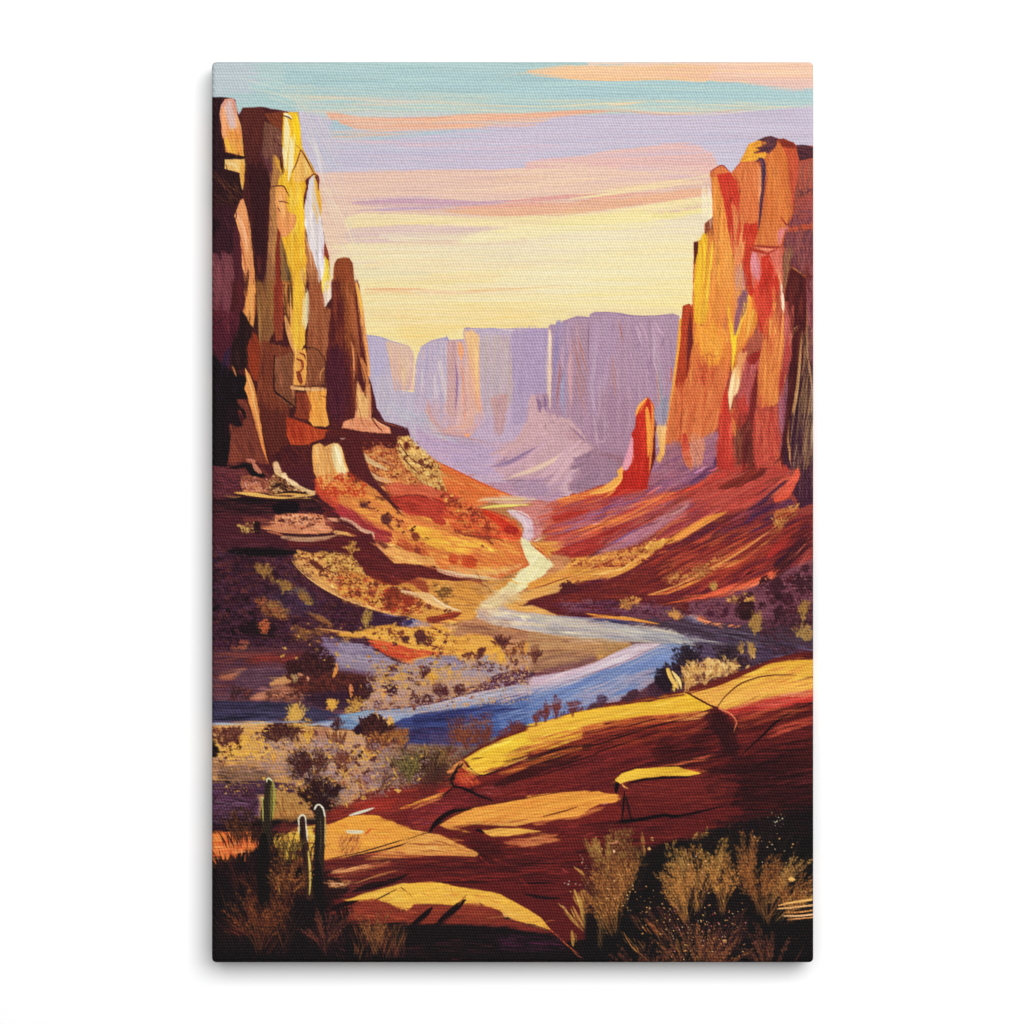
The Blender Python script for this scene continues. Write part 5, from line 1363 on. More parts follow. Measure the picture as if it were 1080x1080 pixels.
m b89044/c8a04c/a87c40 -0.3 2 430,505 465,510 470,560 540,590 490,635 390,635 395,580 430,550 f=2
d c8a04c/b89044/d8b050/a87c40 60 14 430,510 460,520 440,570 530,590 490,630 400,630 400,580
s c8a048 34 450,500 445,550 420,600 a=.8 d=.2
m 48242a/5c302c/3c1a20 -0.6 2 330,595 380,578 440,645 475,695 400,705 340,690 290,702 272,660 300,618 f=2
d 4c2428/5c302c/3c1a20/74443a 40 15 290,610 380,590 460,670 440,700 300,690
d c88c60/b07850 10 18 320,660 360,670 350,690
d 5c2c2c/44201f 20 16 380,620 480,640 470,690 400,690
m e0ac48/d8a040 -0.3 2 465,655 545,645 535,690 525,730 480,720 f=2
d e0ac48/d8a040/e0b454 16 18 470,660 540,650 530,720 480,720
d 6c3830/542a2a 40 22 470,650 550,640 540,680
p 84485c 540,640 620,635 620,720 600,740 540,700 f=3 a=.4
h a09cac/8c8498 20 10 60 80 540,680 620,680 610,740 550,740 a=.5
# round dark shrub
m 401c20/381a20 -1 2 815,590 850,555 900,572 928,610 905,650 860,672 815,650 f=1.5
g 401c20/54262a/301418 50 6 90 800,680 910,680 s=35
d 34181c/4c2226 24 26 755,620 790,610 795,650 760,650
d 281826/3a2030 14 20 780,575 815,570 810,600
s dcb070 14 870,560 885,590 895,620 a=.8
s c09444 34 930,560 945,600 950,640 a=.8
d 34202c/2c1a24 26 22 645,610 695,605 690,630 655,630
g 5c2c2c/7c4430/9c6c3c 50 6 90 630,730 695,730 s=20
m 5c302c/8c5434/a8743c/6c3c30 0.2 2 850,655 1040,630 1035,700 960,740 860,720 f=3
d 5c302c/8c5434/a8743c/6c3c30 50 16 840,660 1040,630 1030,730 870,720
d b07c3c/9c683a 24 16 880,680 1020,650 1000,720
s 241a34 26 1020,700 1010,730 1000,750 a=.8
q 5c3030 620,730 690,730 680,760 630,755 f=2
# scrub field
m e0b040/d8a83c/e0b854 0.5 2 600,750 700,750 830,735 830,800 700,880 900,850 900,910 760,900 620,840 f=4
d e0b040/d8a83c/e0b854/d09c40 70 18 600,760 700,770 830,740 820,800 640,820 700,880 860,860 840,900
d 6c3830/84483c/5c2c2c 30 14 690,760 820,760 800,800 700,830
m 6c302c/7c3c30 -0.6 2 690,785 755,775 760,810 720,845 690,825 f=2
m 7c4438/8c6c70/944c44 0.8 2 600,840 960,850 960,960 660,960 f=3
d 7c4438/944c44 20 14 620,860 900,860 880,940 640,930
m 6c3440/7c3c40 0.1 2 780,860 860,850 900,870 890,920 780,920 f=3
d 6c3440/7c3c40 20 16 760,870 900,870 900,920 770,920
s dcb04c 12 765,900 775,940 790,980 a=.9
s d8ac48 26 930,770 960,820 985,900 a=.9 d=.3
m 6c4c38/5c2c30/8c6c44 0.2 2 920,780 1100,750 1100,930 900,930 f=4
g 94843c/8c7840/5c4030/44241e 50 5 130 960,910 1090,910 s=25 n=-14
# dark tufts in the middle
m 3c1c1e/301618/4c2424 -0.6 2 415,770 450,742 500,742 532,790 545,850 500,890 440,890 400,865 425,820 f=2
g 3c1c1e/54282a/2c1416/5c3c24 90 6 160 450,890 560,890 s=30
s d0a448 14 505,740 530,780 545,860 545,900 a=.9
s b89040 10 545,740 555,820 570,880 a=.8
g 4c2422/3c1a1a/6c3c30 40 6 130 545,885 590,885 s=16 n=22
s c8945c 12 605,790 580,840 570,870 a=.8
m 2c1618/241214/34191c -1.1 2 505,875 560,870 620,875 655,900 650,960 690,1000 640,1060 560,1050 480,1000 450,970 500,950 f=3
h 2a1416/3c1c20/201012 70 11 60 60 500,890 650,890 680,1010 560,1040 460,980 a=.6 j=60
m 34181a/241214 -0.5 2 400,845 450,845 465,890 405,895 f=2
d 34181a/241214 8 18 400,850 450,850 460,890 410,890
m c8a048/b88c40 0.3 2 330,840 430,870 410,930 360,920 f=2
d c8a048/b88c40 16 14 330,850 430,880 400,930 360,920
# left dark scribble
p 7c5a44>6c4a40 40,830 240,830 340,860 320,920 180,920 60,900 f=5 a=.8
h 8c6c40/9c7c48/6c5038/5c3c34 90 8 70 -30 60,830 300,830 320,900 160,950 40,900 a=.6 j=50
p 4c2a44>483048 0,900 240,910 440,920 440,970 260,980 0,990 f=4
h 3c2038/5c3854/2c1828/6c4c68 70 8 130 4 20,910 440,925 430,970 20,985 a=.6
p 7c6074>6c5068 0,985 260,975 280,1100 0,1100 f=4
h 8c7484/5c4058/7c6078/44283c 70 8 110 4 20,990 260,985 270,1075 20,1080 a=.6
d b89848/8c6c3c/2a1a1c 40 9 70,880 200,900 180,990 90,960
d 2c1818/24141a 70 14 60,900 240,950 240,1080 130,1080 a=.7 s=2.5 r=50
p a88450>b07c4c 270,985 340,950 420,960 490,990 520,1060 500,1100 260,1100 f=3
h b89454/946840/a87840 40 11 60 70 300,980 440,970 500,1060 300,1080 a=.5 j=40
# middle, above river
B 440 640 4.909
t -6 4
p c09460>b88c70 0,90 200,80 330,90 450,120 720,170 1100,180 1100,240 860,320 640,360 400,420 200,460 0,500 f=4
p d89440>dc9c44 0,100 100,70 150,110 280,130 400,150 420,210 330,260 230,240 120,250 0,270 f=4
h e0a448/d08838/e4b050/c88440 90 11 100 6 0,110 150,100 400,150 400,230 200,240 0,260 a=.6 j=14
s e08c38 16 0,265 80,250 170,240 a=.9 d=.2
h d8a060/c08c54/dca85c/b07c50/b88058 90 11 120 4 200,120 460,130 600,180 820,180 1080,200 900,260 640,290 480,240 a=.6
p 9c9098>988c98 0,270 100,250 210,255 300,290 360,250 420,290 480,330 380,340 380,370 260,400 230,360 240,320 130,340 0,340 f=4
h 8c8494/a8989c/988890 60 9 90 2 10,275 200,260 460,330 380,380 240,360 20,330 a=.5
p c8a07c>c09870 0,330 240,340 360,360 350,390 230,460 0,500 f=5 a=.8
h d0a884/b08c78/c89c68 50 9 110 -5 0,340 340,360 240,440 20,480 a=.5
m e0a83c/d8a040 0.2 2 50,310 120,300 240,250 330,230 460,280 450,310 380,290 230,370 100,420 50,390 f=3
d e0a83c/d8a040/e4b450 60 16 50,320 110,310 100,400 60,380 210,350 180,320 240,250 330,240 450,300 430,230 400,250
s e0a83c 40 80,320 80,360 75,400 a=.8
s e0ac40 36 430,230 440,270 445,300 a=.9 d=.15
s e0a844 30 250,240 260,280 a=.8
d 4c2430/6c3838/5c2c34 14 22 5,300 70,300 60,360 10,380
d 4c2430/6c3838 20 16 150,290 400,290 400,340 300,330 70,300 60,360 10,380
d 6c3c3c/5c2c34 50 22 240,230 340,220 320,260 300,330 400,310 370,290
q 542428 400,145 430,125 460,150 470,190 430,200 400,175 f=2
d 4c2028/642c30 26 14 400,130 465,140 460,200 410,190
m 8c5038/a06838/6c3830 0.3 2 440,190 570,180 560,280 480,300 f=3
d 8c5038/74402f/a06838 30 15 440,200 560,180 560,260 480,280
q 743838 590,210 630,200 625,240 605,290 595,260 f=2
d 6c2c30/84403c 24 20 590,200 635,210 610,290
s d89c40 26 570,160 570,200 560,250 a=.8
m 4c2428/6c3430/8c4c44 0.2 2 0,430 250,400 250,460 80,500 0,500 f=3
d 4c2428/6c3430 40 16 5,440 70,440 80,490 10,500 80,420 150,400 200,410 240,440 220,460
q 5c2830 80,430 150,405 160,440 110,455 f=3
g 4c2028/5c2c2c 26 7 60 190,460 240,450 s=30
s 5c242c 12 250,420 330,405 380,375 a=.9
p 6c3444>743c50 380,360 520,330 640,340 860,320 700,370 560,400 420,410 300,440 380,390 f=3
h 5c2c44/7c4454/6c3850/8c5460 60 8 130 -10 390,360 640,345 840,325 640,380 420,410 a=.6
h c89c64/b8845c 20 8 120 -12 260,430 400,400 420,415 250,450 a=.6
q 8c5c58>7c4c54 600,290 700,250 820,225 920,240 930,280 860,315 700,335 600,330 f=4
h 9c6c60/744450/845460/a87c68 60 8 120 -10 620,290 820,235 920,270 700,330 a=.5
q c8984c 930,210 1030,190 1070,210 980,260 940,270 f=4 a=.8
h d0a44c/b88848 20 9 80 -14 930,220 1060,200 980,260 a=.6
d 6c3430/84443c 30 18 480,320 560,310 600,340 500,350
# main water
p 98849c>a890a0 0,520 240,470 420,410 640,370 860,315 1100,215 1100,330 960,380 640,440 460,460 320,500 200,530 0,555 f=1.2
h b0a4ac/9488a8/c0a8b0/a49cb0/8c84a4/c8b4ac 160 6 200 -14 0,525 420,420 860,330 1095,230 1095,310 640,430 320,490 0,545 a=.7 j=4
s c8a8b0 22 620,400 800,350 960,290 1100,230 a=.9 d=.25
s d4b0bc 14 760,370 900,320 1060,250 a=.8
s 6c3444 8 0,510 240,460 420,405 640,365 860,312 1060,215 a=.9
p 647aa4>50659c 240,530 400,480 520,455 640,440 860,410 960,375 1100,310 1100,520 900,530 700,560 580,620 440,660 300,640 100,560 f=1.5 x=160
p 34386c>2c2c58 0,555 200,525 320,500 460,460 500,470 400,520 600,470 560,520 420,560 300,560 200,600 160,700 0,690 f=4
h 4c64a0/6c84b4/3c5494/5c78b0/7c90b8/44589c 200 8 180 -9 240,540 640,450 1090,330 1090,500 620,590 420,650 300,600 a=.6 j=5
h 2c3064/3c4480/24244c/343c74 110 8 160 -8 10,565 460,470 560,500 300,580 150,600 10,600 a=.6 j=5
h 3c2448/2c1a3c/4c3460/342450 80 9 120 0 10,600 240,590 160,710 10,710 a=.6
h 5c4070/74608c/4c3464/84749c 80 8 140 -4 200,590 600,570 440,660 300,700 150,700 a=.55
h a894b0/9c8cac/b09cb4 50 8 110 -8 860,470 1095,400 1095,510 900,530 a=.6
q 94849c 860,490 960,450 1100,420 1100,510 900,530 f=6 a=.5
s 202c60 8 460,470 540,455 640,445 a=.8
s 7c94c0 16 740,440 860,415 1000,360 1100,320 a=.7
# near bank vegetation, left
p 7c706c>6c4c44 0,700 200,690 300,680 400,690 250,770 200,830 0,830 f=6
p 7c2828>6c2428 0,820 200,790 230,830 190,930 60,990 0,1000 f=5
m 743034/5c2c3c/8c4438 0.4 2 150,600 380,590 370,720 160,720 f=4
g 8c4434/743030/844038/8c5838 90 5 150 150,725 370,725 s=22
g 7c3834/8c5038/6c2c30 50 5 180 270,740 350,740 s=12 n=-4
d 743430/844038 50 12 160,590 380,570 370,690 180,700 a=.6
m 5c3c2c/7c5c38/44241f 0 2 0,720 200,700 230,850 180,930 0,930 f=4
g 84743c/747038/a08844/5c4428/a07838/6c3c30 110 5 170 0,880 170,880 s=24
g 3c2018/2c1814/54301e 70 6 120 0,910 140,910 s=24
h 8c3034/5c2028/74282c/3c1a1c 110 8 90 30 20,800 200,830 180,930 20,980 a=.5 j=50
q 8cb45c 10,760 30,740 35,790 20,810 f=4 a=.5
d 743838/5c2c2c 40 20 440,650 560,590 540,640 460,660
q 643030 475,600 510,585 555,590 540,620 480,650 f=3
# pines along the ridge
p 6c3038>743434 600,620 615,590 610,560 600,560 620,530 640,570 660,545 650,520 662,485 672,510 690,560 700,540 700,510 712,460 722,452 728,480 740,520 750,550 760,520 790,520 798,480 808,490 815,520 850,540 870,550 860,580 760,590 640,640 f=.8
g 6c3038/7c3c38/5c2830 60 6 110 600,625 860,560 s=26
s 743434 30 715,470 716,520 718,570 a=.9
s 743434 24 665,490 666,540 a=.9
s 743434 20 802,485 802,540 a=.9
s 7c3c34 20 612,540 622,590 a=.9
l 6c3038 6 720,455 720,540
d 5c3040/6c3840 40 26 880,520 940,490 980,460 970,500 910,540
q 4c2838 930,465 975,460 980,490 945,505 f=3
d 5c3040 12 26 1055,465 1090,475 1080,500
d 6c3434/7c4038 30 22 470,620 560,600 500,650
# right middle: turn of the river and the shrubs
B 640 640 4.909
t -10 4
p b48c54>a87c50 0,190 100,190 140,200 60,250 0,275 f=3
h c09c60/9c7444 20 8 100 -20 0,195 120,195 20,265 a=.6
s b0a4a0 20 0,175 200,185 420,190 a=.7 d=.4
p d0acb0>ccaab4 0,275 60,245 140,200 220,190 290,190 260,220 160,270 60,320 0,350 f=1.5
h dcbcc0/c09cac/e0c4c0/b894ac 50 7 140 -26 0,280 140,205 280,195 150,270 0,340 a=.7 j=5
s 8c7488 6 0,340 120,290 220,240 280,200 a=.7
p 8090b0>7488b0 290,190 340,190 430,200 470,240 440,260 380,300 300,330 250,380 170,430 0,510 0,350 60,320 160,270 260,220 f=2
h 8ca0c4/6480b4/5474ac/94a4c0/7c90b8/a0a4b8 150 8 160 -28 0,360 280,210 430,210 420,270 260,350 130,430 0,500 a=.6 j=5
h a094ac/9c8ca4/b0a0b4/8c84a4 80 8 120 -24 0,440 200,360 260,380 170,440 0,510 a=.6
q 968494 0,450 150,380 250,350 250,400 120,450 0,510 f=6 a=.5
h 746c88/5c5478/8c8494 60 7 120 -10 340,195 600,190 640,280 500,300 400,260 a=.6
p 54405c>4c3448 470,180 700,190 900,200 1100,220 1100,270 860,290 700,310 560,290 460,270 f=5
h 3c2c44/5c4860/6c5c74/2c2034/7c6c80/4c3450 160 7 140 8 460,170 900,190 1080,220 860,280 600,290 480,250 a=.6 j=10
h 3c1c24/4c2430/2c1820/5c2c3a 120 10 80 20 780,60 1060,60 1080,230 860,250 800,200 a=.6 j=50
d 8c7040/9c7c48/745838 70 20 755,50 800,50 790,130 750,120 a=.9
s 9c8050 46 775,45 772,90 765,135 a=.9 d=.2 e=.4
s 94784a 26 1018,-10 1020,40 1012,80 a=.8
d 94784a/8c6c40/a48850 50 22 965,100 1060,90 1050,170 1000,160 a=.85
q 34202a 570,270 600,230 650,220 720,240 740,290 700,320 620,320 f=4
m 2c1a28/4c2c38/5c4450 0 2 570,235 740,230 790,285 640,320 f=4
d 2c1a28/4c2c38/3c2430 40 16 570,240 740,240 780,290 640,320
s b09450 26 695,200 698,230 700,245 a=.95
s b8985c 36 745,180 752,220 765,270 a=.95 d=.2
s c4a464 22 740,190 735,230 a=.8
s 4c2c34 10 752,210 756,250 a=.7
m 2e1a2e/281828/3c2838 -0.6 2 250,340 300,290 350,270 420,220 440,230 470,250 460,300 420,340 400,400 350,440 300,440 260,400 f=2
d 30182a/241626/44283c/4c3448 90 16 250,330 340,270 440,230 460,310 380,400 280,430
d 2c2444/241a34 40 26 260,340 300,330 320,410 290,430
d 5c3444/4c2838 30 14 110,440 160,430 220,410 260,410 260,460 100,490 70,480
q 4c2c3c 110,445 150,430 160,460 130,485 105,475 f=3
q 482c3c 215,415 245,400 270,430 250,460 220,450 f=3
q 4c2c3c 75,470 100,465 105,490 85,495 f=2
m b88c54/5c3038/d8b468/8c5440 0.2 2 430,310 560,270 680,280 680,340 520,385 410,420 f=3
d b88c54/c89c5c/5c3038/d8b468/8c5440 120 13 430,310 560,270 680,290 660,340 520,380 420,400
q 6c3840 480,310 560,300 580,350 500,380 440,360 f=5 a=.7
d 5c3038/74443c 60 18 450,310 560,310 540,380 450,370 600,300 650,310 640,350
s dcb850 40 310,320 335,370 350,440 a=1 d=.1 e=.6
s e0c468 26 345,340 370,380 385,430 a=.9
s e4cc80 16 330,330 350,380 370,430 a=.9
s d8b464 18 410,400 430,340 450,300 a=.9
s d8b060 30 500,290 530,280 555,310 a=.8
s dcb468 26 580,350 590,310 620,290 a=.9
s e0bc70 20 620,290 650,300 680,320 a=.8
s d0a860 14 720,320 740,300 a=.8
s c8a058 12 790,300 800,295 a=.8
l d8b068 6 400,440 440,400 470,390
# ---------------- foreground slabs
B 440 640 4.909
t -12 5
p 74242a>5c1c22 180,930 200,850 240,780 330,720 440,670 580,620 700,580 860,540 1100,490 1100,1100 0,1100 0,1010 100,970 f=1
B 440 640 4.909
t -12 5
p 7c262a>64202a 180,930 200,850 300,890 420,850 640,760 900,700 1100,640 1100,960 860,950 700,1010 500,1090 380,1090 0,1090 0,1010 100,970 180,930 f=1.5
h 94302f/6c2024/842828/5c1a1e/8c3838/a03c38 260 9 210 -11 210,900 420,860 900,690 1090,640 1090,920 700,960 400,990 a=.55 j=6
p e4bc2c>e0ac38 240,790 330,735 440,685 580,635 700,595 860,550 1100,505 1100,580 900,630 700,680 560,740 420,830 340,875 290,855 f=.8
h ecc834/dcac30/e8c038/e0b434/eacc4c 130 10 200 -17 250,790 440,690 860,555 1090,515 1090,560 640,690 360,850 a=.55 j=4
s f0d458 14 300,770 420,710 560,660 700,615 a=.5
h c88034/d89848/b86830 60 8 180 -13 560,730 800,650 1090,560 1090,600 700,700 600,750 a=.8 j=4
p b8743c>a85034 440,775 540,725 640,690 720,690 1000,620 1100,600 1100,640 860,680 700,720 560,770 480,790 f=2 a=.9
h c88c44/a85030/d09c4c/8c3028 70 8 160 -14 450,770 640,700 1090,600 1090,640 640,740 a=.65 j=4
p 38141a>44161a 380,930 560,840 700,760 820,720 900,710 920,730 860,790 700,830 560,880 440,930 f=3
h 2c1014/4c181c/3c1216 70 9 150 -18 420,900 720,770 900,720 800,800 500,900 a=.6
s 2a1012 8 385,805 440,800 520,785 560,770 a=1
l 4c181a 7 430,775 500,745 600,705
l 2a1014 10 860,750 980,700 1090,655 a=.95
l 34141a 8 800,800 960,750 1090,705 a=.9
s d8b058 9 340,872 440,830 540,790 640,750 740,720 a=.8
l 30141a 8 255,800 280,840 330,872 400,855 500,820 a=.95
l 54201f 6 240,785 330,730 420,690 560,640 a=.9
l 44201c 6 280,790 340,780 a=.8
s d8a040 14 225,800 240,830 270,850 320,875 a=.9
s d07c3c 12 240,840 290,880 320,915 340,930 a=.7
h cc7c38/b85038/d89c4c 24 6 100 -26 150,850 250,780 240,830 170,870 a=.7
q b03c2c>a03030 200,860 260,850 300,880 330,930 260,940 200,920 f=4
h c05034/a03030/d06c40 30 8 80 50 200,850 300,870 330,930 220,930 a=.6 j=20
l 240f14 12 240,810 205,850 190,890 182,930 a=1
l 1e0e12 14 182,930 240,940 320,975 390,1005 a=1
h a04c60/b86468/8c3848 26 6 90 10 330,940 600,890 560,930 380,985 a=.6
l 30141a 9 182,932 150,960 100,980 a=.9
p a8342c>8c2c2c 60,985 140,940 180,930 150,965 100,990 0,1020 0,1000 f=2
s d8984c 14 0,1030 60,1000 140,985 a=.9 d=.3
s dca050 10 30,1000 100,975 150,960 a=.8
s 8c2c3c 40 0,1060 120,1030 300,1020 a=.6
s 301418 40 130,1060 200,1050 280,1040 a=.8 d=.2
p e09c3c>e09840 220,1080 340,1040 500,1010 700,975 860,955 940,955 1000,970 1042,975 1030,1010 960,1010 900,1040 880,1100 200,1100 f=.7
h e8a844/d88c38/e4a040/ecb04c 110 11 180 -9 240,1080 500,1020 860,960 1030,980 900,1020 860,1080 a=.6 j=4
l 54201f 6 220,1078 340,1030 500,1000 700,965 860,948
l 7c3024 6 740,1045 840,1035 a=.8
B 640 640 4.909
t -14 5
p 6c2226>3c1418 0,505 200,470 400,435 560,380 760,310 860,270 1000,235 1090,225 1090,1100 0,1100 f=1 x=60
p 742a28 400,440 480,400 640,355 800,305 880,265 1000,245 1000,290 860,310 700,360 560,420 430,460 f=1.5
h 84342c/642024/5c1c20 30 8 140 -17 420,440 860,290 960,260 700,350 a=.7
p e0b034>dca440 0,520 200,480 400,445 430,455 520,515 500,560 400,555 200,560 80,585 0,600 f=1
h e8c040/d89c38/e4b844/dca43c/ecc850 90 9 180 -9 10,525 400,450 510,515 380,530 100,560 10,585 a=.6 j=4
h c88038/d8944c/b86034 40 8 160 -6 60,590 200,560 400,550 500,540 480,565 200,575 a=.8 j=3
s a85c30 7 40,575 130,550 220,545 a=.7
s b04c34 20 0,615 140,590 300,575 480,570 a=.8 d=.35
p e2b03c>e0a84c 430,455 600,410 760,355 860,320 960,285 1090,270 1090,450 960,465 860,470 700,510 620,525 575,520 520,515 f=1
h e8bc48/dca040/e4b450/d8984c/e8b85c/dc9c54 160 10 180 -13 450,460 860,330 1080,280 1080,440 800,480 580,515 a=.55 j=5
h cc7c4c/d89064/c06840 60 8 150 -10 620,520 860,450 1080,400 1080,455 820,490 640,530 a=.6 j=5
p c8403c>b03030 600,530 760,510 900,475 1000,480 960,510 860,540 740,590 665,600 640,560 f=2
h d06848/b43434/c85044/dc8860/8c2428 80 8 150 -10 620,530 980,475 1080,470 900,530 680,595 a=.65 j=5
q a83854 880,480 940,470 960,500 900,520 f=5 a=.5
h a85060/c86860/8c3040 26 7 100 -4 940,470 1080,460 1080,490 960,500 a=.6
p 6a2024>5c1c20 500,560 520,525 560,520 600,530 650,570 670,620 650,660 620,740 640,760 400,700 300,620 420,575 f=2
p 5c1c20>30131a 640,620 760,590 900,545 1090,500 1090,1100 500,1100 600,800 f=8 a=.9
h 7c2628/5c1a1e/8c2c2c/6c2024/4c161a 220 10 220 -12 10,640 480,580 640,640 560,760 300,820 10,900 a=.55 j=6
h 74262a/4c161c/8c3030 110 9 200 -13 680,600 1080,500 1080,600 760,720 a=.6 j=6
h 3c1418/2a1014/541a1e/481820 260 10 200 -4 300,760 1080,660 1080,860 560,900 300,860 a=.6 j=7
h b85048/a84440/c86050 16 5 110 -14 860,650 1080,540 1080,640 900,660 a=.75 j=5
s c85c48 7 1000,540 1050,535 1085,520 a=.8
s b44c40 8 430,660 500,620 590,580 a=.7
s b0503c 6 480,660 540,625 590,600 a=.6
l 481618 9 405,440 440,465 500,500 570,520 a=1 z=.8
l 48181a 9 572,520 600,480 660,430 760,370 860,352 980,350 a=1
h a86438 8 5 140 -10 780,400 1000,360 980,400 800,430 a=.8 j=4
l 2c1014 13 995,380 1040,370 1090,362 a=1
l d07050 8 580,525 630,560 668,605 655,640 650,660 a=.9
s 24100f 14 1060,505 980,540 900,590 820,660 740,730 700,760 a=.95 d=.15 e=.3
s 241012 10 300,590 200,610 100,640 0,680 a=.9 e=.3
s 2a1014 10 300,640 200,680 100,720 0,740 a=.9 e=.3
s 3c1214 9 520,570 380,580 280,595 180,620 a=.8
q 3c1216 480,555 540,540 600,560 640,620 660,740 620,730 560,640 f=5 a=.6
# small bright ledge
p e0b034>e4b83c 42,888 80,855 200,835 330,830 380,828 400,840 480,855 478,868 380,868 240,880 180,895 120,888 70,910 f=.6
h ecc448/d8a030 14 7 120 -3 60,880 200,840 460,860 200,875 a=.6
h c8743c/b0502f/a04030 26 6 120 -6 300,830 500,790 540,830 460,850 330,840 a=.7
l 240f12 9 130,895 200,888 300,880 420,875 a=.8
s 1a0c10 22 62,905 50,930 48,960 a=.95
s d8984c 10 70,910 90,930 110,945 a=.9
l a8403c 7 130,920 200,930 330,925 a=.7
s 8c2c30 26 140,905 240,915 330,915 a=.6
l 1c0c10 8 100,950 95,1000 110,1080 a=.8
l 1c0c10 8 90,960 80,1020 78,1080 a=.8
s 240f12 12 180,920 240,940 300,945 a=.7
p e0984c>dc8c44 -10,975 40,970 62,985 50,1005 0,1020 f=.8
q c07070 0,1015 30,1020 0,1050 f=3
p 7a2428 100,950 560,960 560,1040 130,1050 f=6 a=.6
h 84282c/6c2024/742428 80 11 150 -2 110,960 540,960 540,1040 140,1060 a=.5
# lower left
B 220 800 4.909
t -6 5
p 74282a>5c2024 580,290 700,240 900,150 1100,120 1100,900 400,900 330,700 f=3
h 8c3034/6c2026/a83c30/742428/943434 160 10 150 -12 620,280 900,170 1090,140 1090,420 900,330 740,300 640,330 a=.6 j=8
p a83430 740,240 860,200 980,200 940,250 800,280 f=5 a=.7
s d8883c 20 990,260 1040,248 1090,240 a=.8 d=.3
s d8d4b8 13 730,295 790,278 860,255 a=1 d=.15 e=.4
p e4a038>e09c44 560,360 640,340 720,300 800,292 880,300 960,340 1050,375 1090,395 1090,410 960,440 860,470 760,490 640,520 600,530 560,470 f=1
h ecb040/dc9038/e8a840/e4a850/d8883c/e8b860 140 12 110 0 580,360 800,300 1070,390 900,450 620,520 a=.55 j=18
s f0bc38 30 800,300 880,310 960,360 1040,385 a=.6
s d8d0ac 22 718,378 760,380 796,380 a=1 d=.1 e=.7 z=.7
s c8502c 10 808,395 830,375 848,360 a=.9
s c87050 12 640,400 635,360 a=.6
m b8684c/8c5048/a05c58 0.4 1 660,400 800,385 780,480 650,500 f=3 a=.7
d c0684c/a85c44/8c5048 20 9 670,400 790,390 780,470 660,490 a=.6 s=2 r=70
l 2c1414 8 1090,395 960,435 860,465 760,492 620,515 a=1
p dca45c>d89c58 860,470 980,450 1090,430 1090,490 960,490 880,485 f=2
l 9c4830 7 880,480 960,465 1030,470
p 8c3c34>8c4038 780,490 860,470 980,490 1100,500 1100,560 900,520 640,560 600,545 f=3
h a85040/84343a/b86048/702830 60 8 130 -4 620,530 860,480 1090,505 1090,560 800,560 a=.6
p 5c2428>642830 560,540 900,500 1100,540 1100,640 960,640 760,690 600,720 560,640 f=5
h 74302c/54202a/8c4034/64282e 110 9 160 -9 600,560 900,510 1090,550 1090,630 760,680 600,700 a=.6 j=6
h d89c60/c88050/b86444 34 5 150 -15 620,600 860,530 920,560 760,610 640,620 a=.75 j=5
s dca060 8 610,600 740,570 900,530 a=.8
s c88450 7 760,640 860,615 960,590 a=.8
# big left bright patch with dark blades
p e0803c>dc7838 0,375 120,370 220,380 260,440 200,520 120,570 0,560 f=4
h e88c44/d86c34/e09448/cc6038 60 12 90 -3 20,380 230,390 210,510 20,560 a=.6 j=20
p 2c141c>34182a 0,340 200,350 440,350 460,365 330,385 200,380 0,372 f=2
h 5c2428/742c2c/44201f 30 8 120 -4 330,340 560,340 480,390 330,400 a=.6
p 7c3030 380,330 560,340 540,375 340,400 f=4 a=.6
p 5c3044>54304c 0,150 230,150 260,280 200,345 0,345 f=5 a=.8
h 6c4c68/44243c/84687c/5c3858/3a1f30 90 8 120 5 20,160 250,190 250,330 20,345 a=.6
p ac884c>a8743c 340,200 430,180 520,240 520,290 420,320 330,310 f=4 a=.7
h b8944c/946438/c09450/7c4c30 50 10 60 75 340,190 500,220 520,280 350,310 a=.5 j=25
p 2c1418 500,200 640,180 620,260 560,300 520,240 f=5
h 3c1c20/241214 20 10 60 60 500,190 660,190 600,270 a=.6
d a84c30/c87040/7c3430 60 14 130,380 260,370 260,470 150,450 s=2.2 r=70
p e4c048>dcae44 335,400 400,390 470,365 550,350 560,500 480,530 380,520 330,450 f=4
h e8c450/d8a040/c89440/dcb84c 60 11 80 -10 340,410 550,360 545,500 360,500 a=.6 j=20
g 44201c/2a1614/743c24/6c5c2c 90 6 150 330,560 540,560 s=30
l 5c3c24 6 340,520 420,525 500,520 a=.8
l 6c4c2c 6 360,540 440,545 530,535 a=.8
p 3a1c1c>241416 320,540 560,540 640,600 740,640 700,700 600,760 300,760 f=5
h 54281f/3c1c18/74402c/8c6034 130 6 90 60 330,550 550,540 560,700 340,720 a=.7 j=50
l a88444 7 345,600 360,650 370,700
l a8602f 6 370,640 350,670 330,700
l a86838 6 400,620 450,630 480,620
l 9c6838 6 440,690 470,660 480,640
q 1c1012 440,580 480,570 485,600 455,610 f=2
h c89060/b07848/8c4c34/d8a878 30 6 60 8 620,630 740,630 720,670 620,670 a=.9 j=30
l dcac78 6 625,645 660,665 700,650 745,635 a=.9
s 241216 30 1000,610 920,640 820,660 740,690 a=.9 d=.2
s 2a1418 18 990,600 1060,600 a=.6
p e4b444>e0a844 690,730 760,725 860,700 960,665 1000,650 1060,670 1090,690 1090,790 1010,800 950,760 900,740 760,745 f=1
h ecc050/dca03c/e8b84c/e0ac50 60 10 90 -10 780,720 1000,660 1085,700 1070,780 940,740 a=.6 j=12
p 7c2c2c>84342c 620,780 780,740 900,745 960,780 1010,800 1100,790 1100,840 700,840 f=4
h 943c34/742830/a84c38/84303a 90 9 110 -2 660,780 900,750 1090,810 1090,835 700,835 a=.6
s 1c0e12 26 620,780 720,750 780,735 a=.95 d=.15
s 30141a 8 850,740 920,705 970,680 a=.95
l 3c1a1c 7 1000,670 1040,700 1070,735 a=.9
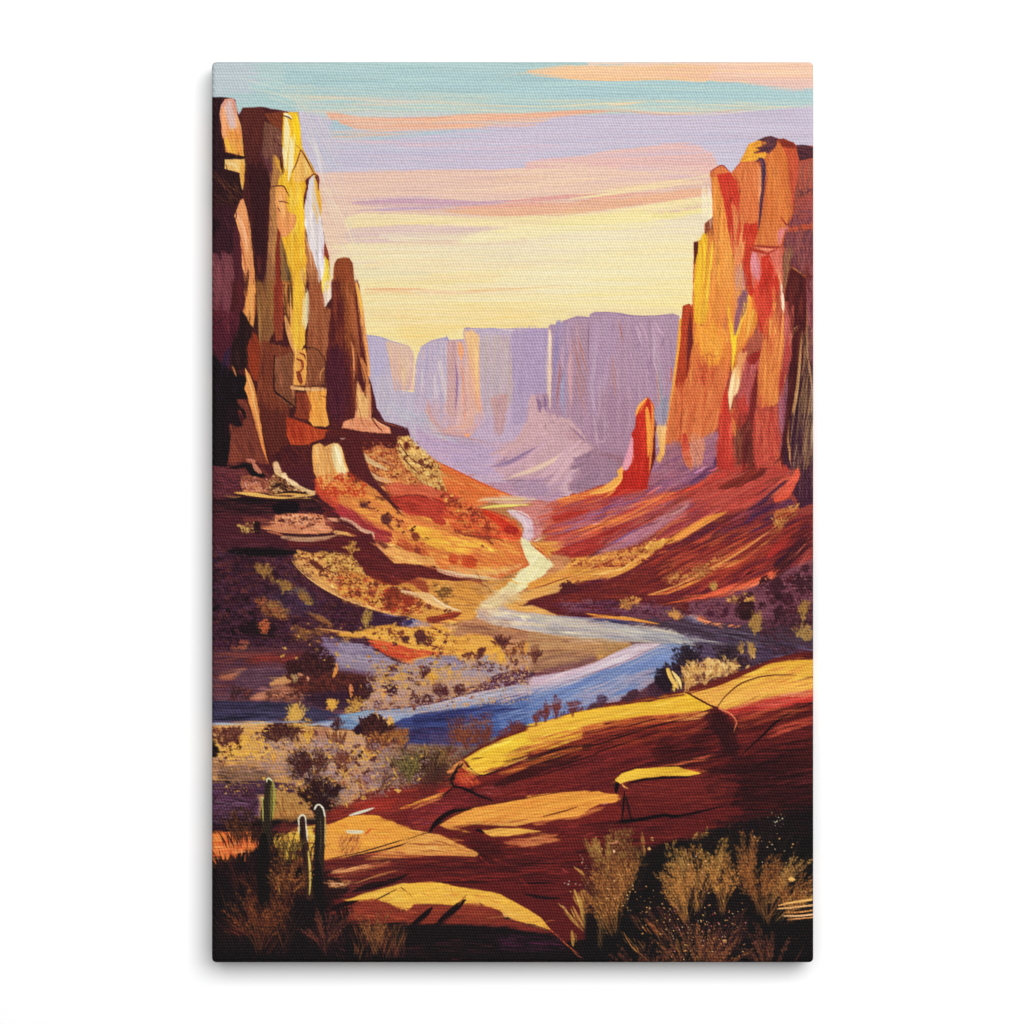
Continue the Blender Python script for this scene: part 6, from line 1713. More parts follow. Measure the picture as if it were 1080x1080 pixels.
s 241014 14 620,790 760,770 a=.9
# black undergrowth
p 1d1217>171316 0,560 60,590 120,640 200,560 260,520 320,560 340,700 480,740 600,720 620,800 700,840 1100,850 1100,1100 0,1100 f=6
p 1a1517 0,840 700,850 1100,860 1100,1100 0,1100 f=8
g 1e1216/28151a/1c1014 120 10 150 20,640 330,600 s=22
g 241416/301a1c/1a1014/3c1e1c 130 8 170 130,700 330,660 s=30 n=6
h 44201c/301818/6c3c20/54281c 110 5 130 60 150,600 330,560 350,760 180,740 a=.6 j=35
g 4c2420/74402c/301818/5c3020/54242a 110 4 330 100,1000 420,1000 s=38 a=.7
h 5c3028/744830/5c242a 60 3.5 130 62 60,700 260,700 360,980 150,960 a=.7 j=10
h 74302a/8c4830 50 4 150 -66 200,740 440,720 400,960 260,1000 a=.7 j=8
h 6c2830/543020 26 4 130 25 60,860 220,860 200,950 80,900 a=.6 j=12
g 6c2c34/4c2028/743c34 60 4 240 560,1010 700,1010 s=40 a=.7
h 6c2434/8c3840 60 4 70 60 560,860 700,860 680,1020 600,1000 a=.6 j=40
g 743c30/8c5434/5c282a/946c3a/3c1c1c 100 4.5 240 720,990 1100,1030 s=20 a=.7
h a06c3c/7c4030/8c5436/a87c44 50 6 90 98 700,800 1080,840 1080,960 740,930 a=.7 j=12
g 1a1214/2a161a 50 10 130 640,880 1060,880 s=22
h c89848/a88444 40 6 150 105 980,840 1080,850 1040,1010 960,1000 a=.6 j=10
g 8c3834/a86048 50 5 120 880,1050 1080,1050 s=34
# saguaros
s 2a1a1c 46 310,130 308,260 300,400 290,560 290,700 a=1 d=.05 e=.5 z=.9
s 241618 64 285,400 285,560 285,720 a=1 d=.05 e=.5 z=.9
s 1c1216 70 280,430 280,600 290,760 a=.8 d=.1
s 30201e 26 283,220 282,320 290,420 a=.9
s c8d890 9 302,120 305,105 318,106 330,125 a=1 d=0 e=.6 z=.7
s a4a840 12 328,118 342,170 338,240 330,310 a=1 d=.1 e=.6 z=.3
s c4cc78 6 342,150 342,220 a=.8
s a8a850 13 277,200 282,240 284,330 a=1 d=.05 e=.5 z=.4
s d4dca0 6 275,200 282,205 a=1 e=1 z=1
s 34201c 40 485,310 490,400 505,500 520,620 525,720 a=1 d=.05 e=.5 z=.8
s 3c1e22 22 492,340 500,430 515,520 a=.7
s dcd8b0 9 468,345 466,315 475,298 488,292 500,305 503,335 a=1 d=0 e=.7 z=.7
s e0d0b8 7 502,325 508,380 512,440 a=1 d=0
s c8b458 13 515,480 524,560 526,640 522,705 a=1 d=.1 e=.4 z=.3
s d8a848 9 466,350 464,380 a=.8
s 2a1c1a 54 575,280 578,400 570,520 565,640 575,740 a=1 d=.05 e=.5 z=.9
s 1c1214 60 560,540 565,640 580,760 a=.9 d=.1 e=.5 z=.8
s e8e4c8 10 548,262 560,242 575,240 592,260 603,300 a=1 d=0 e=.6 z=.6
s bc9c5c 9 603,300 604,380 600,440 a=1 d=.1
s a87c44 9 560,320 558,420 560,520 a=.5
s c8a050 7 540,470 535,530 a=.7
p 161113 0,1010 1100,1030 1100,1100 0,1100 f=8 a=.9
# bristle cover left of the cactus
g 2a1614/3c2018/44281c 90 7 130 140,420 260,420 s=40
d 34201c/5c3c28/241418 70 8 130,250 240,260 240,360 130,360 s=3 r=50 a=.7
# lower middle
B 430 800 4.909
t -4 5
p 6c2026>5c1c22 100,380 200,300 500,250 1100,180 1100,500 1100,900 800,960 700,860 400,700 0,640 0,500 f=4
h 7c282a/5c1a1e/6c2024/8c3234/4c181c 320 9 200 -3 380,330 1090,260 1090,700 700,700 400,560 a=.5 j=5
p 74242c 0,260 180,200 300,260 160,340 100,390 0,370 f=5
h 8c2c38/6c2030/a03c34/7c3048 70 9 110 -14 0,270 180,210 260,260 100,380 0,360 a=.6
s 2a1014 26 110,385 150,330 200,290 240,270 a=.9 d=.2
s 2a1012 18 200,280 300,270 400,260 a=.8
s d8943c 16 0,245 80,215 150,195 190,190 a=.9 d=.3
s c88048 12 20,265 100,230 180,205 a=.8
p e0983c>e09c48 162,345 240,300 350,255 500,230 640,205 820,175 920,168 990,180 1080,195 1082,215 1000,228 950,250 920,290 780,310 640,330 560,350 480,345 360,330 200,358 f=.8
h e8a844/d88c38/e4a040/ecb04c/dc9848 180 11 190 -8 190,340 380,255 820,180 1060,200 900,280 600,320 400,330 a=.55 j=4
h dcae58/c89040/d09c50/b87840 60 8 120 -6 300,330 600,310 660,320 560,350 340,340 a=.6
l 5c2420 6 700,300 780,280 860,250 a=.7
l 8c4c28 7 820,255 900,245 a=.8
s 7c2c2c 26 880,290 960,260 1040,240 1080,235 a=.8 d=.2
q b06c74 1000,245 1050,230 1070,240 1000,265 f=3 a=.6
p e0a848>dca044 388,372 480,362 600,362 690,376 600,388 520,402 440,405 400,388 f=.8
h e8b458/d89840 20 8 110 0 400,375 680,375 520,398 a=.6
s d89c48 14 180,355 260,368 330,385 a=.8 d=.3
s 1e0e12 16 350,368 400,382 a=.9
h b86c44/c87c4c/a8543c/d09458 60 7 130 -3 490,420 740,400 800,430 600,460 500,440 a=.65 j=4
p dca04c>dca050 0,362 60,375 140,395 220,425 300,460 370,492 360,506 200,500 0,498 f=.8
h e4ac54/d09044/e8b868/b87040 70 9 130 4 0,370 140,400 350,490 200,495 0,490 a=.55 j=7
l 7c3028 6 170,395 250,430 330,475
l 6c2c28 6 80,470 130,465 180,480 a=.8
l 2c1414 6 0,420 50,400 110,385
s c03840 8 365,495 390,525 425,550 a=.9
s b84840 6 440,515 470,530 485,545 a=.7
p 3c1418 300,400 400,390 480,440 500,500 400,520 360,480 f=8 a=.6
h 2c1014/241012 60 6 220 0 380,470 1050,480 1050,640 600,650 0,560 a=.6 j=3
s 180c12 9 560,645 680,645 800,640 a=.9
s 180c12 10 0,570 200,560 440,565 560,570 a=.7
s 2a1014 10 860,480 960,475 1080,470 a=.7
s 1c1014 18 600,700 700,720 800,725 a=.8 d=.2
s 84282c 16 560,600 620,660 640,700 a=.6
l c05058 4 800,570 825,590
l c0585c 4 860,560 890,590
p 1c0f13 1000,340 1080,325 1100,330 1100,345 960,350 f=2
# bright mound
p e4b040>e0a844 -10,660 60,645 140,642 220,655 340,680 480,705 600,770 690,825 740,888 660,860 560,840 500,800 440,770 360,740 240,760 120,745 0,740 f=.8
h ecbc4c/dca03c/e8b444/e4a848/e8b85c 160 12 120 14 0,665 220,660 480,715 680,830 600,840 400,760 100,735 a=.55 j=12
p e8b84c -10,740 30,745 25,775 -10,790 f=1
l 2c1414 7 0,700 20,720 35,740
q e0ac5c 490,770 560,780 600,820 540,835 490,810 f=3
l a85c3c 7 350,745 380,750 360,765
s dc9c54 14 600,850 680,870 750,895 a=.8
p 8c3434>7c2c30 30,750 240,765 360,745 480,790 500,830 600,850 700,880 760,920 400,870 0,850 f=3
h a84838/7c2c30/b85c40/943c34 120 9 110 8 40,760 360,755 500,830 600,860 300,860 20,840 a=.6 j=10
l c05838 7 700,860 760,905 830,970 910,1030 a=.9
p 1e1518>191315 0,850 300,860 500,870 760,920 860,1000 1100,980 1100,1100 0,1100 f=5
h 34182a/2a141e/44203a/5c2448 110 7 110 4 380,900 800,930 820,1000 500,1000 a=.6 j=5
h 4c1c24/34161c 60 5 90 4 180,960 480,980 460,1030 200,1010 a=.6
s 241316 36 300,730 250,770 160,840 a=1 d=.1 e=.2 z=.6
s 241316 34 130,770 90,810 20,860 a=1 d=.1 e=.2 z=.6
l 9c5c2c 7 300,705 280,730 262,760 a=.9
l 8c4838 5 850,990 880,1020 910,1035
# lower right
B 640 800 4.909
t -2 5
p 5a1c20>2a1214 0,330 600,240 1100,180 1100,1100 0,1100 f=8 a=.9
p 7a2428>6c2024 0,160 100,140 560,130 560,240 300,290 0,330 f=5
h 84282c/6c2024/742428 110 10 150 -3 110,160 550,150 540,230 150,300 a=.5
p e0984c>dc8c44 -10,190 40,186 60,205 50,225 0,232 f=.8
s e4a454 22 -10,200 40,205 a=.7
s 180d10 22 0,332 130,318 300,292 420,298 560,260 640,245 a=1 d=.1 e=.4 z=.3
p 7a2428>5c1c22 0,345 300,310 440,315 620,260 700,250 560,400 300,430 0,420 f=5
h 842a2e/6c2024/4c181c/3a1418 200 8 160 -3 10,345 560,290 700,280 560,420 20,460 a=.5
p 1d1517>171314 260,480 500,430 700,330 760,300 1100,240 1100,1100 0,1100 0,860 150,720 180,560 f=8
h 2a1418/34161c/1c1013/4c1a20 200 9 160 -4 560,180 1070,60 1070,330 760,320 600,300 a=.5 j=5
h 7c2c34/6c2430 24 4 120 -12 760,180 1070,80 1070,160 820,180 a=.7
# feathery shrubs
g 846438/74522e/8c6c3c/5c3c24 110 6 240 10,720 150,720 s=26 a=.6
m 7c5c34/8c6c3c/4c2c24 0.3 2 0,480 180,440 200,560 170,640 90,740 0,700 f=3 a=.8
h 8c6c38/a08044/6c4c2c/44281f 110 6 70 78 20,480 180,440 200,560 170,640 90,700 30,650 a=.6 j=20
s 9c7840 22 182,380 188,450 196,560 a=.8 d=.35
s 987440 24 85,480 120,570 150,640 a=.8 d=.35
s a07c44 20 170,640 195,580 188,500 a=.7 d=.3
s 8c5c34 60 40,600 70,760 110,800 a=.5 d=.5
g 8c6434/a07840/5c3424 70 6 170 40,900 90,800 s=14
g 8c6838/a08044/74522e/6c4428 120 6 280 480,690 640,640 s=30 a=.6
m 7c5c34/a08044/4c2c24/2a1818 0.1 2 400,460 470,390 640,370 730,390 710,490 660,590 520,660 440,590 f=3 a=.85
h 947440/84643a/a08444/64452c 130 6 70 86 420,470 520,400 640,380 720,400 710,480 660,580 520,640 450,590 a=.6 j=22
s a88444 24 395,450 420,540 480,640 520,700 a=.85 d=.3
s a88448 20 410,580 460,640 500,720 a=.8 d=.3
s b08c48 22 470,380 450,430 460,500 a=.8
s b08c4c 22 605,380 640,440 680,470 a=.8
s b08c4c 20 725,390 715,440 680,470 a=.8
s b89048 16 520,350 520,400 540,440 a=.85
s b89048 12 632,345 640,400 650,420 a=.8
l c89c50 6 705,360 715,400 720,440
h 3c1c20/2a1418/54283a 80 8 80 80 500,580 700,560 680,640 540,700 a=.6 j=30
g 84603a/74502f/6c3c2c/54302a 90 6 250 790,570 850,570 s=14 a=.65
h 8c6434/745030/6c3838 90 9 100 92 785,330 860,310 860,420 830,560 790,450 a=.6 j=8
g 6c4430/5c302a/7c5836/442022/34181c 130 5 320 810,720 900,720 s=46 a=.6
s b08844 16 985,370 930,420 890,480 a=.85 d=.3
s b08040 14 1025,360 990,440 960,520 a=.85 d=.3
s a87c40 18 990,440 960,520 920,600 a=.8 d=.3
s 8c5c34 14 760,400 790,480 815,560 a=.7
s b88c4c 18 1050,490 1020,540 960,600 a=.9 d=.3
s b0844c 22 1060,560 1000,600 930,680 a=.8 d=.35
h a07444/8c6038/b88850 70 7 110 -42 940,600 1050,510 1040,580 920,700 a=.7 j=8
# light bars at right edge
s e0a058 11 920,712 1000,700 1080,690 a=1 d=.15 e=.3 z=1
s e4b070 11 910,735 1000,728 1080,715 a=1 d=.2 e=.3 z=1
s d89850 10 960,755 1020,755 1080,745 a=1 d=.2 e=.3 z=1
s e4b078 10 940,770 1010,775 1080,770 a=1 d=.25 e=.3 z=1
s d8985c 9 965,795 1020,788 1080,785 a=1 d=.2 e=.3 z=1
l a86440 5 830,772 880,760 940,745 a=.8
# twigs
h 8c4434/743038/a85c40 60 4 150 60 240,600 460,620 560,800 340,880 a=.7 j=14
h 5c242c/743040/8c4038 60 4 150 110 560,760 720,700 720,900 600,960 a=.6 j=14
h 9c5c38/b07444 26 6 100 48 240,680 360,700 420,800 300,780 a=.8 j=8
h b07444/a86440 14 5 90 55 150,740 220,760 300,880 220,860 a=.85 j=6
l a86848 5 200,820 250,880 295,900
g 743c30/64303a/845034 50 4 290 520,980 640,980 s=40 a=.7
l a05c40 7 455,860 480,920 560,990
l a86044 6 460,820 465,880
s 8c4438 16 490,940 560,990 640,1000 780,985 a=.6 d=.5
s d8843c 16 545,1050 600,1030 700,1010 760,1000 a=.9 d=.25
l b0605c 4 980,950 1010,890 1030,840 a=.7
l 8c4038 4 200,920 160,990 130,1050 a=.6
l 8c4038 4 60,900 20,960 0,1000 a=.6
# sparks
d e0c090/d89c50/e8c070/c87c50/e0a8a0/b85068 120 7 380,650 760,600 760,900 460,920 s=1 a=.95
d e0c090/d8a860 26 10 470,380 700,420 660,570 520,500 s=1
d d8a050/e0b870 40 8 220,480 420,620 400,830 260,820 s=1
d d8a050/e8c888 26 9 820,260 1040,380 1000,520 850,470 s=1
d e8c888 14 6 870,270 940,260 930,320 880,330 s=1
d e0a058 3 22 975,565 990,568 985,575 s=1.4
d e8b870 3 18 1035,632 1050,636 1045,640 s=1.6
d e4a078 4 20 20,835 28,842 24,846 s=1
d 742838 3 12 20,838 26,842 24,844 s=1
d e0a878 2 16 50,430 52,434 48,434 s=1
d e0b068 3 16 236,415 240,420 234,420 s=1
d c87088 3 14 895,856 903,860 897,864 s=1
d d8a05c 3 20 735,920 740,925 733,925 s=1
p 161213 0,1000 1100,1000 1100,1100 0,1100 f=12 a=.7
B 430 800 4.909
g a08044/846438/6c4c2c/44281f 70 6 280 960,860 1080,860 s=18 a=.6
m 8c7040/a08448/4c2c22 0.2 2 940,470 1080,450 1080,780 1020,780 970,640 f=3 a=.85
h a08040/847038/746030/5c3c28 90 6 70 84 940,470 1080,460 1080,760 1010,760 980,620 a=.65 j=14
h b08c44/9c7840/c8a050 50 9 100 66 860,680 960,680 980,760 910,880 840,800 a=.8 j=6
s b89448 18 780,750 850,830 920,905 a=.9 d=.3
s b08c44 18 860,680 900,780 920,890 a=.9 d=.3
s b08c44 14 860,560 910,600 940,665 a=.85 d=.3
s a8843f 30 850,890 860,930 855,975 a=.85 d=.3
s c0985a 12 800,760 830,800 a=.8
d e0d0b8/d8c098/d8a888 24 5 890,480 970,520 960,640 900,560 s=1
d d8ccc0 8 5 770,630 890,640 870,655 790,650 s=1
d e0d8c8/d8b060 16 8 830,700 870,760 980,600 940,560 s=1
d 1a1214 60 30 940,880 1080,840 1080,1000 960,980 a=.4
# ---------------- slope between boulder and river bend
B 360 470 5.4
t 22 4
p 5a1f26>54202a 0,0 110,0 130,60 170,160 230,240 300,320 360,370 300,360 210,260 130,210 60,170 30,150 0,120 f=1
m 8c3830/b86c44 1.0 2 100,0 330,0 330,60 180,60 f=2
p d08844>cc6c3c 0,150 60,170 150,220 230,290 300,350 360,380 420,400 520,430 560,460 620,450 660,490 780,520 860,545 1000,530 1025,560 1050,640 1075,680 900,760 830,750 560,700 540,690 300,670 240,610 190,560 180,500 60,420 0,340 f=.8
h e0a048/d8903c/e4ac50/d88838/e8b44c 260 13 120 18 60,240 240,310 360,400 640,500 1000,560 1040,670 840,750 540,690 300,660 200,540 60,330 a=.55 j=14
h ecb840/e4b048/f0c048 60 20 110 12 360,440 760,520 900,600 640,620 400,520 a=.5 j=12
q e8b83c 420,470 560,500 640,560 600,600 480,560 400,510 f=6 a=.5
# salmon shelf and red cliff
p c86848>c0503c 240,225 340,210 480,230 600,270 680,300 620,330 560,300 420,280 300,285 f=2
h d07c54/c05840/cc6c4c 40 11 110 6 250,225 500,235 640,300 420,285 280,285 a=.6
p a83430>b84034 270,290 360,285 460,290 560,310 620,340 590,400 600,450 570,458 530,440 510,410 440,400 400,400 350,370 300,330 f=1
h b84438/983030/c04c38/a43834 60 11 110 12 290,295 540,310 600,360 580,440 420,390 340,360 a=.55 j=18
l 742428 7 300,300 380,282 480,290 550,310 585,330 a=.9
p d0703c>cc5030 600,330 700,310 800,370 900,400 1000,430 1020,500 1000,530 880,530 780,520 700,490 650,480 610,450 f=1.5
h dc8848/d06838/c84c30/e09850 70 12 120 14 610,350 720,320 1000,440 1010,520 800,510 620,450 a=.6 j=16
p c8321f>d03a28 800,365 880,395 940,430 990,470 1000,500 960,500 900,450 840,410 800,385 f=1
h c02c20/b02824/d84830 26 13 90 24 860,400 990,460 1000,520 900,480 a=.6
q a82a28 930,470 990,465 1000,500 950,500 f=3
s 8c3a2c 20 640,490 720,510 800,525 870,530 a=.8 d=.3
d 8c3830/a04434 50 15 640,470 880,520 860,540 660,500 s=2
m a0442c/c87c3c/8c3028 0.4 2 600,270 800,370 900,500 700,470 600,400 f=4 a=.8
d 7c3028/8c3c2c/e0b050 50 16 480,210 620,260 720,340 790,400 740,420 640,370 560,290
d 8c3430 16 26 740,350 790,390 760,420
q 5c2c30 100,325 125,310 150,330 155,350 115,352 f=1
q 6c3434 228,400 250,390 285,400 280,440 240,450 225,425 f=1.2
h 54282c 12 6 40 30 225,395 290,395 280,445 230,445 a=.7
d 8c4c34/74342c 20 16 150,280 280,310 380,430 350,440 200,400
l 542424 7 265,310 310,360 355,400
l 542424 5 300,345 330,375
q 84382c 400,500 430,495 450,520 430,545 405,530 f=1
q b85a34>a85034 320,540 350,530 390,560 400,600 350,590 315,565 f=1.5
q 8c3c30 410,590 440,575 470,600 495,640 470,655 440,620 415,610 f=1.2
d c06438/8c3c30/a04c34/b85834 30 20 300,530 480,560 500,650 420,620
q c0502c 610,625 640,615 665,640 660,670 620,668 f=1.5
q c4512c 690,640 730,620 770,650 765,690 720,700 685,680 f=1.5
h a03c28 14 7 30 40 610,620 770,630 760,690 620,670 a=.6
q c87c40 520,620 560,615 570,640 540,650 f=2 a=.8
l 5c2a24 8 480,522 500,530
l 5c2a24 9 845,550 865,562
d 7c4434 5 16 790,560 815,575 800,575
q e4bc70 620,690 800,700 960,690 1040,670 900,740 760,740 620,715 f=3 a=.6
s d8c098 18 540,700 680,735 820,750 900,755 a=.7
# magenta band and pale rim
p a83444>9c3040 0,310 60,370 140,440 230,480 290,500 290,540 240,560 190,540 140,490 60,440 0,390 f=1.5
h b04450/a03840/b84c48/8c2c38 40 12 110 38 0,320 280,500 270,550 180,520 0,390 a=.55 j=8
p 541c26 0,380 60,440 150,490 120,495 0,430 f=1
s d0a080 22 0,415 60,435 120,480 175,498 a=1 d=.05 e=.9 z=.9
s d8a880 9 178,498 186,520 184,548 a=1 e=1 z=1
s d09c78 14 184,548 230,600 300,650 a=1 e=.8
s d8a458 14 0,495 40,505 80,520 a=1 e=.8
p dc9c54>e0a458 210,550 300,560 350,590 430,620 520,640 560,690 540,690 430,675 300,668 240,610 f=1.5
h e4ac64/d08c48/e0a458 40 11 100 16 220,560 540,680 320,665 a=.5
q 6c2c34 205,548 240,555 262,578 240,585 f=1
# long dark wedge
p 5c1f2a>6c2428 -10,500 20,510 80,520 170,500 190,560 240,610 300,668 430,678 535,685 545,715 620,740 850,770 830,780 600,772 440,750 320,800 240,780 160,750 110,680 60,620 0,580 f=.8
h 6c2630/4c1a26/742c2c/5c2028 60 10 150 10 0,520 170,510 300,680 540,700 440,740 260,770 100,650 a=.55 j=6
s d8b088 12 545,715 640,740 740,752 a=.8
s c08458 7 620,742 740,765 840,772 a=.7
# scrub bench under the wedge
p c8883c>d09844 160,750 240,780 320,800 440,755 600,775 880,775 1000,740 900,830 800,890 780,960 720,1000 500,1010 300,950 0,850 0,700 f=2
h d8a048/c08840/e0ac58/b87c3c/a87444 130 11 120 8 0,720 240,790 600,780 880,780 800,900 500,980 200,900 a=.6 j=14
h b08850/9c7048/c49c64 40 9 110 -6 700,760 1000,730 860,840 760,880 a=.5
m 8c3430/d8a850/b85034/6c2c2c 0.6 2 0,720 160,750 440,830 480,960 300,960 0,870 f=3 a=.85
s a8442c 8 180,770 260,790 320,800 a=.7
q 8c3830 320,770 420,760 480,770 500,830 470,835 400,790 f=2 a=.8
d 742c2c/8c3c34/5c2828/a84430 40 20 120,820 200,840 360,880 460,960 300,930 s=1.2
q 8c3028 250,830 300,815 330,860 310,930 280,925 260,880 f=1.5
q 9c342c 350,870 400,865 400,910 360,915 f=2
h c04830/e09848/7c2828 50 10 60 10 240,820 420,860 470,960 280,940 a=.7 j=40
s e0bc8c 26 320,820 420,850 500,850 530,870 a=.9 d=.15
q e0b474 430,840 500,840 550,880 620,930 640,950 580,930 500,900 f=1.5
s ecd4a4 12 520,860 560,890 640,930 705,945 a=1 e=.5
m d0a04c/8c5c34/74502f 0.2 2 520,780 620,800 640,860 600,900 540,860 f=3
q 74502f 570,820 620,810 635,835 590,840 f=2 a=.8
d 7c3830/6c3030 26 18 420,880 620,940 600,960 460,920
p 84302c>8c3830 480,980 560,965 640,945 690,950 640,990 560,1010 490,1010 f=1
s dc9848 14 560,1005 640,990 740,975 a=.9
s c85c30 8 540,980 620,960 680,950 a=.9
# soften the bend
q d4bc88 860,830 960,810 1020,860 960,900 880,940 800,960 770,930 820,880 f=4 a=.7
h e0cc98/c8a880/dcb880/b89878 40 8 100 140 830,850 1000,820 900,930 790,950 a=.5 j=12
h a0806c/b89480/c4a088/a88ca0 50 7 90 25 760,900 860,960 1000,1020 900,1040 780,980 a=.5 j=12
# ---------------- right hand slope
B 560 470 5.4
t -20 4
h c04838/a83434/b85048/9c4c60/d87048/c05c54/a05878/8c4c6c 260 9 200 -15 30,400 120,310 420,300 700,220 760,280 520,420 400,560 160,620 100,560 a=.6 j=6
s e09040 16 140,310 240,290 360,265 470,220 500,160 a=.95 d=.2
s e09c50 14 180,335 300,300 430,262 500,240 a=.85 d=.3
s e89c48 12 470,225 490,190 508,145 a=.9
h e09048/d87840/b83c30 50 6 140 -12 150,300 430,250 520,230 420,280 160,345 a=.7 j=5
p b83028>a83030 110,400 240,370 330,370 240,410 130,440 f=2 a=.8
s e08440 14 220,500 400,445 560,390 700,320 770,280 a=.9 d=.35
s dc7c40 10 320,490 440,450 560,400 a=.8 d=.3
h 8c5888/9c6488/a87090 50 8 170 -17 200,440 520,300 720,250 600,340 300,480 120,500 a=.6 j=4
h 6c4070/84507c/5c3c68 30 5 150 -20 480,290 760,220 560,360 300,460 a=.6 j=4
p a83030>9c2c34 150,590 250,560 400,500 540,440 600,430 480,500 360,570 260,625 200,625 f=2 a=.85
h b83c38/a02c34/c04c44 40 9 150 -20 170,595 420,500 560,440 380,560 240,620 a=.6 j=6
p b07484>a86c80 380,600 480,540 600,480 760,400 780,430 700,500 600,560 470,600 f=3 a=.85
h c08898/a46480/b87c90/8c5880/c47c78 60 8 140 -26 400,590 760,400 720,480 560,570 a=.55 j=7
s 7c5884 12 360,600 440,570 560,500 700,430 a=.8 d=.3
s e0a84c 16 30,560 110,555 200,550 a=.9
h dc9c44/e0a850/c8783c 36 9 110 3 10,550 200,545 160,600 40,600 a=.6
l b85430 7 0,560 60,610 105,655
l c06838 6 15,545 80,600 120,650
p d89c48>dc9840 230,640 380,625 480,600 560,590 640,575 740,540 790,520 750,580 690,600 640,660 560,710 470,745 400,750 320,760 200,770 120,790 0,830 0,790 100,740 200,700 f=1.2
h e4ac54/d09044/e8b45c/c87c3c/b87048 130 10 120 -14 40,800 240,650 560,595 760,550 640,650 420,750 a=.6 j=12
m 9c5034/b86c3c/7c3030 0.8 2 220,650 700,560 680,600 400,690 240,700 f=4 a=.8
s 8c3830 16 340,700 400,680 450,660 480,640 a=.9 d=.3
s 84342c 10 420,690 520,680 560,660 a=.8 d=.3
d 74302c/8c3c30/c06c38 60 17 340,690 480,650 620,590 740,570 680,640 540,690 s=1.4
d e8b858/e0b050/d8a048 50 16 600,580 740,520 780,540 700,600
s e4ac54 18 0,835 120,795 240,745 340,720 a=1 d=.15
s 7c3028 7 0,815 80,795 180,760 270,735 a=.9
s e8b864 16 340,735 440,720 520,700 580,660 a=.9 d=.2
s d87038 8 560,755 600,730 700,650 a=.8
p 6c2428>64222c -10,890 100,850 170,830 190,790 300,800 420,780 480,750 580,730 700,650 790,640 900,800 700,850 640,850 760,880 900,870 900,960 760,900 560,900 500,980 300,960 150,965 60,920 f=1.2
h 7c2c2c/5c1c28/6c2430/8c3430/742828 170 10 170 -6 60,890 200,830 480,780 700,680 780,700 700,840 500,870 200,900 a=.55 j=8
h 5c3050/6c3858/4c2444/7c4860 110 8 130 2 100,900 420,880 760,900 880,960 500,970 200,950 a=.6 j=6
m 4c1c28/7c4c60 0.9 2 150,870 700,870 880,960 400,980 200,960 f=4 a=.7
d 4c1c28/5c2430 40 22 170,780 280,770 260,830 160,850
q 541f28 180,790 220,775 260,790 280,830 200,850 165,845 f=1.5
d c08444/b07440 26 22 510,880 560,870 560,930 520,920
d b87840/c08444 14 20 590,860 620,870 600,910
d 6c3030 20 20 720,870 900,860 860,960 760,920
q b07c44 780,740 830,740 835,770 790,780 f=2 a=.8
d 7c3430/b0743c 60 18 900,690 1060,640 1060,700 940,740
s e09040 18 680,850 780,835 900,790 1000,745 1080,720 a=.95 d=.25
s c86838 10 860,865 980,850 1080,845 a=.7
s dc9840 14 310,955 440,975 580,990 720,1012 a=1 d=.1
s 40386c 12 360,985 520,1000 660,1015 a=.8 d=.3
# ---------------- left of the bend down to the near bank
B 360 640 5.4
t 6 4
p 3c2038>442440 150,20 260,50 380,75 400,110 330,130 150,125 f=2
q 8880a0>9c8894 360,80 430,84 530,102 500,122 400,120 340,100 f=2 a=.6
d 3c3060 3 26 385,80 395,90 390,95
p d8a040>dca444 0,145 90,140 200,110 290,100 360,120 480,115 560,105 600,120 680,160 840,160 900,200 900,260 820,270 700,290 600,265 480,290 380,310 240,210 150,180 0,165 f=1.2
h e4ac4c/d09840/e8b450/c8883c 120 12 110 6 60,150 300,110 600,130 880,180 860,250 600,260 380,290 200,180 a=.6 j=14
m 8c4834/6c3034/e8bc58 0.9 2 180,120 600,120 660,260 420,270 240,190 f=4 a=.8
p b08058>a87858 600,150 700,80 800,80 900,120 1000,140 1080,160 1080,200 900,190 760,160 660,175 f=3
h 9c6c4c/84544a/b88c64/8c5c50 60 9 110 6 610,140 720,90 1060,150 1060,190 760,160 a=.6 j=10
p e0a850 720,170 860,170 900,200 840,240 720,230 f=4 a=.6
s 6c3030 7 490,215 540,230 590,250 a=.9
p c84030>e08840 150,190 230,195 320,210 400,240 500,250 590,260 600,270 520,275 430,290 380,310 310,290 230,260 f=1.2 x=20
h d45838/c03c30/dc8440/b43834/e09048 50 10 90 20 160,195 560,260 390,305 240,255 a=.6 j=10
s 4c2428 10 200,245 270,290 340,320 420,340 a=.95 e=.5
d 542c34/44242c 20 26 170,245 205,250 200,280 175,275
p 8c7c98>9c8c98 -10,200 120,210 200,250 300,310 400,335 460,300 560,275 640,280 680,310 700,360 760,350 840,320 880,340 900,380 860,400 700,400 560,410 400,380 200,370 100,360 0,330 f=1.6
h 9c8ca4/7c6c8c/a898a4/8c7c94 110 9 100 4 0,220 180,250 400,340 620,290 860,350 640,400 300,370 20,320 a=.5 j=8
p b49474>b88c68 400,380 560,370 700,400 860,395 840,420 760,460 700,500 600,510 500,540 380,560 190,590 160,560 240,460 f=4 a=.8
h c0a078/a88878/b8946c/a08080/9c8490 100 9 100 -6 200,440 420,390 840,400 740,470 500,540 200,580 a=.5 j=12
h 9c8498/a890a0 40 8 90 -4 160,430 500,400 640,440 420,500 160,540 a=.5
m d8a844/c89440/a88444 0.7 2 180,340 400,330 560,340 700,350 680,400 460,440 200,460 f=5 a=.85
s e0b040 44 530,350 520,400 515,440 a=.85 d=.3
s e0ac40 36 620,360 625,400 a=.8 d=.3
s dca840 26 670,360 670,400 a=.8 d=.3
s e0a840 40 905,260 920,300 915,330 a=.85 d=.25
s d8a03c 40 895,230 890,270 a=.6 d=.4
s d89c44 30 235,470 240,500 230,520 a=.8
s c0a048 30 360,430 370,470 a=.7 d=.3
q 5c3040 260,340 320,330 320,360 270,370 f=2
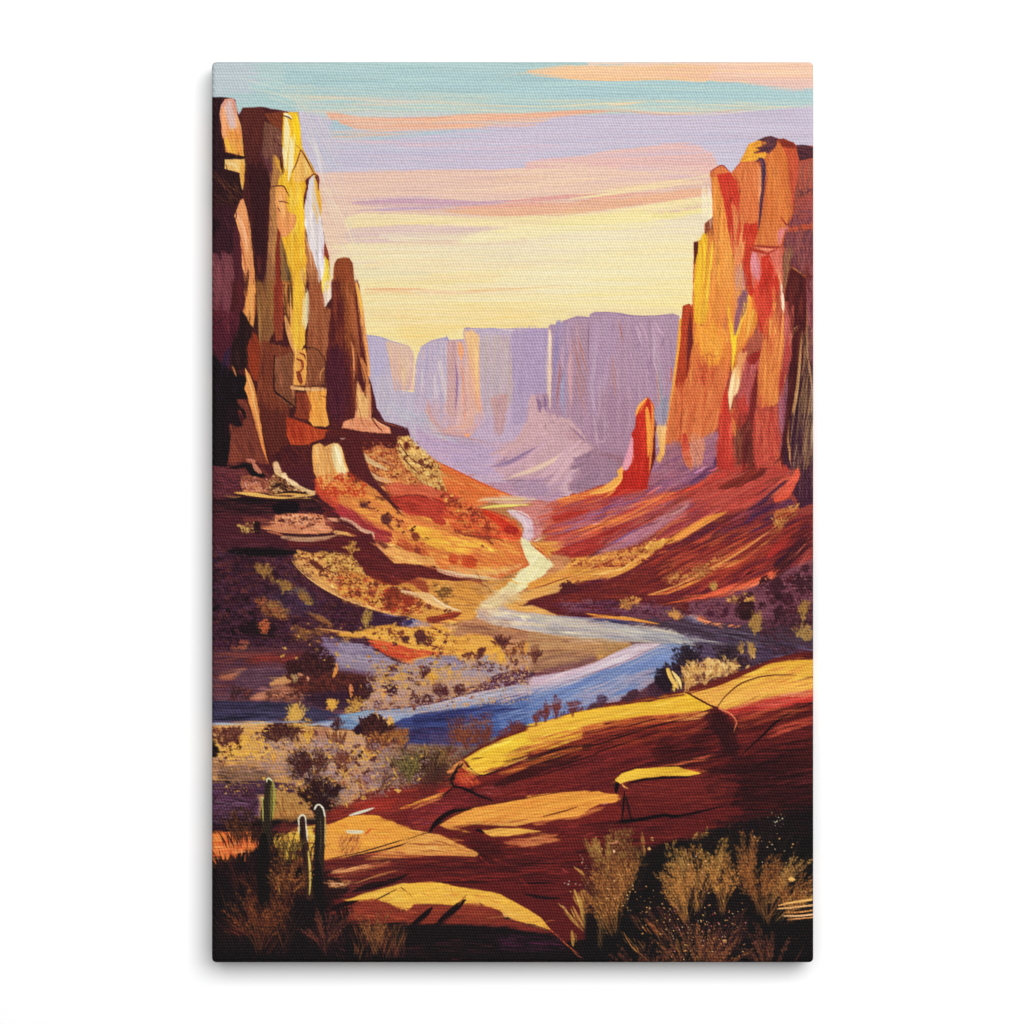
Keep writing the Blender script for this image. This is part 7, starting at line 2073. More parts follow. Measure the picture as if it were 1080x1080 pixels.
q 4c2830 440,340 470,330 480,350 450,355 f=1.5
q 542c38 485,350 510,345 508,370 490,370 f=1.2
q 5c3c44 440,380 470,375 478,400 450,408 f=1.5
q 5c3840 415,430 445,422 448,445 420,450 f=1.5
d 5c3038/6c3c40/4c2428 40 22 410,150 470,130 480,210 430,200
q 5c2c30 420,150 450,130 480,160 470,200 440,215 425,185 f=1.2
q 5c3030 345,175 380,165 385,190 355,205 f=1.2
d 5c2c30/7c4034 34 20 470,180 520,190 510,220 480,220
d 6c3434/5c2c2c/8c4c38 40 20 690,270 760,250 820,230 800,290 740,300
q 643030 780,240 815,232 815,270 790,295 775,270 f=1.2
d 7c4c4c/5c3838 30 20 770,330 860,320 860,350 780,370
q 442028 255,455 285,440 320,450 310,490 280,510 260,490 f=1.5
g 3c1c24/4c2430 26 6 60 265,510 300,510 s=22
q 5c2c30 525,455 560,435 600,450 595,490 550,505 525,490 f=1.2
d 5c2c30/6c3834 40 20 520,440 600,440 600,500 530,500
q 5c2c2c 650,450 690,440 705,480 690,500 660,495 f=1.2
g 5c2c2c/74403a 30 6 50 650,500 700,500 s=30
q 542a30 395,515 450,500 520,510 520,540 450,550 400,550 f=1.5
d 5c2c30/6c3834 30 18 390,510 520,510 520,550 400,550
q 6c3a38 185,545 220,535 235,560 210,580 185,570 f=1.5
q 74403c 275,550 295,545 300,560 285,575 f=1.5
s 5c242c 9 710,465 780,450 840,410 a=.95
s d8a868 14 600,505 700,500 760,485 a=.8
p 542840>64384c 850,400 900,380 1080,360 1100,420 1000,440 900,470 760,495 680,520 760,470 840,430 f=1
h 6c3c50/482034/7c4c58/542c44 60 8 120 -8 840,420 900,385 1070,370 1070,415 860,470 a=.6
h c89868 8 5 120 -14 640,510 780,480 800,480 680,515 a=.7
p 6c88ac>a098b0 -10,620 80,605 180,580 200,590 380,575 540,550 700,505 860,470 1000,445 1110,420 1110,470 1000,500 860,540 700,580 520,590 400,610 320,640 300,660 200,640 100,700 0,690 f=1.2 x=-5
h a8b0c4/90a0c0/b8a8b8/8890b4/c4b0bc/a8a0b4 150 7 150 -9 20,625 200,590 540,555 1080,430 1080,465 700,575 400,610 300,650 120,670 a=.6 j=4
s 74a0c4 14 -10,630 80,612 180,585 a=.8
s c0b0b8 18 400,580 600,540 800,490 1000,450 a=.7 d=.25
l 5c2c3c 7 190,590 380,572 540,545 700,500 860,465 1060,430 a=.9
p 4c6098>38407c 290,680 340,640 450,610 600,590 800,560 960,530 1110,470 1110,640 1000,690 900,720 800,780 640,800 500,790 380,780 300,740 f=1.6 x=160
h 4c68a4/5c7cb4/3c5094/6c88b8/4458a0 130 8 160 -8 310,680 600,600 1080,490 1080,620 860,720 560,640 a=.6 j=4
h 2c2c60/34347c/3c4484/24244c 110 8 150 -6 400,640 620,590 860,560 640,640 420,680 a=.65 j=4
h 3c2c5c/4c3868/2c2048/443464 140 8 120 0 300,700 600,680 700,740 620,790 380,780 a=.65 j=5
q 5c4c74>544468 520,740 700,740 680,790 540,800 f=4 a=.6
m 7c4034/8c5038/5c2c34 0.5 2 600,640 850,600 850,780 620,790 f=4 a=.85
g 7c4438/8c5438/643030 50 5 170 620,770 840,790 s=18 a=.8
s 844834 12 740,600 745,660 750,720 a=.8
s 844834 12 820,620 825,680 820,740 a=.8
d 6c3038/7c3c3c 34 20 900,720 1040,640 1040,670 940,730
# near-bank brush
p 8c6c64>7c5450 200,760 400,780 600,790 700,790 640,880 560,960 400,1000 200,1030 150,860 f=4 a=.8
h a08878/7c6c7c/948470/8c6c60 80 8 70 70 200,780 600,800 520,960 240,1000 a=.5 j=30
q 381a1e 130,640 180,610 230,630 245,680 220,730 170,740 110,700 100,660 f=2
d 3c1c20/2c1618/5c302c 60 18 90,640 240,620 240,730 130,730
q 301824 75,690 100,670 120,700 105,725 80,720 f=1
d 44242c 16 20 100,630 140,630 130,670
s e0b060 18 235,630 270,660 265,690 a=.9 d=.15
s dcb068 9 190,600 205,620 215,650 a=.9
s d8a444 30 270,620 285,660 275,700 a=.8 d=.25
m b07840/8c5434/5c302c 0.1 2 210,700 380,690 380,800 240,830 160,780 f=3
d a06c38/8c5434/b8803c 40 20 220,740 380,700 370,790
s 1f1a38 20 370,770 360,800 350,830 a=.9
s 34282f 12 300,690 300,750 290,780 a=.6
m 5c3430/44281f/8c7040/745038 0.3 2 320,800 620,800 640,960 400,1000 300,900 f=5 a=.85
g 5c3c2c/44241f/7c5c38/3c1c1c/8c7440 90 5 190 330,1000 600,960 s=20 a=.8
q 3c1c1e 400,860 480,830 560,870 600,960 540,1000 400,1000 380,920 f=7 a=.6
q 94a458 440,820 460,810 465,850 448,860 f=3 a=.6
s d0a43c 14 255,850 290,910 330,990 a=.8 d=.3
s c8a040 10 470,770 485,820 480,860 a=.6
m 6c3438/8c4c48 0.6 2 600,800 720,810 700,860 620,880 f=3 a=.8
h d8884c/c87440/e0a058 20 6 90 -28 590,930 690,870 680,900 610,950 a=.8 j=8
l e0b04c 8 690,880 720,920 790,955 a=.9
l d0683c 7 700,890 740,960 770,1000 a=.8
# ---------------- far left of the slabs' crest, river edge, right slab (broad view)
B 560 620 3.6
t -12 4
# river turn
h b0a090/c8bc9c/9890a0/8c8ca0/d0c4a0/a8a0a8 130 6 200 6 0,100 280,130 480,165 620,190 560,210 380,205 180,195 0,165 a=.6 j=3
h 8c8898/a8a49c/6c6c80/c4b898/54505c 70 5 180 12 400,150 620,185 760,215 640,225 440,205 a=.65 j=4
h 3c2c3c/4c3c50/6c6070/54405c/2c1c28 90 5 150 9 560,160 900,190 1060,220 860,240 640,230 a=.6 j=5
q ac8c60>a07c58 0,175 200,190 330,205 350,215 280,250 140,290 0,320 f=2 a=.6
h b88c5c/9c7050/c49c64/84584c 50 7 110 -8 0,190 300,205 260,250 0,310 a=.5
p c8b0b8>c0a4b4 0,345 120,320 240,285 330,240 400,212 500,210 440,245 340,290 200,340 60,370 0,385 f=1.2
h d4bcc8/b8a0b4/dcc8cc/a894b0/c8a8bc 70 5 130 -20 10,350 240,290 400,215 480,215 330,290 100,355 a=.65 j=5
p 7c8cb8>5c74b0 500,212 560,215 600,240 540,290 460,330 380,390 300,420 160,470 60,510 0,520 0,390 100,365 240,330 380,275 450,240 f=1.5
h 8c9cc0/6c80b4/5c74b0/98a0c0/7c88b4/a0a4c0 150 6 120 -22 10,400 340,290 500,215 580,225 480,310 280,420 20,510 a=.6 j=5
h 9c94b0/8c84a4/a89cb4/a49cb8 90 6 90 -22 160,400 340,340 480,300 440,350 300,415 170,460 a=.65 j=6
l 6c5474 5 20,380 200,335 340,285 430,245 500,212 a=.6
q 948cac 130,420 240,390 300,400 240,430 120,460 f=5 a=.5
# tree line
r 241a2c/342438/44304c/1c1420 16 90 520,395 s=30 l=11
r 2c1c28/3c2c3c/241a28 18 120 590,330 s=28 l=11
q 2a1a28 475,330 500,300 530,310 540,380 500,395 470,370 f=2
d 281a28/382838 30 14 480,300 620,240 650,280 620,320 560,330
r 34242c/4c3840/281c28 14 90 740,300 s=36 l=10
s dcb45c 26 520,310 545,355 560,385 a=1 d=.15 e=.5
s e8c878 12 535,315 560,350 572,385 a=.9
r d8b060/c89850/e4c078/a07840 12 110 590,392 s=30 n=25 l=10
r d8b468/e4c47c/b08848/c89c58 16 100 660,365 s=40 n=10 l=10
r d8b060/e4c47c/a07c48 12 70 740,335 s=40 n=10 l=9
r b89450/9c7840 6 60 835,270 s=12 l=9
r b08c4c/8c6c3c 5 40 798,250 s=12 l=8
r a88848/8c6c3c 7 70 850,180 s=14 l=10
q 4c2c38 355,415 370,405 385,425 365,440 f=1
q 4c2c38 365,400 390,388 405,400 395,420 375,425 f=1.2
q 482838 448,370 470,362 485,378 470,400 452,395 f=1.2
q 482838 470,395 495,385 500,410 470,418 f=1.2
q 4c3040 250,415 270,405 288,415 285,430 265,440 255,430 f=1.2
q 54303c 220,450 240,435 260,450 240,465 f=1.2
g 5c2c34/6c343c/4c2830 30 4 50 10,520 190,475 s=26
s 64303c 24 92,405 96,440 98,485 a=.9 d=.3
s 64303c 18 55,425 58,460 58,500 a=.9 d=.3
s 64303c 18 152,425 155,450 156,480 a=.9 d=.3
# slab crest
p 742c28 60,512 200,468 330,440 430,425 580,402 590,410 430,435 330,450 200,478 60,520 f=1
p e4b82c>e0ac40 0,522 60,506 140,480 240,458 340,446 460,430 580,408 600,400 690,455 660,465 560,478 420,490 280,505 180,530 100,555 0,590 f=.9
h ecc834/dcac34/e8bc44/dca43c/e8c858/d89c38 150 7 150 -11 0,535 200,480 590,412 660,460 300,500 0,580 a=.6 j=4
h c8783c/b85c34/d88c44/a84830 80 6 150 -10 0,575 300,500 640,462 660,480 400,505 200,545 20,610 a=.7 j=4
h d89850/c07840/8c3028 50 5 150 -12 0,590 180,545 300,520 160,570 0,620 a=.7 j=4
p e0ac38>e4a84c 600,395 700,375 800,335 900,290 980,275 1080,270 1080,400 1000,410 900,420 800,440 740,465 700,450 f=1
h e8bc44/dca040/e4b050/d8944c/e8b860/f0c858 130 7 130 -15 620,400 900,300 1070,280 1070,390 900,410 730,455 a=.6 j=5
h d08450/e0a070/c87048/b8503c/c46850 80 6 130 -12 760,460 900,415 1070,380 1070,410 900,440 760,480 a=.65 j=4
l 5c1c1c 7 595,400 650,430 690,452 710,455 a=1
l 5c1c1c 6 708,452 740,410 800,362 880,336 960,330 1000,332 a=1
l 8c4c30 4 740,450 820,410 900,375 a=.6
l 8c4c30 4 800,440 900,395 980,372 a=.6
l 2c1014 9 1015,352 1050,342 1085,338 a=1
p c83c38>a82c30 730,475 800,455 900,425 980,415 1080,408 1080,430 960,440 880,465 800,490 775,510 750,490 f=1.5
h d4604c/a82c34/b84850/dc8068/8c2428 60 6 120 -10 740,480 900,430 1070,412 960,440 800,490 a=.6
# deep maroon body
p 6c2025>64202a 0,620 100,580 240,540 400,500 560,485 660,470 700,460 740,480 790,520 860,490 960,455 1090,425 1090,560 1000,620 860,660 700,680 560,690 400,700 330,720 280,770 160,775 0,800 f=2
h 7c282a/5c1a20/8c2e30/6c2024/842a2a/4c161c/74242a 330 9 180 -11 0,630 400,505 700,480 1080,440 1080,560 800,670 400,690 280,760 0,790 a=.6 j=5
h 4c1519/3c1216/5c1c20 220 9 160 -8 400,560 700,490 900,500 1080,460 1080,640 800,680 500,680 a=.55 j=6
p 34131a>3c161c 0,660 80,610 180,590 235,592 220,610 120,640 40,680 0,700 f=2
h 2c1014/44181e 30 6 110 -16 0,660 220,592 200,610 20,690 a=.6
l 240e12 8 180,615 300,580 420,540 540,508 640,488 a=.9
l 2a1014 6 240,630 340,595 460,555 560,525 a=.8
h c05048/a84440/b85848 12 4 90 -20 600,540 700,490 690,510 620,555 a=.7
s d07858 5 715,458 760,480 780,510 775,530 768,555 a=.9 e=1
s 1e0d10 8 1075,435 1000,465 930,510 880,560 820,615 790,650 a=.9 d=.2 e=.5
q 34141a 660,480 710,465 750,520 770,590 800,650 740,640 690,540 f=4 a=.7
h b84c40/c86050/9c3838 26 4 90 -10 920,530 1070,480 1070,520 940,560 a=.8 j=4
h a04840/b86848 24 4 120 -8 480,680 640,640 700,640 560,670 a=.7 j=4
# little ledge and its block
p 74242a>601c22 330,740 400,710 520,700 640,705 720,700 800,720 800,860 600,870 400,880 330,830 f=3
h 84282c/6c2024/5c1a1e/7c2828 150 8 120 -3 340,750 700,710 780,740 760,840 350,870 a=.6
h 3c1418/2a1014/4c181c/1e0d10 320 8 150 -4 640,720 900,600 1080,560 1080,820 860,850 700,840 a=.55 j=6
h 84303a/74282e 16 4 90 -14 900,720 1075,670 1075,740 930,770 a=.6
p e0b434>e4b83c 320,728 345,708 400,690 500,682 560,682 600,694 640,704 600,712 500,712 420,722 370,732 345,742 f=.5
h ecc44c/d8a030/e8bc48 16 5 80 -3 340,715 500,685 620,704 480,712 360,728 a=.6
h c8703c/b04c34/a03c34 34 4 90 -4 520,682 660,690 680,700 580,705 a=.7
l 1e0d10 7 375,740 420,728 500,720 620,715 a=.85
s 180c10 14 335,740 325,760 324,780 a=1
s d89850 7 345,745 355,755 368,762 a=.9
h a83c3c/8c2c30 20 4 80 4 380,745 520,740 540,760 420,765 a=.7
l 1e0d10 5 400,745 450,755 530,765 a=.8
l 180c10 8 355,780 350,830 345,880 a=.8 z=.8
l 180c10 6 360,800 370,840 380,885 a=.8 z=.8
p e09c48>dc8c40 0,790 100,778 200,775 280,782 325,785 330,800 310,815 260,820 220,840 180,870 0,890 f=.8
h e8ac4c/d88c38/e4a040/ecb454 60 7 110 -4 0,795 300,785 310,805 200,845 0,885 a=.6
l 8c4c28 5 110,835 160,828 240,820 a=.8
l 6c2420 5 0,790 60,778 160,768 a=.8
s d0908c 6 270,822 300,815 a=.6
h 7c2828/84302e/6c2024 60 7 120 -3 180,860 340,820 340,880 180,900 a=.6
s 160b0f 15 200,900 300,892 400,882 500,864 560,868 640,850 740,828 a=1 d=.15 e=.3
h 7c2828/64202a/541a20 90 8 140 -3 0,910 340,890 560,870 700,850 640,900 400,960 0,980 a=.55
h d09850/b86c40/c88448 34 5 90 -3 0,920 100,930 100,960 0,990 a=.6
# ---------------- lower left (broad view)
B 220 740 3.6
t -6 4
# mauve scrub flat with many small clumps
h 9c8090/a88c94/8c7484/b09488/a08078 170 7 80 4 200,150 480,150 640,200 700,280 640,340 520,360 420,330 300,260 a=.5 j=12
h 94706c/84605c/a07c78 90 7 90 3 20,210 240,200 340,240 300,300 200,310 20,290 a=.45 j=10
d d8a848/c89840/b88840/e0b450/8c5c38/5c2c30/6c3438/74443c 190 11 150,130 480,150 640,190 700,260 640,340 520,360 300,230 s=1.2
q 6c3438 485,195 515,185 535,205 510,230 485,220 f=1.2 a=.9
q 5c2c30 600,110 630,105 650,135 640,190 600,190 f=2 a=.8
d 7c4038/a06838/c08840 30 12 590,110 700,110 700,180 610,190
h 5c4c3c/44342c/745c40/8c7444/3c2420 100 3.5 60 -70 700,180 880,170 880,300 700,310 a=.65 j=28
h 3c2a24/541f24/6c2c30 80 5 60 -40 680,240 880,260 860,330 640,340 a=.55 j=30
s c8a444 6 675,205 695,250 725,300 a=.85
# dark trunk clump
q 3c1c20 310,210 350,180 390,200 400,250 370,290 320,300 300,260 f=4 a=.6
r 3c1c20/4c2824/2c1416/5c3c2c 18 120 400,300 s=40 l=9
l d0a448 5 375,180 395,220 400,280 a=.9
l b88c44 4 412,190 408,240 415,290
l 44201f 8 440,195 420,240 405,290
r 2c1618/241214/3c1e1e/4c2824 26 110 420,400 s=55 l=11
h 9c8074/84685c/7c5c50 30 4 50 60 460,320 520,310 520,390 470,400 a=.6 j=40
d c89c48/b08440/8c6438 40 10 250,310 380,300 400,330 300,360
# left scribbles
h 7c5c54/54383c/8c6c5c/44283a 90 4 60 4 20,230 240,230 240,330 20,330 a=.5 j=12
h 2a161c/3c2228/20121a 90 4 60 -20 20,330 190,330 190,470 20,470 a=.6 j=40
d c8a050/8c6c3c/2a1a1c 50 5 60,310 160,310 160,360 60,360
l 180f14 8 15,470 200,466 380,468 a=.9
# orange slope
h e88c4c/e07038/d86034/e8a060/c85030 60 7 70 -3 20,490 180,490 140,570 20,600 a=.6 j=14
g 2a161a/44241f/1c1014 60 4 110 60,560 260,560 s=34 a=.8
# slabs crossing
p dc9c4c>d89850 700,470 780,490 880,505 960,540 1020,575 1010,588 860,582 760,580 680,590 620,590 700,560 f=1.2
p e4a040>e09c48 440,470 540,440 610,432 700,455 780,490 840,498 760,535 640,568 520,592 450,595 f=1.2
h ecb048/dc9438/e8a848/e4ac5c/d8883c/e8b864 170 8 100 8 450,470 610,435 1000,575 700,570 470,590 a=.55 j=14
h c87c40/a85c34/8c3c2c/d89c58 70 5 110 3 640,570 900,560 1000,585 800,590 600,600 a=.65 j=6
l 2a1214 6 520,592 620,572 720,548 800,515 850,495 a=1
l 2a1214 6 835,498 850,480 880,450 930,415 a=1
s d8d4b8 9 535,432 580,418 632,402 a=1 d=.15
s d8d0ac 15 525,494 555,496 582,494 a=1 d=.15 e=.7 z=.7
s c8502c 6 595,505 610,490 622,478
h 9c5c54/8c5050/b0744c 50 4 50 -60 490,500 580,500 560,580 480,590 a=.5 j=25
h 74282c/5c1c22/84302f/4c181c 160 7 140 -3 450,600 1000,590 1070,640 900,690 720,690 560,690 450,660 a=.55 j=5
h d0985c/b87848/dca464 22 4 90 -14 450,640 700,600 660,630 480,665 a=.8
l c08c50 5 560,690 640,660 720,640 a=.8
h dcb078/b08050/8c5438 30 4 34 -6 450,680 540,678 530,705 455,705 a=.9 j=30
s 200f12 16 760,655 700,680 620,705 540,725 a=.9 d=.3
s 200f12 14 560,760 500,775 450,800 a=.9 d=.3
p e4b448>e0ac44 520,755 600,725 680,705 740,690 820,692 880,688 920,710 980,708 1080,730 1085,790 980,765 900,770 780,768 760,795 700,775 620,745 f=1
h ecc04c/dca43c/e8b44c/e0a848 90 7 90 4 560,748 740,695 1070,735 1070,780 780,760 640,745 a=.6 j=12
l 2c1416 5 630,755 680,730 715,712 a=.95
l 34181a 5 730,705 760,728 785,755 a=.9
p 8c3830>7c302c 560,765 640,750 740,795 790,775 880,770 960,780 1080,795 1080,850 520,850 f=3
h a84838/7c2c2a/b85c40/943830 90 6 90 3 560,770 1070,800 1070,840 540,840 a=.6
s 261316 22 980,735 950,775 900,825 860,850 a=1 d=.15 e=.2 z=.7
s 261316 18 845,785 820,815 780,850 a=1 d=.15 e=.2 z=.7
p 1a1315>1a1416 420,840 1100,848 1100,1010 420,1010 f=5 a=.85
p 1a1315 0,640 60,700 160,760 420,760 440,1010 0,1010 f=10 a=.6
h 5c2c22/743c28/44201c/8c4c30 70 2.6 110 66 130,740 330,740 300,960 180,960 a=.75 j=10
h 5c2c22/743828/6c2830 60 2.6 110 -64 160,740 340,720 300,960 220,960 a=.7 j=8
h 6c2c28/54201f/8c4430 36 2.6 80 28 50,820 200,830 200,900 60,880 a=.7 j=8
h 8c5438/a86c3c/743c2c/5c282c 70 3.4 90 -78 520,850 760,850 740,970 560,980 a=.7 j=12
h 743430/8c4c34 40 3 80 70 530,850 720,850 700,960 560,960 a=.7 j=12
h 5c2434/6c2c34/743038 50 2.6 60 50 390,850 520,850 520,980 430,960 a=.65 j=40
h 3c1c24/54242c 60 3 80 4 700,940 1080,880 1080,980 700,990 a=.6
# ---------------- shrubs lower right
B 620 830 4.5
t 0 4
p 181214>171314 0,620 120,480 230,330 400,240 520,240 620,180 760,180 860,130 1080,90 1080,1080 0,1080 f=6 a=.92
h 5c1c22/4c181c/6c2024/34141a 120 6 130 -3 0,160 560,60 700,60 500,200 240,300 0,360 a=.6 j=5
h 2c1418/3c181e/241014 120 5 110 -4 560,160 1060,60 1060,240 760,240 a=.5
p 5c1e22>34151a 0,300 160,260 230,330 180,480 60,600 0,600 f=6 a=.7
r 946438/a47440/744a2c/583426/805030 26 330 110,620 s=24 n=4 l=9 a=.8
r 8c6c3c/a08044/745834 10 260 90,430 s=22 n=-8 l=9 a=.8
r 8c6c3c/745834 6 300 155,420 s=5 n=4 l=9 a=.8
r 7c5c38/5c4028 10 260 60,760 s=14 n=6 l=8 a=.8
r 9c6c3c/ac7c44/84582f/603c28/b48848 34 300 520,590 s=34 n=-2 l=9 a=.85
r 8c6c3c/a08044/6c4c2c 14 230 440,480 s=20 n=-12 l=9 a=.85
r 94703c/a88444/6c4c2c 14 240 590,470 s=22 n=8 l=9 a=.85
r a07840/84603a/5c4028 8 220 480,560 s=12 n=-38 l=8 a=.8
r 845432/9c6c3c/583426 18 290 760,500 s=14 n=-2 l=8 a=.8
r 8c5c38/70442c/a47440/48261f 28 330 850,640 s=46 n=6 l=8 a=.8
r a07c44/b08c4c/7c5834 10 270 860,560 s=12 n=34 l=8 a=.85
r 94703c/a88444 8 240 900,640 s=12 n=44 l=9 a=.85
h 1a1214/2a181a/201416 160 9 60 80 430,460 700,420 720,620 520,640 a=.5 j=40
h 6c3430/7c4434/54282a/84503a 110 3.2 130 62 250,560 460,580 540,760 380,860 a=.7 j=12
h 743838/8c4c3c/5c2c34 110 3.2 130 -64 520,760 760,560 760,700 600,880 a=.6 j=12
h 6c3430/84503a 60 3 120 88 470,640 640,640 600,860 500,860 a=.6 j=16
h a8683c/84503a 30 4 90 50 190,600 330,640 380,720 240,680 a=.8 j=8
h b07c44/9c6c3c 14 4 70 58 150,680 260,740 300,820 200,780 a=.8 j=6
l b88048 4 170,690 210,760 260,800 295,830
l 8c5434 4 430,790 450,830 500,870 560,920 a=.9
l 7c4434 4 560,920 520,960 450,980 a=.6
s d88c44 8 470,1005 530,985 620,970 680,962 a=.9 d=.3
l 8c4c38 4 350,830 450,830 a=.7
l 84483c 3 960,860 1000,800 1030,740 a=.7
l 743834 3 90,1000 130,920 160,850 a=.6
s 9c6c38 26 420,720 430,760 440,800 a=.5 d=.6
d e0c090/d89c50/e8c070/c87c50/e0a8a0/b85068 150 4.5 340,540 720,560 700,820 400,840 s=1 a=.95
d e0c090/d8a860/e8c888 34 6 430,290 650,330 600,500 470,440 s=1
d d8a050/e0b870 40 5 220,420 400,560 360,760 250,740 s=1
d e8d0a0/d8a860 30 5 780,210 1000,230 960,460 800,400 s=1
d f0e0c0 16 4 880,150 940,130 930,190 880,190 s=1
q e0b060 950,435 970,428 985,440 965,450 f=.5
q e8b870 1010,498 1035,490 1040,508 1018,510 f=.5
d e4a078 3 11 92,690 100,696 98,700 s=1
q dcae6c 284,290 294,284 298,296 288,300 f=.5
q e0b888 118,302 128,298 130,308 122,312 f=.5
q e0ac68 640,728 655,724 660,738 645,742 f=.5 a=.9
q c87088 790,735 798,732 800,742 792,744 f=.5
s dca05c 9 905,562 960,550 1060,535 a=1 d=.15 e=.3 z=1
s e4b070 8 900,578 970,572 1075,560 a=1 d=.2 e=.3 z=1
s d89850 8 930,598 1000,594 1075,584 a=1 d=.2 e=.3 z=1
s e4b078 8 925,612 1000,612 1075,604 a=1 d=.25 e=.3 z=1
s d8985c 7 945,630 1010,624 1075,618 a=1 d=.2 e=.3 z=1
l a86440 4 840,620 880,604 925,590 a=.8
r a08044/84643a/b8944c 8 120 70,340 s=14 n=-30 l=8 a=.8
# ---------------- far mesas, second pass
B 380 310 3.176
t 90 2
h b8aab8/c0b4b0/a8a4c0/b4b0bc 60 7 70 80 30,240 200,330 240,460 190,480 80,400 a=.5 j=14
h b0b8c0/bcb4bc/a8acc4 40 8 80 30 60,350 230,400 330,500 200,470 a=.4 j=14
s dcb888 6 100,170 104,240 112,310 a=.5
s dcb888 6 130,175 132,250 130,315 a=.5
s e4cc94 6 182,215 180,270 176,322 a=.85
s d8b8a0 8 155,180 158,250 158,315 a=.6
l a094c0 3 20,138 60,144 84,152 110,160 150,172
h c8b8bc/b0a8c4/bcb0c0/d0c0b8/a89cc0 60 6 100 88 200,180 290,160 290,370 215,380 a=.6 j=4
s a898c0 9 225,175 222,240 215,290 a=.7
s d8ccb8 5 208,250 206,300 204,340 a=.7
p c49c9c>cba09a 292,158 325,155 330,300 320,400 300,420 285,380 296,300 f=1.5
h d0a49c/b88c94/c8a08c 20 5 110 90 292,160 328,160 322,400 292,400 a=.5
s 8c6c98 8 318,225 324,280 322,340 318,400 a=.85 d=.1
s e4a070 13 336,162 340,190 338,225 a=.9 d=.1
s d89878 10 338,220 345,300 350,380 350,440 a=.8
q e6bc84>dca488 358,135 372,130 390,145 398,190 398,260 400,330 405,390 385,370 375,290 362,200 f=1
s ecc880 9 375,150 388,200 390,280 394,360 a=.9 d=.1
s d8a490 12 360,200 368,300 372,400 360,450 a=.8
s c89c9c 8 350,280 352,360 340,430 a=.7
q bca8a8>b8a4b0 405,150 480,148 495,240 500,350 470,400 420,400 405,300 f=2 a=.8
h b89cae/c0a8a0/a89cb8/c8b09c/b0a0b4 50 7 110 90 405,140 500,140 500,400 410,420 a=.5 j=3
p a894b8>a490b4 500,125 630,125 628,330 570,340 560,430 500,440 515,300 f=2 a=.7
h a48fb4/b09cbc/9c88b0 30 7 120 91 500,125 630,125 625,320 520,400 a=.5 j=3
q c09088>b89094 440,350 490,340 485,430 475,470 455,465 448,410 f=2 a=.75
h c89890/b0889c 14 4 60 92 440,350 488,345 478,460 452,455 a=.6
# sweeping apron at its foot
s c89490 14 225,350 235,400 260,440 290,455 a=.75 d=.2
s d0a090 8 218,380 235,420 262,452 a=.7
s cc9890 14 250,455 300,462 340,465 390,440 400,400 a=.7 d=.2
s e4a478 9 345,475 370,470 385,455 a=.8
s a8848c 5 250,468 340,480 440,500 a=.8
h a890b4/b89cb4/a08cae/b4a0bc 70 5 90 12 200,470 440,500 480,560 400,620 280,560 a=.5 j=8
p c8a0a0>bc94a0 570,335 590,340 600,395 640,405 700,420 740,470 790,530 700,600 640,680 540,670 480,610 440,580 520,500 560,440 f=2 a=.75
s 8a6a8c 14 592,350 600,375 602,400 a=.8
s 80608a 7 617,340 620,370 620,395 a=.8
s 9c7a8c 10 640,420 660,440 700,430 a=.6
s c49c9c 22 560,440 540,490 480,520 430,540 a=.8 d=.15
s 8c7098 9 610,505 560,530 500,560 430,582 a=.9 d=.2
s 94789c 14 560,545 500,565 440,580 a=.8 d=.2
s c49cac 14 640,480 580,530 520,570 440,600 a=.85 d=.2
s d8b4a0 16 690,525 640,560 570,590 490,620 a=.9 d=.15 e=.4
s dcc0a4 8 660,550 600,585 520,612 a=.8
s cca4b0 22 740,490 680,540 640,590 560,640 a=.85 d=.15
s d0a8b0 20 760,500 700,560 650,620 600,670 a=.85 d=.15
p 9c7a8c>94748a 715,550 790,515 800,540 860,560 870,610 800,640 720,660 700,650 740,600 f=1.5
p 947488 702,582 740,548 775,525 760,560 720,590 f=1
h 987890/8c6c84/a88498 40 5 70 150 700,540 850,570 820,640 710,650 a=.6 j=10
q a0849c 500,630 600,630 640,660 600,680 540,670 f=3 a=.8
h ac8cac/9c80a4/b898b4 50 4 90 -24 470,620 700,600 660,680 560,680 a=.5 j=8
l 4c3050 3 470,626 560,624 640,626 a=.4
# right face fluting
p a88ca4>a07f98 640,100 670,108 680,92 725,76 765,80 775,66 790,60 840,64 900,72 950,74 1000,72 1040,66 1068,78 1060,260 1030,420 990,440 920,560 800,520 760,480 700,420 640,400 f=.8 a=.55
h b094ac/9c7c98/a88aa4/bc9cac/94748f 110 7 120 89 650,100 1060,85 1020,420 800,500 660,390 a=.45 j=3
s e0c0a8 7 636,125 638,180 632,260 634,330 638,395 a=.8 d=.15 e=.3
s ecd0b4 4 637,125 637,180
s 8e80b0 12 660,125 655,200 650,280 a=.7
s a8645c 3.5 668,210 665,280 658,350 655,400 a=.85
s 9894b8 10 682,260 676,330 680,410 a=.85
s c8989c 12 705,190 702,280 708,380 a=.85 d=.1
s b06c5c 4 715,150 730,230 745,310 a=.8
s b8786c 5 725,140 745,210 765,280 a=.8
s b47868 4 720,260 735,330 760,420 a=.7
s 6c5460 3 765,85 764,160 764,240 a=.8
s b49ab4 13 790,130 785,230 775,330 800,440 a=.6
s 8c6c8c 8 690,430 720,460 760,500 a=.7
s c4a4ac 9 780,400 790,470 800,520 a=.6
s ac6c58 3.5 866,85 872,120 882,170 a=.9
s b47c74 10 845,200 850,280 856,350 a=.5
s bca0b8 9 925,100 935,140 945,175 a=.8
s b898b0 8 935,95 955,130 962,165 a=.7
s c0a4bc 12 975,95 985,150 985,220 990,260 a=.8
s c8acbc 5 985,90 1005,125 1020,135 a=.85
s 74607c 3 1020,140 1012,165 1005,180 a=.6
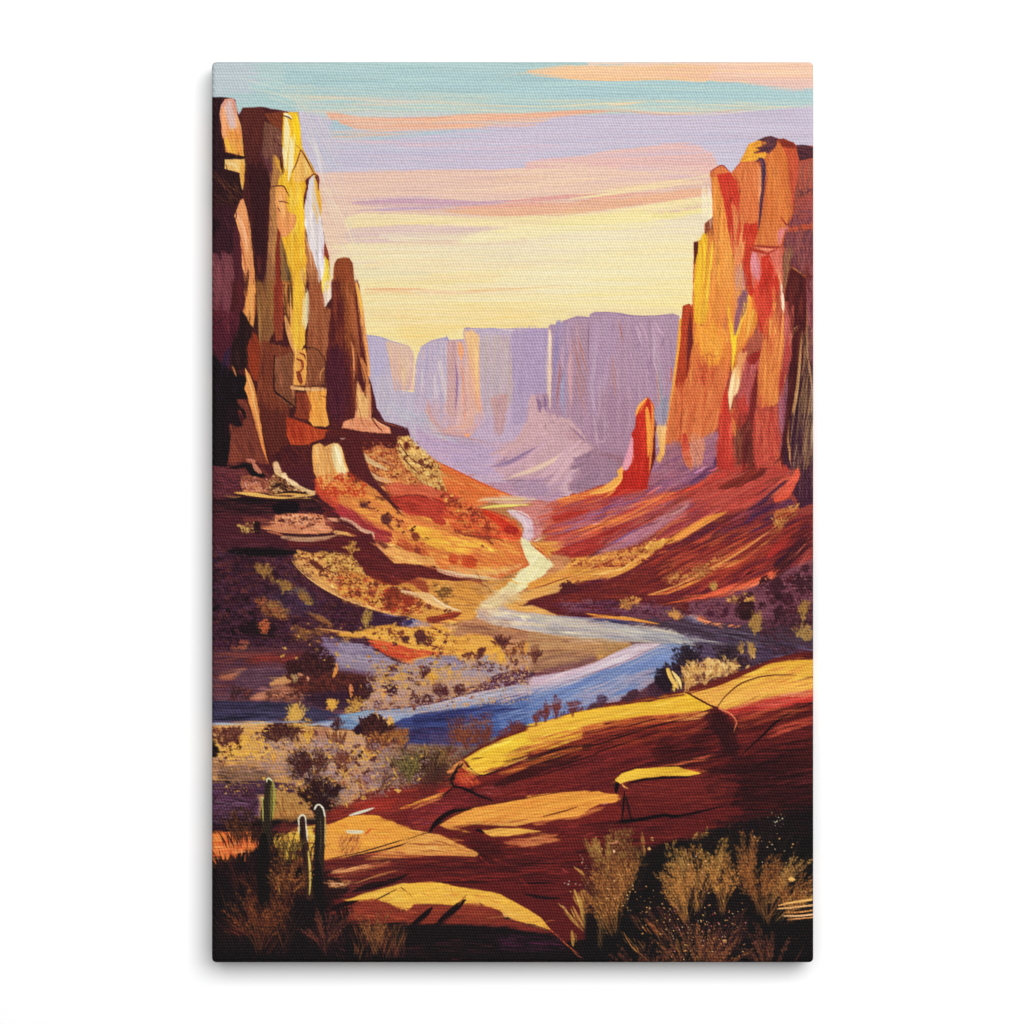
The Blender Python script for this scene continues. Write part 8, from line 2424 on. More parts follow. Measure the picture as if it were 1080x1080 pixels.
s b49ca4 9 990,230 1000,330 1010,430 a=.8
s 848c9c 4 998,270 1008,350 1015,430 a=.9
s bc7050 3 990,260 1000,340 1005,400 a=.8
s c0583c 4 1040,240 1043,270 1035,300 a=.8
q b87898>d894a8 905,500 915,495 905,580 880,588 885,550 f=.8
l 8c6c98 4 674,94 725,77 766,80 776,66 840,63 920,74 1000,72 1042,66 1068,76 a=.8
# ---------------- right slope, second pass
B 640 440 4.909
t -26 4
p a06c7c>94607c 200,230 250,200 260,160 320,140 380,150 440,130 500,100 560,60 580,120 560,240 440,330 260,390 200,340 f=2 a=.8
h a8707c/8c5c80/b47c84/74486c/94587c 100 7 150 -26 220,230 560,110 560,250 300,380 220,340 a=.55 j=6
q 5c3a60 440,330 540,270 565,210 570,250 520,300 440,345 f=2
p c84038>cc8058 385,100 410,90 430,150 445,240 440,275 410,250 390,190 f=1
q d08c68 440,80 500,110 505,180 480,250 450,260 430,180 f=1.5 a=.8
l 6c3c44 3 440,90 480,160 500,220 a=.7
l 6c3c44 3 430,110 470,190 490,240 a=.7
p bc3c34>a83838 575,0 660,0 650,120 680,230 620,280 560,270 580,140 f=1.5 a=.8
p 702a30>78282c 690,0 760,0 755,200 770,260 700,240 680,160 f=3
h 8c5444/6c2c30/a06450 30 6 120 90 640,20 700,10 700,230 640,230 a=.6 j=6
p c0483c>b44040 760,0 870,0 900,120 950,250 900,280 780,270 755,200 f=2 a=.8
h cc5c48/a83838/d07450/b44848 60 8 130 86 765,10 880,20 920,260 770,250 a=.55 j=6
h 9c5c74/74406c 12 7 100 92 880,20 920,10 920,180 890,190 a=.6
p 3c1c2c>4c2438 930,0 1100,0 1100,420 1000,470 960,380 1000,260 960,280 910,240 905,160 f=2
h 5c3444/2c1420/6c4450/7c5450 110 5 150 92 940,10 1090,10 1090,400 1000,440 960,300 a=.6 j=6
h a08058/8c6848/c0a078 30 4 160 93 1010,10 1080,10 1080,260 1020,240 a=.65 j=4
s c08c50 14 945,10 935,100 945,180 955,250 a=.8 d=.3
s 28142a 8 935,20 915,120 910,180 a=.8
h b84c48/a83c3c/b45450/983438/c45c54 160 9 190 -26 430,360 760,280 980,260 900,430 640,480 460,500 a=.5 j=8
p 74282c>84302f 580,365 700,290 760,255 835,265 800,310 700,360 620,375 f=1.5
h 84302c/6c2024/943834 40 6 90 -30 590,360 760,260 830,270 700,355 a=.7
s c07068 5 640,320 700,295 740,270 a=.7
s d8583c 10 400,390 480,350 560,290 600,265 a=.8 d=.3
h 2c1c3c/3c2448/54283c 34 4 140 -36 770,450 960,290 930,330 800,470 a=.8 j=5
p d85c48>d05440 992,250 1002,300 965,380 925,430 870,440 860,420 920,360 960,310 f=.8
h e0705c/c8483c 14 6 90 -52 880,420 990,280 980,330 920,420 a=.6
h 3c2450/4c3060/5c2c48 70 5 110 -28 760,480 950,420 1000,470 860,500 700,560 a=.7 j=10
s c88c48 9 940,460 965,475 1002,440 a=.9
p b8743c>a85c38 880,480 975,470 985,510 930,540 900,590 840,620 880,560 860,500 f=2 a=.85
h cc8c48/a05834/c87c40 30 5 60 -40 870,480 980,475 930,550 850,610 a=.6
p d88c40>e09448 305,660 340,625 420,570 520,520 600,490 628,488 560,530 460,590 380,640 f=.8
s ec9c40 9 330,640 420,585 520,530 600,495 a=.9
h 50203c/3c1c38/6c2838/482848 70 6 150 -26 300,660 640,500 900,430 860,520 560,600 320,700 a=.65 j=4
h a0342c/84282c/b84438/94303a/7c2828/601e28 220 9 200 -25 260,720 640,530 900,480 1040,500 940,700 640,860 240,920 100,900 a=.6 j=5
h c85c34/b84c34/d06c3c/c07040 70 5 150 -26 240,780 640,560 860,540 700,700 300,860 a=.65 j=4
s c8503c 9 420,660 500,630 600,560 a=.8
m b07840/8c4830/c8904c 0.6 2 280,830 480,760 600,700 580,770 360,860 f=4 a=.8
d b88444/7c3030/c89450/8c4430 50 13 290,850 480,770 590,750 540,810 330,870
s d08c48 14 215,920 340,880 480,810 600,750 700,690 800,620 880,560 a=.9 d=.35 e=.4 z=.4
s d89850 8 230,915 380,865 520,790 a=.9
s dc6440 14 480,940 640,890 760,850 860,800 930,730 975,680 a=.95 d=.3 e=.3
s d8683c 9 280,970 420,945 560,915 700,880 a=.8 d=.3
h 2c1420/4c1a22/3c1820 60 5 140 -42 860,760 1050,600 1060,660 940,780 860,860 a=.7 j=6
l d07860 4 985,780 1030,720 1058,680 a=.8
l c86858 4 1050,620 1000,690 960,740 a=.7
s c0383a 26 830,730 900,670 960,620 a=.45 d=.4
q b08848 538,858 560,855 568,885 550,900 535,880 f=1
# shrubs on the mauve flat
h 84505c/6c3c4c/905c68/7c4858 110 6 80 3 20,990 500,950 900,880 1070,760 1080,1060 600,1060 a=.5
q 48202c 850,850 880,838 905,850 912,885 880,915 850,905 f=1
q 3c1a20 690,960 720,945 760,955 765,1000 730,1035 685,1020 f=1.5
q 48202c 905,930 930,910 962,925 965,960 930,975 f=1
q 4c2430 985,850 1010,835 1030,855 1020,880 990,880 f=1
q 4c2430 1010,770 1040,760 1050,785 1020,800 f=1
q 4c2430 840,945 860,935 875,960 855,970 f=1
q 44202c 880,985 905,970 915,1000 890,1010 f=1
q 54283a 560,965 580,955 590,975 570,985 f=1
q 4c2034 520,1010 550,1000 555,1030 525,1030 f=1
q 4c2034 600,1000 620,985 630,1010 605,1020 f=1
q 4c2430 1000,900 1025,890 1035,910 1010,925 f=1
d 4c2430/5c3040 40 16 40,980 640,960 640,1040 80,1040 s=1.1
d c08c48/b07c40/8c5c3c 40 14 60,960 140,930 130,990 70,990
d b88444/d89850 26 16 320,1010 380,1010 400,1050 340,1040
d b08444/c89450 26 14 610,930 780,910 760,950 630,960
r a88448/8c6c3c 6 60 1018,1040 s=10 l=12
h 2c141c/3c1c24/34161e 80 6 60 -60 860,1000 1080,960 1080,1080 880,1080 a=.5 j=50
# ---------------- ledges, second pass
B 220 460 4.909
t 4 4
p 702c38>642630 20,190 150,180 170,300 20,310 f=5 a=.5
h 2c1620/5c2c3c/74404c/481e2e 100 6 60 6 20,180 170,170 160,300 20,320 a=.6 j=30
p 1e1216 90,170 150,148 200,138 240,150 300,210 270,215 220,205 190,165 140,170 f=1
s c88078 7 195,120 220,122 245,126 a=.9
q c07c64 225,135 250,150 275,190 255,190 235,170 f=.7
d c88874/7c3c3c/a86450 40 12 170,210 300,220 310,290 170,280
l 5c2c30 3 170,215 200,225 225,240 250,225 290,240
q d8b080 340,135 360,135 378,180 372,195 352,190 335,160 f=1
q e4c490 375,195 400,190 410,215 440,230 470,255 460,265 420,245 385,215 f=.8
q dcb880 470,262 510,275 545,288 550,305 515,300 475,280 f=.8
d 3a1c1c/6c4430/d8b070/8c5c3c 80 8 310,230 380,215 480,280 540,305 320,300 s=1.6
s 241214 9 320,262 380,250 420,275 a=.8
s 301818 8 345,300 430,285 530,303 a=.9
s dca850 9 330,305 420,300 500,306 548,308 a=.95
s e4b860 12 140,292 220,300 310,306 a=.95 d=.15
l 1e1014 8 150,322 300,332 470,325 560,335 a=.9
h 241218/4c2428/5c2c34/180e14 120 5 100 2 30,330 570,340 580,390 480,400 30,400 a=.65 j=4
q 180e14 345,350 460,345 455,395 350,395 f=2
d 6c3434/54242c/8c4c40/e0ac80 60 11 350,410 560,405 600,440 480,480 380,470 s=1.6
h e0a878/c8805c/d89870/b86c50 40 6 80 4 290,450 600,430 650,495 400,500 a=.6
l 3c1c20 9 385,512 500,518 600,512 665,500
s b08c70 9 380,532 460,540 560,538 650,520 a=.9
h 84403c/5c2428/984c3c 40 5 80 3 170,420 340,400 340,470 200,500 a=.6
d a88c4c/b89854/745838 40 12 155,450 245,445 240,500 180,500
q 2c1418 240,445 265,450 262,500 235,490 f=1.5
q 181014 110,590 300,580 440,598 430,610 250,622 130,610 f=2
# lit scrub shelf edges
s e0b068 10 430,650 500,720 600,790 720,850 860,900 1000,940 a=.95 d=.15
h e4b470/d89c50/e0a858 60 6 80 32 440,660 600,790 860,900 1000,940 700,830 520,720 a=.6 j=12
d 74342c/8c4c38/5c2828/e4bc70/b07840 150 9 450,610 640,640 820,760 1000,860 900,860 640,740 480,660 s=1.2
q 6c302c 520,640 560,650 600,690 580,700 540,675 f=1
q 7c3428 930,800 985,790 1000,850 960,880 920,860 f=1.5 a=.8
q 8c3428 1010,830 1050,825 1060,870 1020,880 f=1.5 a=.8
d 8c3428/a84c30/5c2020 34 14 900,790 1070,810 1070,880 920,880
# the dark bank: clumps of dull gold in brown and violet
h 34182a/4c2438/2a1420/5c3048/3c1c2e/241216 260 6 60 14 20,620 420,640 560,800 800,900 860,1000 400,1070 20,1070 a=.5 j=30
d 1e1216/2c1620 90 18 20,640 300,900 340,1000 100,1060 20,900
h 483c60/3c2c50 30 7 60 24 300,720 560,800 620,900 480,880 a=.5
d 946c40/a87c48/7c5838/604030 40 16 245,670 320,665 330,720 280,720
d 9c7c44/8c6c3c/6c4c34 44 15 330,740 400,740 470,790 440,810 360,780
d 8c7840/745c38 30 15 450,780 490,790 550,880 520,880 480,830
d a05c40/8c5038/744438 34 17 245,850 290,840 300,890 260,890
d 947040/7c5038/a07844 50 16 300,850 370,860 415,930 400,945 320,910
d b8603c/a0503c 20 17 265,960 310,960 305,1010 275,1015
d 8c5c3c/7c4c38/6c4034 50 16 450,1000 560,990 640,960 640,1010 500,1060
s a87844 9 500,915 560,935 620,965 655,985 a=.85 d=.3
h 9c6c40/7c4c38 20 5 60 30 500,910 600,940 650,985 560,960 a=.6
s d8a058 6 550,995 640,1005 740,1020 860,1045 960,1075 a=.9
r 94783c/a88c48 6 90 820,1000 s=8 l=10 a=.7
# ---------------- right tower, second pass
B 700 240 4.154
t 92 4
h e8ac3c/e0943c/d8843c/e8b84c/dc8c44 110 7 150 91 190,0 300,20 320,250 400,260 300,420 140,420 a=.5 j=4
s e4bc30 15 150,40 160,130 150,260 140,400 a=.7
s f0d040 9 215,60 205,180 190,300 185,380 a=.85
s ecc030 12 175,60 180,150 172,260 a=.7
l a86c38 4 190,100 186,180 182,250 a=.7
p e09440>d87c40 200,250 300,260 320,330 300,420 250,420 200,400 f=2 a=.6
s c88878 16 330,170 325,230 315,300 a=.7 d=.25
s 9c6874 9 345,150 340,230 330,270 a=.8
h c89878/b87c70/d8a068 40 5 120 93 290,180 350,150 350,330 310,400 a=.6
q 946070>8c5468 325,310 352,280 365,290 350,340 325,430 312,450 310,380 f=1
p e89c38>d88038 372,290 395,320 412,360 405,420 370,470 340,540 320,560 325,480 345,400 f=1
s ecc834 12 375,295 355,370 330,440 310,500 a=.85 d=.25 e=.3
s e8bc34 15 278,340 292,420 300,500 300,580 a=.75 d=.3 e=.2
s ecc838 9 310,490 305,560 298,620 a=.8 d=.3
h e8a84c/e0903c/e4b858 40 6 110 100 340,330 405,340 380,470 320,540 a=.6 j=5
p e4a060 330,560 370,530 360,620 345,700 310,740 f=2 a=.8
p e0a868>ecd098 300,630 325,600 340,620 335,690 310,740 290,770 284,740 288,680 f=2 a=.85
s f0dca0 10 310,630 302,690 290,750 a=.95 d=.1 e=.4
s f0d8a0 8 325,640 325,700 305,740 a=.7
h e8a040/d88438/dc9040/e8b050 60 7 110 60 140,430 290,440 280,560 170,600 a=.5 j=40
h c0583c/a84434/d07440 50 5 90 82 120,560 240,560 220,700 110,680 a=.6 j=14
s 9c3434 5 160,640 175,680 170,710 a=.8
l b06030 3 175,565 200,550 215,565 250,560
s 6c2430 14 118,360 112,460 108,560 100,650 a=.8 d=.2
s b84430 16 88,370 82,480 75,600 a=.7 d=.2
s e8a838 9 65,400 72,470 55,590 40,700 22,830 a=.95
s d89048 7 130,560 118,640 115,720 a=.7
h d07c4c/c4683c/dc8850/b85838/cc7040 120 7 130 100 60,680 280,650 240,900 60,960 a=.5 j=7
l 8c3c2c 4 85,720 78,800 72,890 70,930 a=.7
# red and rose middle
p c83c34>b83434 265,740 285,780 300,900 305,1060 240,1060 235,980 250,860 f=1.5 a=.8
h d04c3c/b03030/c84438/dc6850 40 5 90 92 245,790 300,860 300,1050 240,1040 a=.6
p b8585c>a84850 345,600 370,570 410,590 400,660 370,760 350,820 320,760 330,700 f=2 a=.8
h c46c70/a84854/b85860/983c48 50 6 90 97 345,600 405,600 380,780 335,790 a=.6
q 982c30 365,580 400,555 420,560 410,590 375,600 f=1.5
s 7c242c 22 408,640 395,720 385,830 380,920 a=.8 d=.15
p c04038>a83838 300,800 350,730 360,760 370,840 330,880 310,900 f=2 a=.8
s c8783c 20 300,830 310,880 312,920 a=.7 d=.3
p c83c34>cc5c3c 405,250 490,250 490,340 480,400 450,480 430,440 415,380 380,330 f=2 a=.7
h d04c3c/b83430/c84438 50 6 120 93 400,260 490,260 470,420 420,420 a=.6
h d88840/c86c38/e09c4c/cc7840/dc8c48 110 6 150 96 440,420 500,300 520,560 490,780 430,790 410,640 a=.55 j=4
s d8a04c 9 485,300 470,400 460,480 a=.85
s dc9c48 7 440,520 445,620 440,740 a=.7
s e8d0b0 12 515,250 520,310 518,360 a=.95 d=.1 e=.5
s e4984c 9 525,380 515,500 500,600 a=.85
p b05050>a44450 530,340 572,340 570,430 560,560 545,640 520,600 530,480 f=1.5 a=.8
h bc6464/9c4048/c07060 40 5 100 93 530,350 570,350 560,560 530,600 a=.55
s b83c3c 14 550,480 540,560 530,620 a=.7
h b84440/c85c48/a83c40/983438/cc6c50 110 6 120 89 395,800 500,780 520,1060 400,1060 a=.55 j=5
h 8c5844/6c2c2c/784438/5c2428 60 5 110 92 315,860 395,840 390,1060 320,1060 a=.6 j=5
s 5c1c24 22 365,900 360,980 350,1060 a=.7 d=.2
h a06478/8c5470/b07c84 40 5 90 94 500,740 545,640 540,860 515,1000 a=.6
# dark buttress and dry streaks
p 5c2024>4c1a22 540,200 560,175 600,200 625,220 620,400 600,500 580,640 560,760 535,960 520,1060 510,1000 535,800 555,620 575,440 570,330 530,320 f=1 a=.8
h 6c2c2c/4c1a20/74342f/3a141c 80 6 130 94 545,210 620,230 610,440 550,900 530,900 560,560 a=.55
h 9c7450/84604c/b08c60/6c4840/5c3844/a88c68 150 3 190 98 610,560 650,420 655,1060 560,1060 590,800 a=.7 j=5
h 3c2030/542c3c/2c1824 60 3 150 98 600,600 650,500 655,1060 570,1060 a=.6 j=4
h 884450/9c5460/74384c/a06468 70 5 120 90 625,220 660,220 660,640 630,560 a=.6 j=3
s c09c68 5 608,440 600,560 590,700 565,860 550,1000 a=.8 d=.25
s c8a070 5 625,440 630,540 640,640 650,740 a=.8 d=.25
s c8945c 5 555,960 552,1010 560,1050 a=.9
l d8a878 3 550,480 575,440 600,430 a=.8
l c89868 3 545,520 570,460 595,435 a=.7
l c8a078 3 640,460 655,440 662,430 a=.7
h d8c8a0/c0ac88 20 4 130 91 645,640 662,660 662,1060 640,1000 a=.6 j=3
# upper right block above
h 8c4c58/a05860/74404c/b06058/94505a/6c3c4c 120 6 90 92 530,10 660,10 660,210 600,200 560,170 540,230 a=.55 j=8
h 7c5040/947050/a87c50 24 5 110 96 525,90 560,80 540,250 520,300 a=.6
l b88c54 3 545,180 562,175 600,200 618,222 a=.8
B 0 0 1
t 0 3
# break up round clumps and flats on the near bank and the mauve bench
m b08c74/a48894/c09c6c 0.9 1 390,700 560,690 560,740 440,752 380,752 f=3 a=.8
d 5c3038/6c3c3c/c89848/a87c40/8c5044 120 3 380,690 560,680 560,735 440,752 380,752 s=1.3
m 9c8490/b09070/8c6c70 0.9 1 270,770 460,790 440,830 360,850 250,800 f=4 a=.7
d 5c3034/6c3c38/c89c44/b08440/84504c/d8ac50 170 3.2 226,768 470,790 430,835 340,860 230,810 s=1.3
d 4c2430/6c3838/a87840/c0984c 120 3 290,660 470,650 520,690 420,720 290,700 s=1.3
k 190 3 8 0 226,768 470,790 430,835 340,860 226,830 v=.16 j=40 a=.6
k 190 2.6 7 -5 290,650 560,650 560,740 400,750 290,700 v=.14 j=40 a=.6
k 159 3 9 10 226,570 330,600 420,650 400,690 226,700 v=.2 j=45 a=.6
k 98 3 13 -4 226,690 330,690 330,760 226,765 v=.14 a=.6
k 98 2.6 11 3 700,630 858,590 858,690 720,700 v=.16 j=30 a=.6
# cliffs: upright drags
k 342 2.4 15 88 224,128 250,128 256,140 298,140 310,160 330,220 352,305 378,300 392,420 380,450 224,480 v=.10 j=4
k 190 1.4 11 88 224,128 298,140 330,220 352,305 376,300 392,420 224,470 v=.16 j=5 a=.8
k 342 2.4 17 92 750,215 800,172 857,180 857,500 700,500 725,330 v=.09 j=5
k 190 1.4 12 93 750,215 800,172 857,180 857,490 705,490 728,330 v=.15 j=6 a=.8
k 159 2.2 13 89 392,372 440,372 460,362 580,362 700,352 700,440 640,470 420,450 v=.045 j=5
k 76 1.4 10 89 392,372 440,372 460,362 580,362 700,352 700,440 640,460 420,440 v=.09 j=5
k 98 2.6 13 -28 480,470 640,430 640,500 560,530 470,500 v=.05 j=12
# slopes
k 228 2.4 15 24 330,490 440,480 545,560 540,620 440,620 330,560 v=.10 j=12
k 114 1.4 9 22 340,490 440,490 540,560 520,640 380,600 v=.2 j=20 a=.8
k 342 2.2 22 -24 590,560 700,500 857,470 857,590 760,640 620,640 580,600 v=.12 j=6
k 152 1.3 15 -26 590,560 700,500 857,480 857,590 760,640 600,610 v=.22 j=6 a=.85
k 152 2.4 15 8 226,520 420,520 560,600 560,700 440,680 300,620 226,560 v=.12 j=10
# water
k 121 1.8 20 5 500,640 700,660 720,680 660,684 540,664 v=.07 j=3
k 159 1.8 20 -14 380,770 520,740 700,690 720,700 640,740 520,790 430,790 v=.09 j=4
k 60 1.8 20 0 226,745 380,752 420,770 226,770 v=.12 j=3
# slabs
k 494 2.4 24 -12 480,810 640,750 857,690 857,840 640,880 430,900 340,860 v=.09 j=5
k 190 1.2 17 -12 480,810 640,750 857,690 857,840 640,880 430,900 v=.22 j=6 a=.85
k 342 2.4 20 -2 300,880 640,840 857,830 620,940 560,985 340,960 v=.10 j=6
k 98 1.2 13 -4 300,880 640,840 820,840 600,940 340,950 v=.2 j=8 a=.85
# bridge the crest line at its middle
B 500 640 4.909
t -14 4
h e8c034/dcac30/e4b840/eacc4c/e0b034 90 8 170 -16 60,800 300,700 560,620 560,680 330,760 60,860 a=.6 j=4
h c07834/b06030/8c3028/cc8c40 60 6 170 -14 120,860 330,780 560,710 560,740 330,810 160,880 a=.65 j=4
h 7c282a/64202a/8c3032/5c1a1e/701f24 160 8 190 -13 60,960 300,830 600,750 600,900 300,960 a=.55 j=5
p 38141a>44161a 60,945 200,870 400,800 540,770 560,775 480,815 330,870 160,930 f=2 a=.8
l 2a1014 8 430,830 520,800 640,760 a=.9
l 2a1014 6 330,880 480,830 640,790 a=.85
h 6c88b8/5c74ac/8494bc/4c64a0/98a0c0 110 6 150 -12 120,560 330,500 560,430 560,520 330,570 140,640 a=.55 j=5
h c4b0bc/b0a0b8/d0bcc8/a898b4 70 5 150 -14 120,470 330,410 560,330 560,380 330,450 120,510 a=.6 j=5
r 64303a/743c3c/54282f 6 50 330,580 s=30 l=8
r 64303a/743c3c 7 80 420,560 s=16 l=8
r 64303a/743c3c 6 60 500,540 s=22 l=8
r 643038/743c3c 5 50 545,530 s=26 l=8
# small red pinnacle
B 560 300 4.909
t 92 4
p c83028>b82824 545,660 560,630 605,582 635,620 640,700 655,720 640,760 640,900 620,970 610,1000 600,1060 440,1060 465,1000 505,955 525,840 520,770 540,740 f=.6
h d43c2c/a82424/c42c28/dc4c30 60 9 130 92 560,640 630,640 620,960 500,1040 530,800 a=.5 j=5
s e8a044 15 543,680 560,635 580,610 606,583 a=1 d=.05
s e07c38 11 600,595 575,640 555,680 a=.8
s c86030 14 612,600 632,640 636,690 a=.8
s e2963c 26 600,640 608,720 612,800 606,900 a=.95 d=.1 e=.5
s e09040 20 625,610 633,700 628,820 612,980 a=.9
p 6c1c24 640,690 655,720 642,770 645,900 615,980 630,860 f=.8
q d890a0 520,790 530,830 518,930 480,950 500,870 f=1
p 8490a4>9c94a8 640,660 700,560 720,640 700,735 650,735 f=2 a=.6
p dcb078>e0a850 650,735 700,735 695,800 690,880 665,925 648,905 668,860 f=1
s c08c50 6 660,740 672,800 680,850 a=.6
s e8a850 30 455,965 462,1000 430,1040 380,1065 300,1085 a=1 d=.1 e=.6
k 76 4 30 92 530,600 700,600 690,940 520,960 v=.12 a=.7
# left shelf of dark rock under the pillars, cracks
B 220 300 4.909
l 2a1214 5 342,365 338,460 342,552 395,592 458,642 a=.95
l 2a1014 4 505,322 530,335 a=.9
l 4c241c 4 520,322 560,335 590,370 604,405 602,470 a=.6
l 7c2c28 4 470,352 492,365 500,388 a=.6
l 7c2c28 6 455,385 480,400 488,430 470,455 a=.5
l e4b878 6 440,536 530,545 605,545 a=.9
l 3c1618 6 545,738 590,748 630,748 a=.9
l e8b470 6 198,460 225,560 252,690 280,820 a=.8
l 5c2020 5 300,520 310,640 300,760 a=.5
l e0a878 6 850,690 890,722 940,742 a=.8
l 54201f 5 780,640 790,700 810,740 a=.5
B 220 100 5.4
l 641f26 5 524,312 500,390 474,445 a=.95
l 641f26 5 526,312 560,370 600,450 a=.95
l 701f26 7 600,450 575,470 556,490 562,530 546,580 542,640 a=.95
l 782a2a 7 598,448 624,470 624,545 a=.95
l 5c2024 5 350,528 380,520 425,520 445,550 462,582
l 5c2024 4 398,606 430,610 462,620
l 4c1c20 6 408,350 412,400 426,450
l 4c1c20 5 425,118 455,128 474,142
h 8c5838/a06c3c 16 3 50 45 60,480 180,520 200,600 60,620 a=.7 j=20
B 680 140 6
l 98282c 6 862,530 885,570 915,590
l 3c2a4a 10 752,175 756,260 742,420 722,600 a=.8
l a42c2c 8 670,735 720,750 780,766 a=.9
l 8c2428 6 690,715 760,722 865,722 a=.9
# ---------------- final accents: slabs
B 560 620 3.6
t -12 4
p e4b830>e0ac40 0,540 140,490 240,466 340,452 460,434 580,412 600,404 640,430 690,456 620,468 500,478 380,488 240,512 120,545 0,585 f=1 a=.75
h ecc834/dcac30/e8bc44/dca43c/e8c858 60 5 110 -11 0,540 200,485 590,414 660,460 300,495 0,575 a=.6 j=4
p e0b03c>e4a850 606,400 700,380 800,340 900,296 980,280 1080,276 1080,380 1000,395 900,405 800,425 740,450 700,448 f=1 a=.6
h e8bc44/dca040/e4b050/d8944c/f0c858/c8743c 70 5 110 -15 620,400 900,305 1070,285 1070,380 900,400 730,448 a=.6 j=6
l 4c1818 5 595,400 650,430 690,452 710,455 a=1
l 4c1818 4.5 708,452 740,410 800,362 880,336 960,330 1010,332 a=1
s 6c2024 9 600,402 720,365 830,315 920,275 1000,258 1070,250 a=.9 d=.2
l 2a1014 5 220,590 320,560 440,530 560,502 660,482 a=.95
l 2a1014 4 250,625 350,590 470,552 560,528 a=.9
p 3a1418>301116 690,470 740,480 780,540 790,600 770,640 740,620 700,560 f=3 a=.7
s d88058 5 715,458 760,480 780,510 775,530 768,555 a=.95 e=1
s 180a0e 8 1075,435 1000,465 930,510 880,560 820,615 790,650 a=.95 d=.2 e=.5
h 34121a/240d12/3c141a 70 6 130 -10 500,560 700,520 760,640 560,690 420,680 a=.55
h b84c3c/c85c44/a84038 18 4 100 -12 880,540 1075,480 1075,520 900,580 a=.8 j=4
s 3a1216 12 330,700 480,665 640,650 a=.7 d=.35
h cc6c44/b85840 14 3.5 100 -9 480,680 660,645 700,650 560,675 a=.8
p e0b434>e8bc44 318,730 345,706 400,688 500,680 560,680 600,692 646,704 600,714 500,714 420,724 370,734 340,744 f=.6
l 180a0e 7 370,744 420,731 500,723 600,720 a=.9
s 180a0e 15 332,742 324,762 323,785 a=1
l e0a050 4 345,745 356,757 372,762
p 74282c>5c1c22 380,745 700,720 780,740 760,830 560,858 400,876 350,880 370,800 f=2 a=.55
h 84302f/6c2226/5c1a1e/742629 70 6 90 -3 380,750 740,740 740,830 400,870 a=.6
l 180a0e 6 355,770 352,830 345,884 a=.9 z=.9
l 180a0e 5 362,790 372,840 384,884 a=.9 z=.9
s 140a0e 12 200,900 300,892 400,882 500,864 560,868 640,850 740,826 a=1 d=.15 e=.3
p e8a040>e09844 0,792 100,778 200,773 280,780 326,785 331,800 310,816 262,818 225,835 180,868 80,880 0,890 f=.8 a=.85
h ecb04c/d88c38/e4a040 30 5 90 -4 0,795 300,785 310,805 200,840 0,880 a=.6
l 8c4424 4.5 110,838 170,830 250,818 a=.9
l 6c2420 4 0,790 60,778 160,766 a=.9
B 430 800 4.909
p e0983c>e4a048 162,345 240,300 350,255 500,230 640,205 820,175 920,168 1000,178 1085,190 1085,215 1000,228 950,250 920,290 780,310 640,330 560,350 480,345 360,330 200,358 f=.8 a=.8
h e8a844/d88c38/e4a040/ecb04c/cc7c34 90 7 130 -8 190,340 380,255 820,180 1060,200 900,280 600,320 400,330 a=.55 j=5
h dcae58/c89040/d09c50/b87840/8c4028 34 6 100 -6 300,330 600,310 660,320 560,350 340,340 a=.6 j=10
l 5c2018 6 165,342 240,296 350,250 500,224 640,200 820,170 a=.8
l 5c2018 7 700,300 790,278 880,250 a=.9
p 741f24>6c2026 900,300 960,262 1040,240 1090,232 1090,330 900,360 f=3 a=.6
s 180c10 24 110,385 150,330 200,290 250,270 330,262 a=.9 d=.15
s 180c10 14 232,140 225,110 250,60 270,20 a=.9
l 180c10 10 232,140 300,160 370,195 440,215 a=.95
l 180c10 7 232,150 200,180 180,195 a=.9
p e4ae4c>dca44c 388,372 480,362 600,362 690,376 600,388 520,402 440,405 400,388 f=.8
s 1e0e12 12 350,368 400,384 a=.9
h b86c44/c87c4c/a8543c/d09458 40 6 110 -3 490,420 740,400 800,430 600,460 500,440 a=.65 j=4
p dca04c>dca050 0,362 60,375 140,395 220,425 300,460 370,492 360,506 200,500 0,498 f=.8 a=.8
h e4ac54/d09044/e8b868/a86438/7c3428 50 7 110 6 0,370 140,400 350,490 200,495 0,490 a=.55 j=10
l 7c2820 5 170,395 250,430 330,475
l 241014 6 0,420 60,396 110,383 a=1
h 30141a/240f14/44181e 60 6 140 2 0,515 360,520 800,500 1000,560 700,600 200,610 a=.6 j=4
h 8c2c2c/7c2428 30 6 140 -3 60,620 400,600 760,560 760,600 300,650 a=.6
s 100a0c 10 130,640 300,638 470,645 a=.7
p e8b440>e0a844 0,655 60,642 140,638 215,652 230,668 340,680 400,695 480,704 540,735 600,770 650,795 690,825 740,888 660,860 560,840 500,800 440,770 360,740 300,750 240,762 120,745 0,740 f=.8 a=.8
h ecbc4c/dca03c/e8b444/e4a848/e8b85c/c88038 90 8 90 14 0,665 220,660 480,715 680,830 600,840 400,760 100,735 a=.55 j=16
s d09040 7 230,655 225,680 240,700 a=.8
p 8c3830>7c2c2c 60,755 240,766 360,748 480,790 500,828 600,852 700,884 560,880 200,850 40,850 f=2 a=.6
s 8c3c38 9 365,745 385,760 360,775 a=.8
s 1c1014 32 300,730 255,768 165,842 a=1 d=.1 e=.15 z=.6
s 1c1014 28 128,770 90,808 30,855 a=1 d=.1 e=.15 z=.6
l 9c5c2c 6 305,705 285,728 262,760 a=.95
B 220 800 4.909
t 0 4
p e4a038>e09c44 605,360 650,335 720,305 800,292 880,305 960,345 1050,378 1100,395 1090,402 960,436 860,468 760,490 640,516 605,525 f=1 a=.6
h ecb040/dc9038/e8a840/e4a850/d07c38 60 8 90 10 620,360 800,300 1070,390 900,450 640,510 a=.55 j=16
l 241014 6 1090,395 960,435 860,465 760,492 620,520 a=1
s dcd8bc 11 730,295 790,278 860,255 a=1 d=.15 e=.4
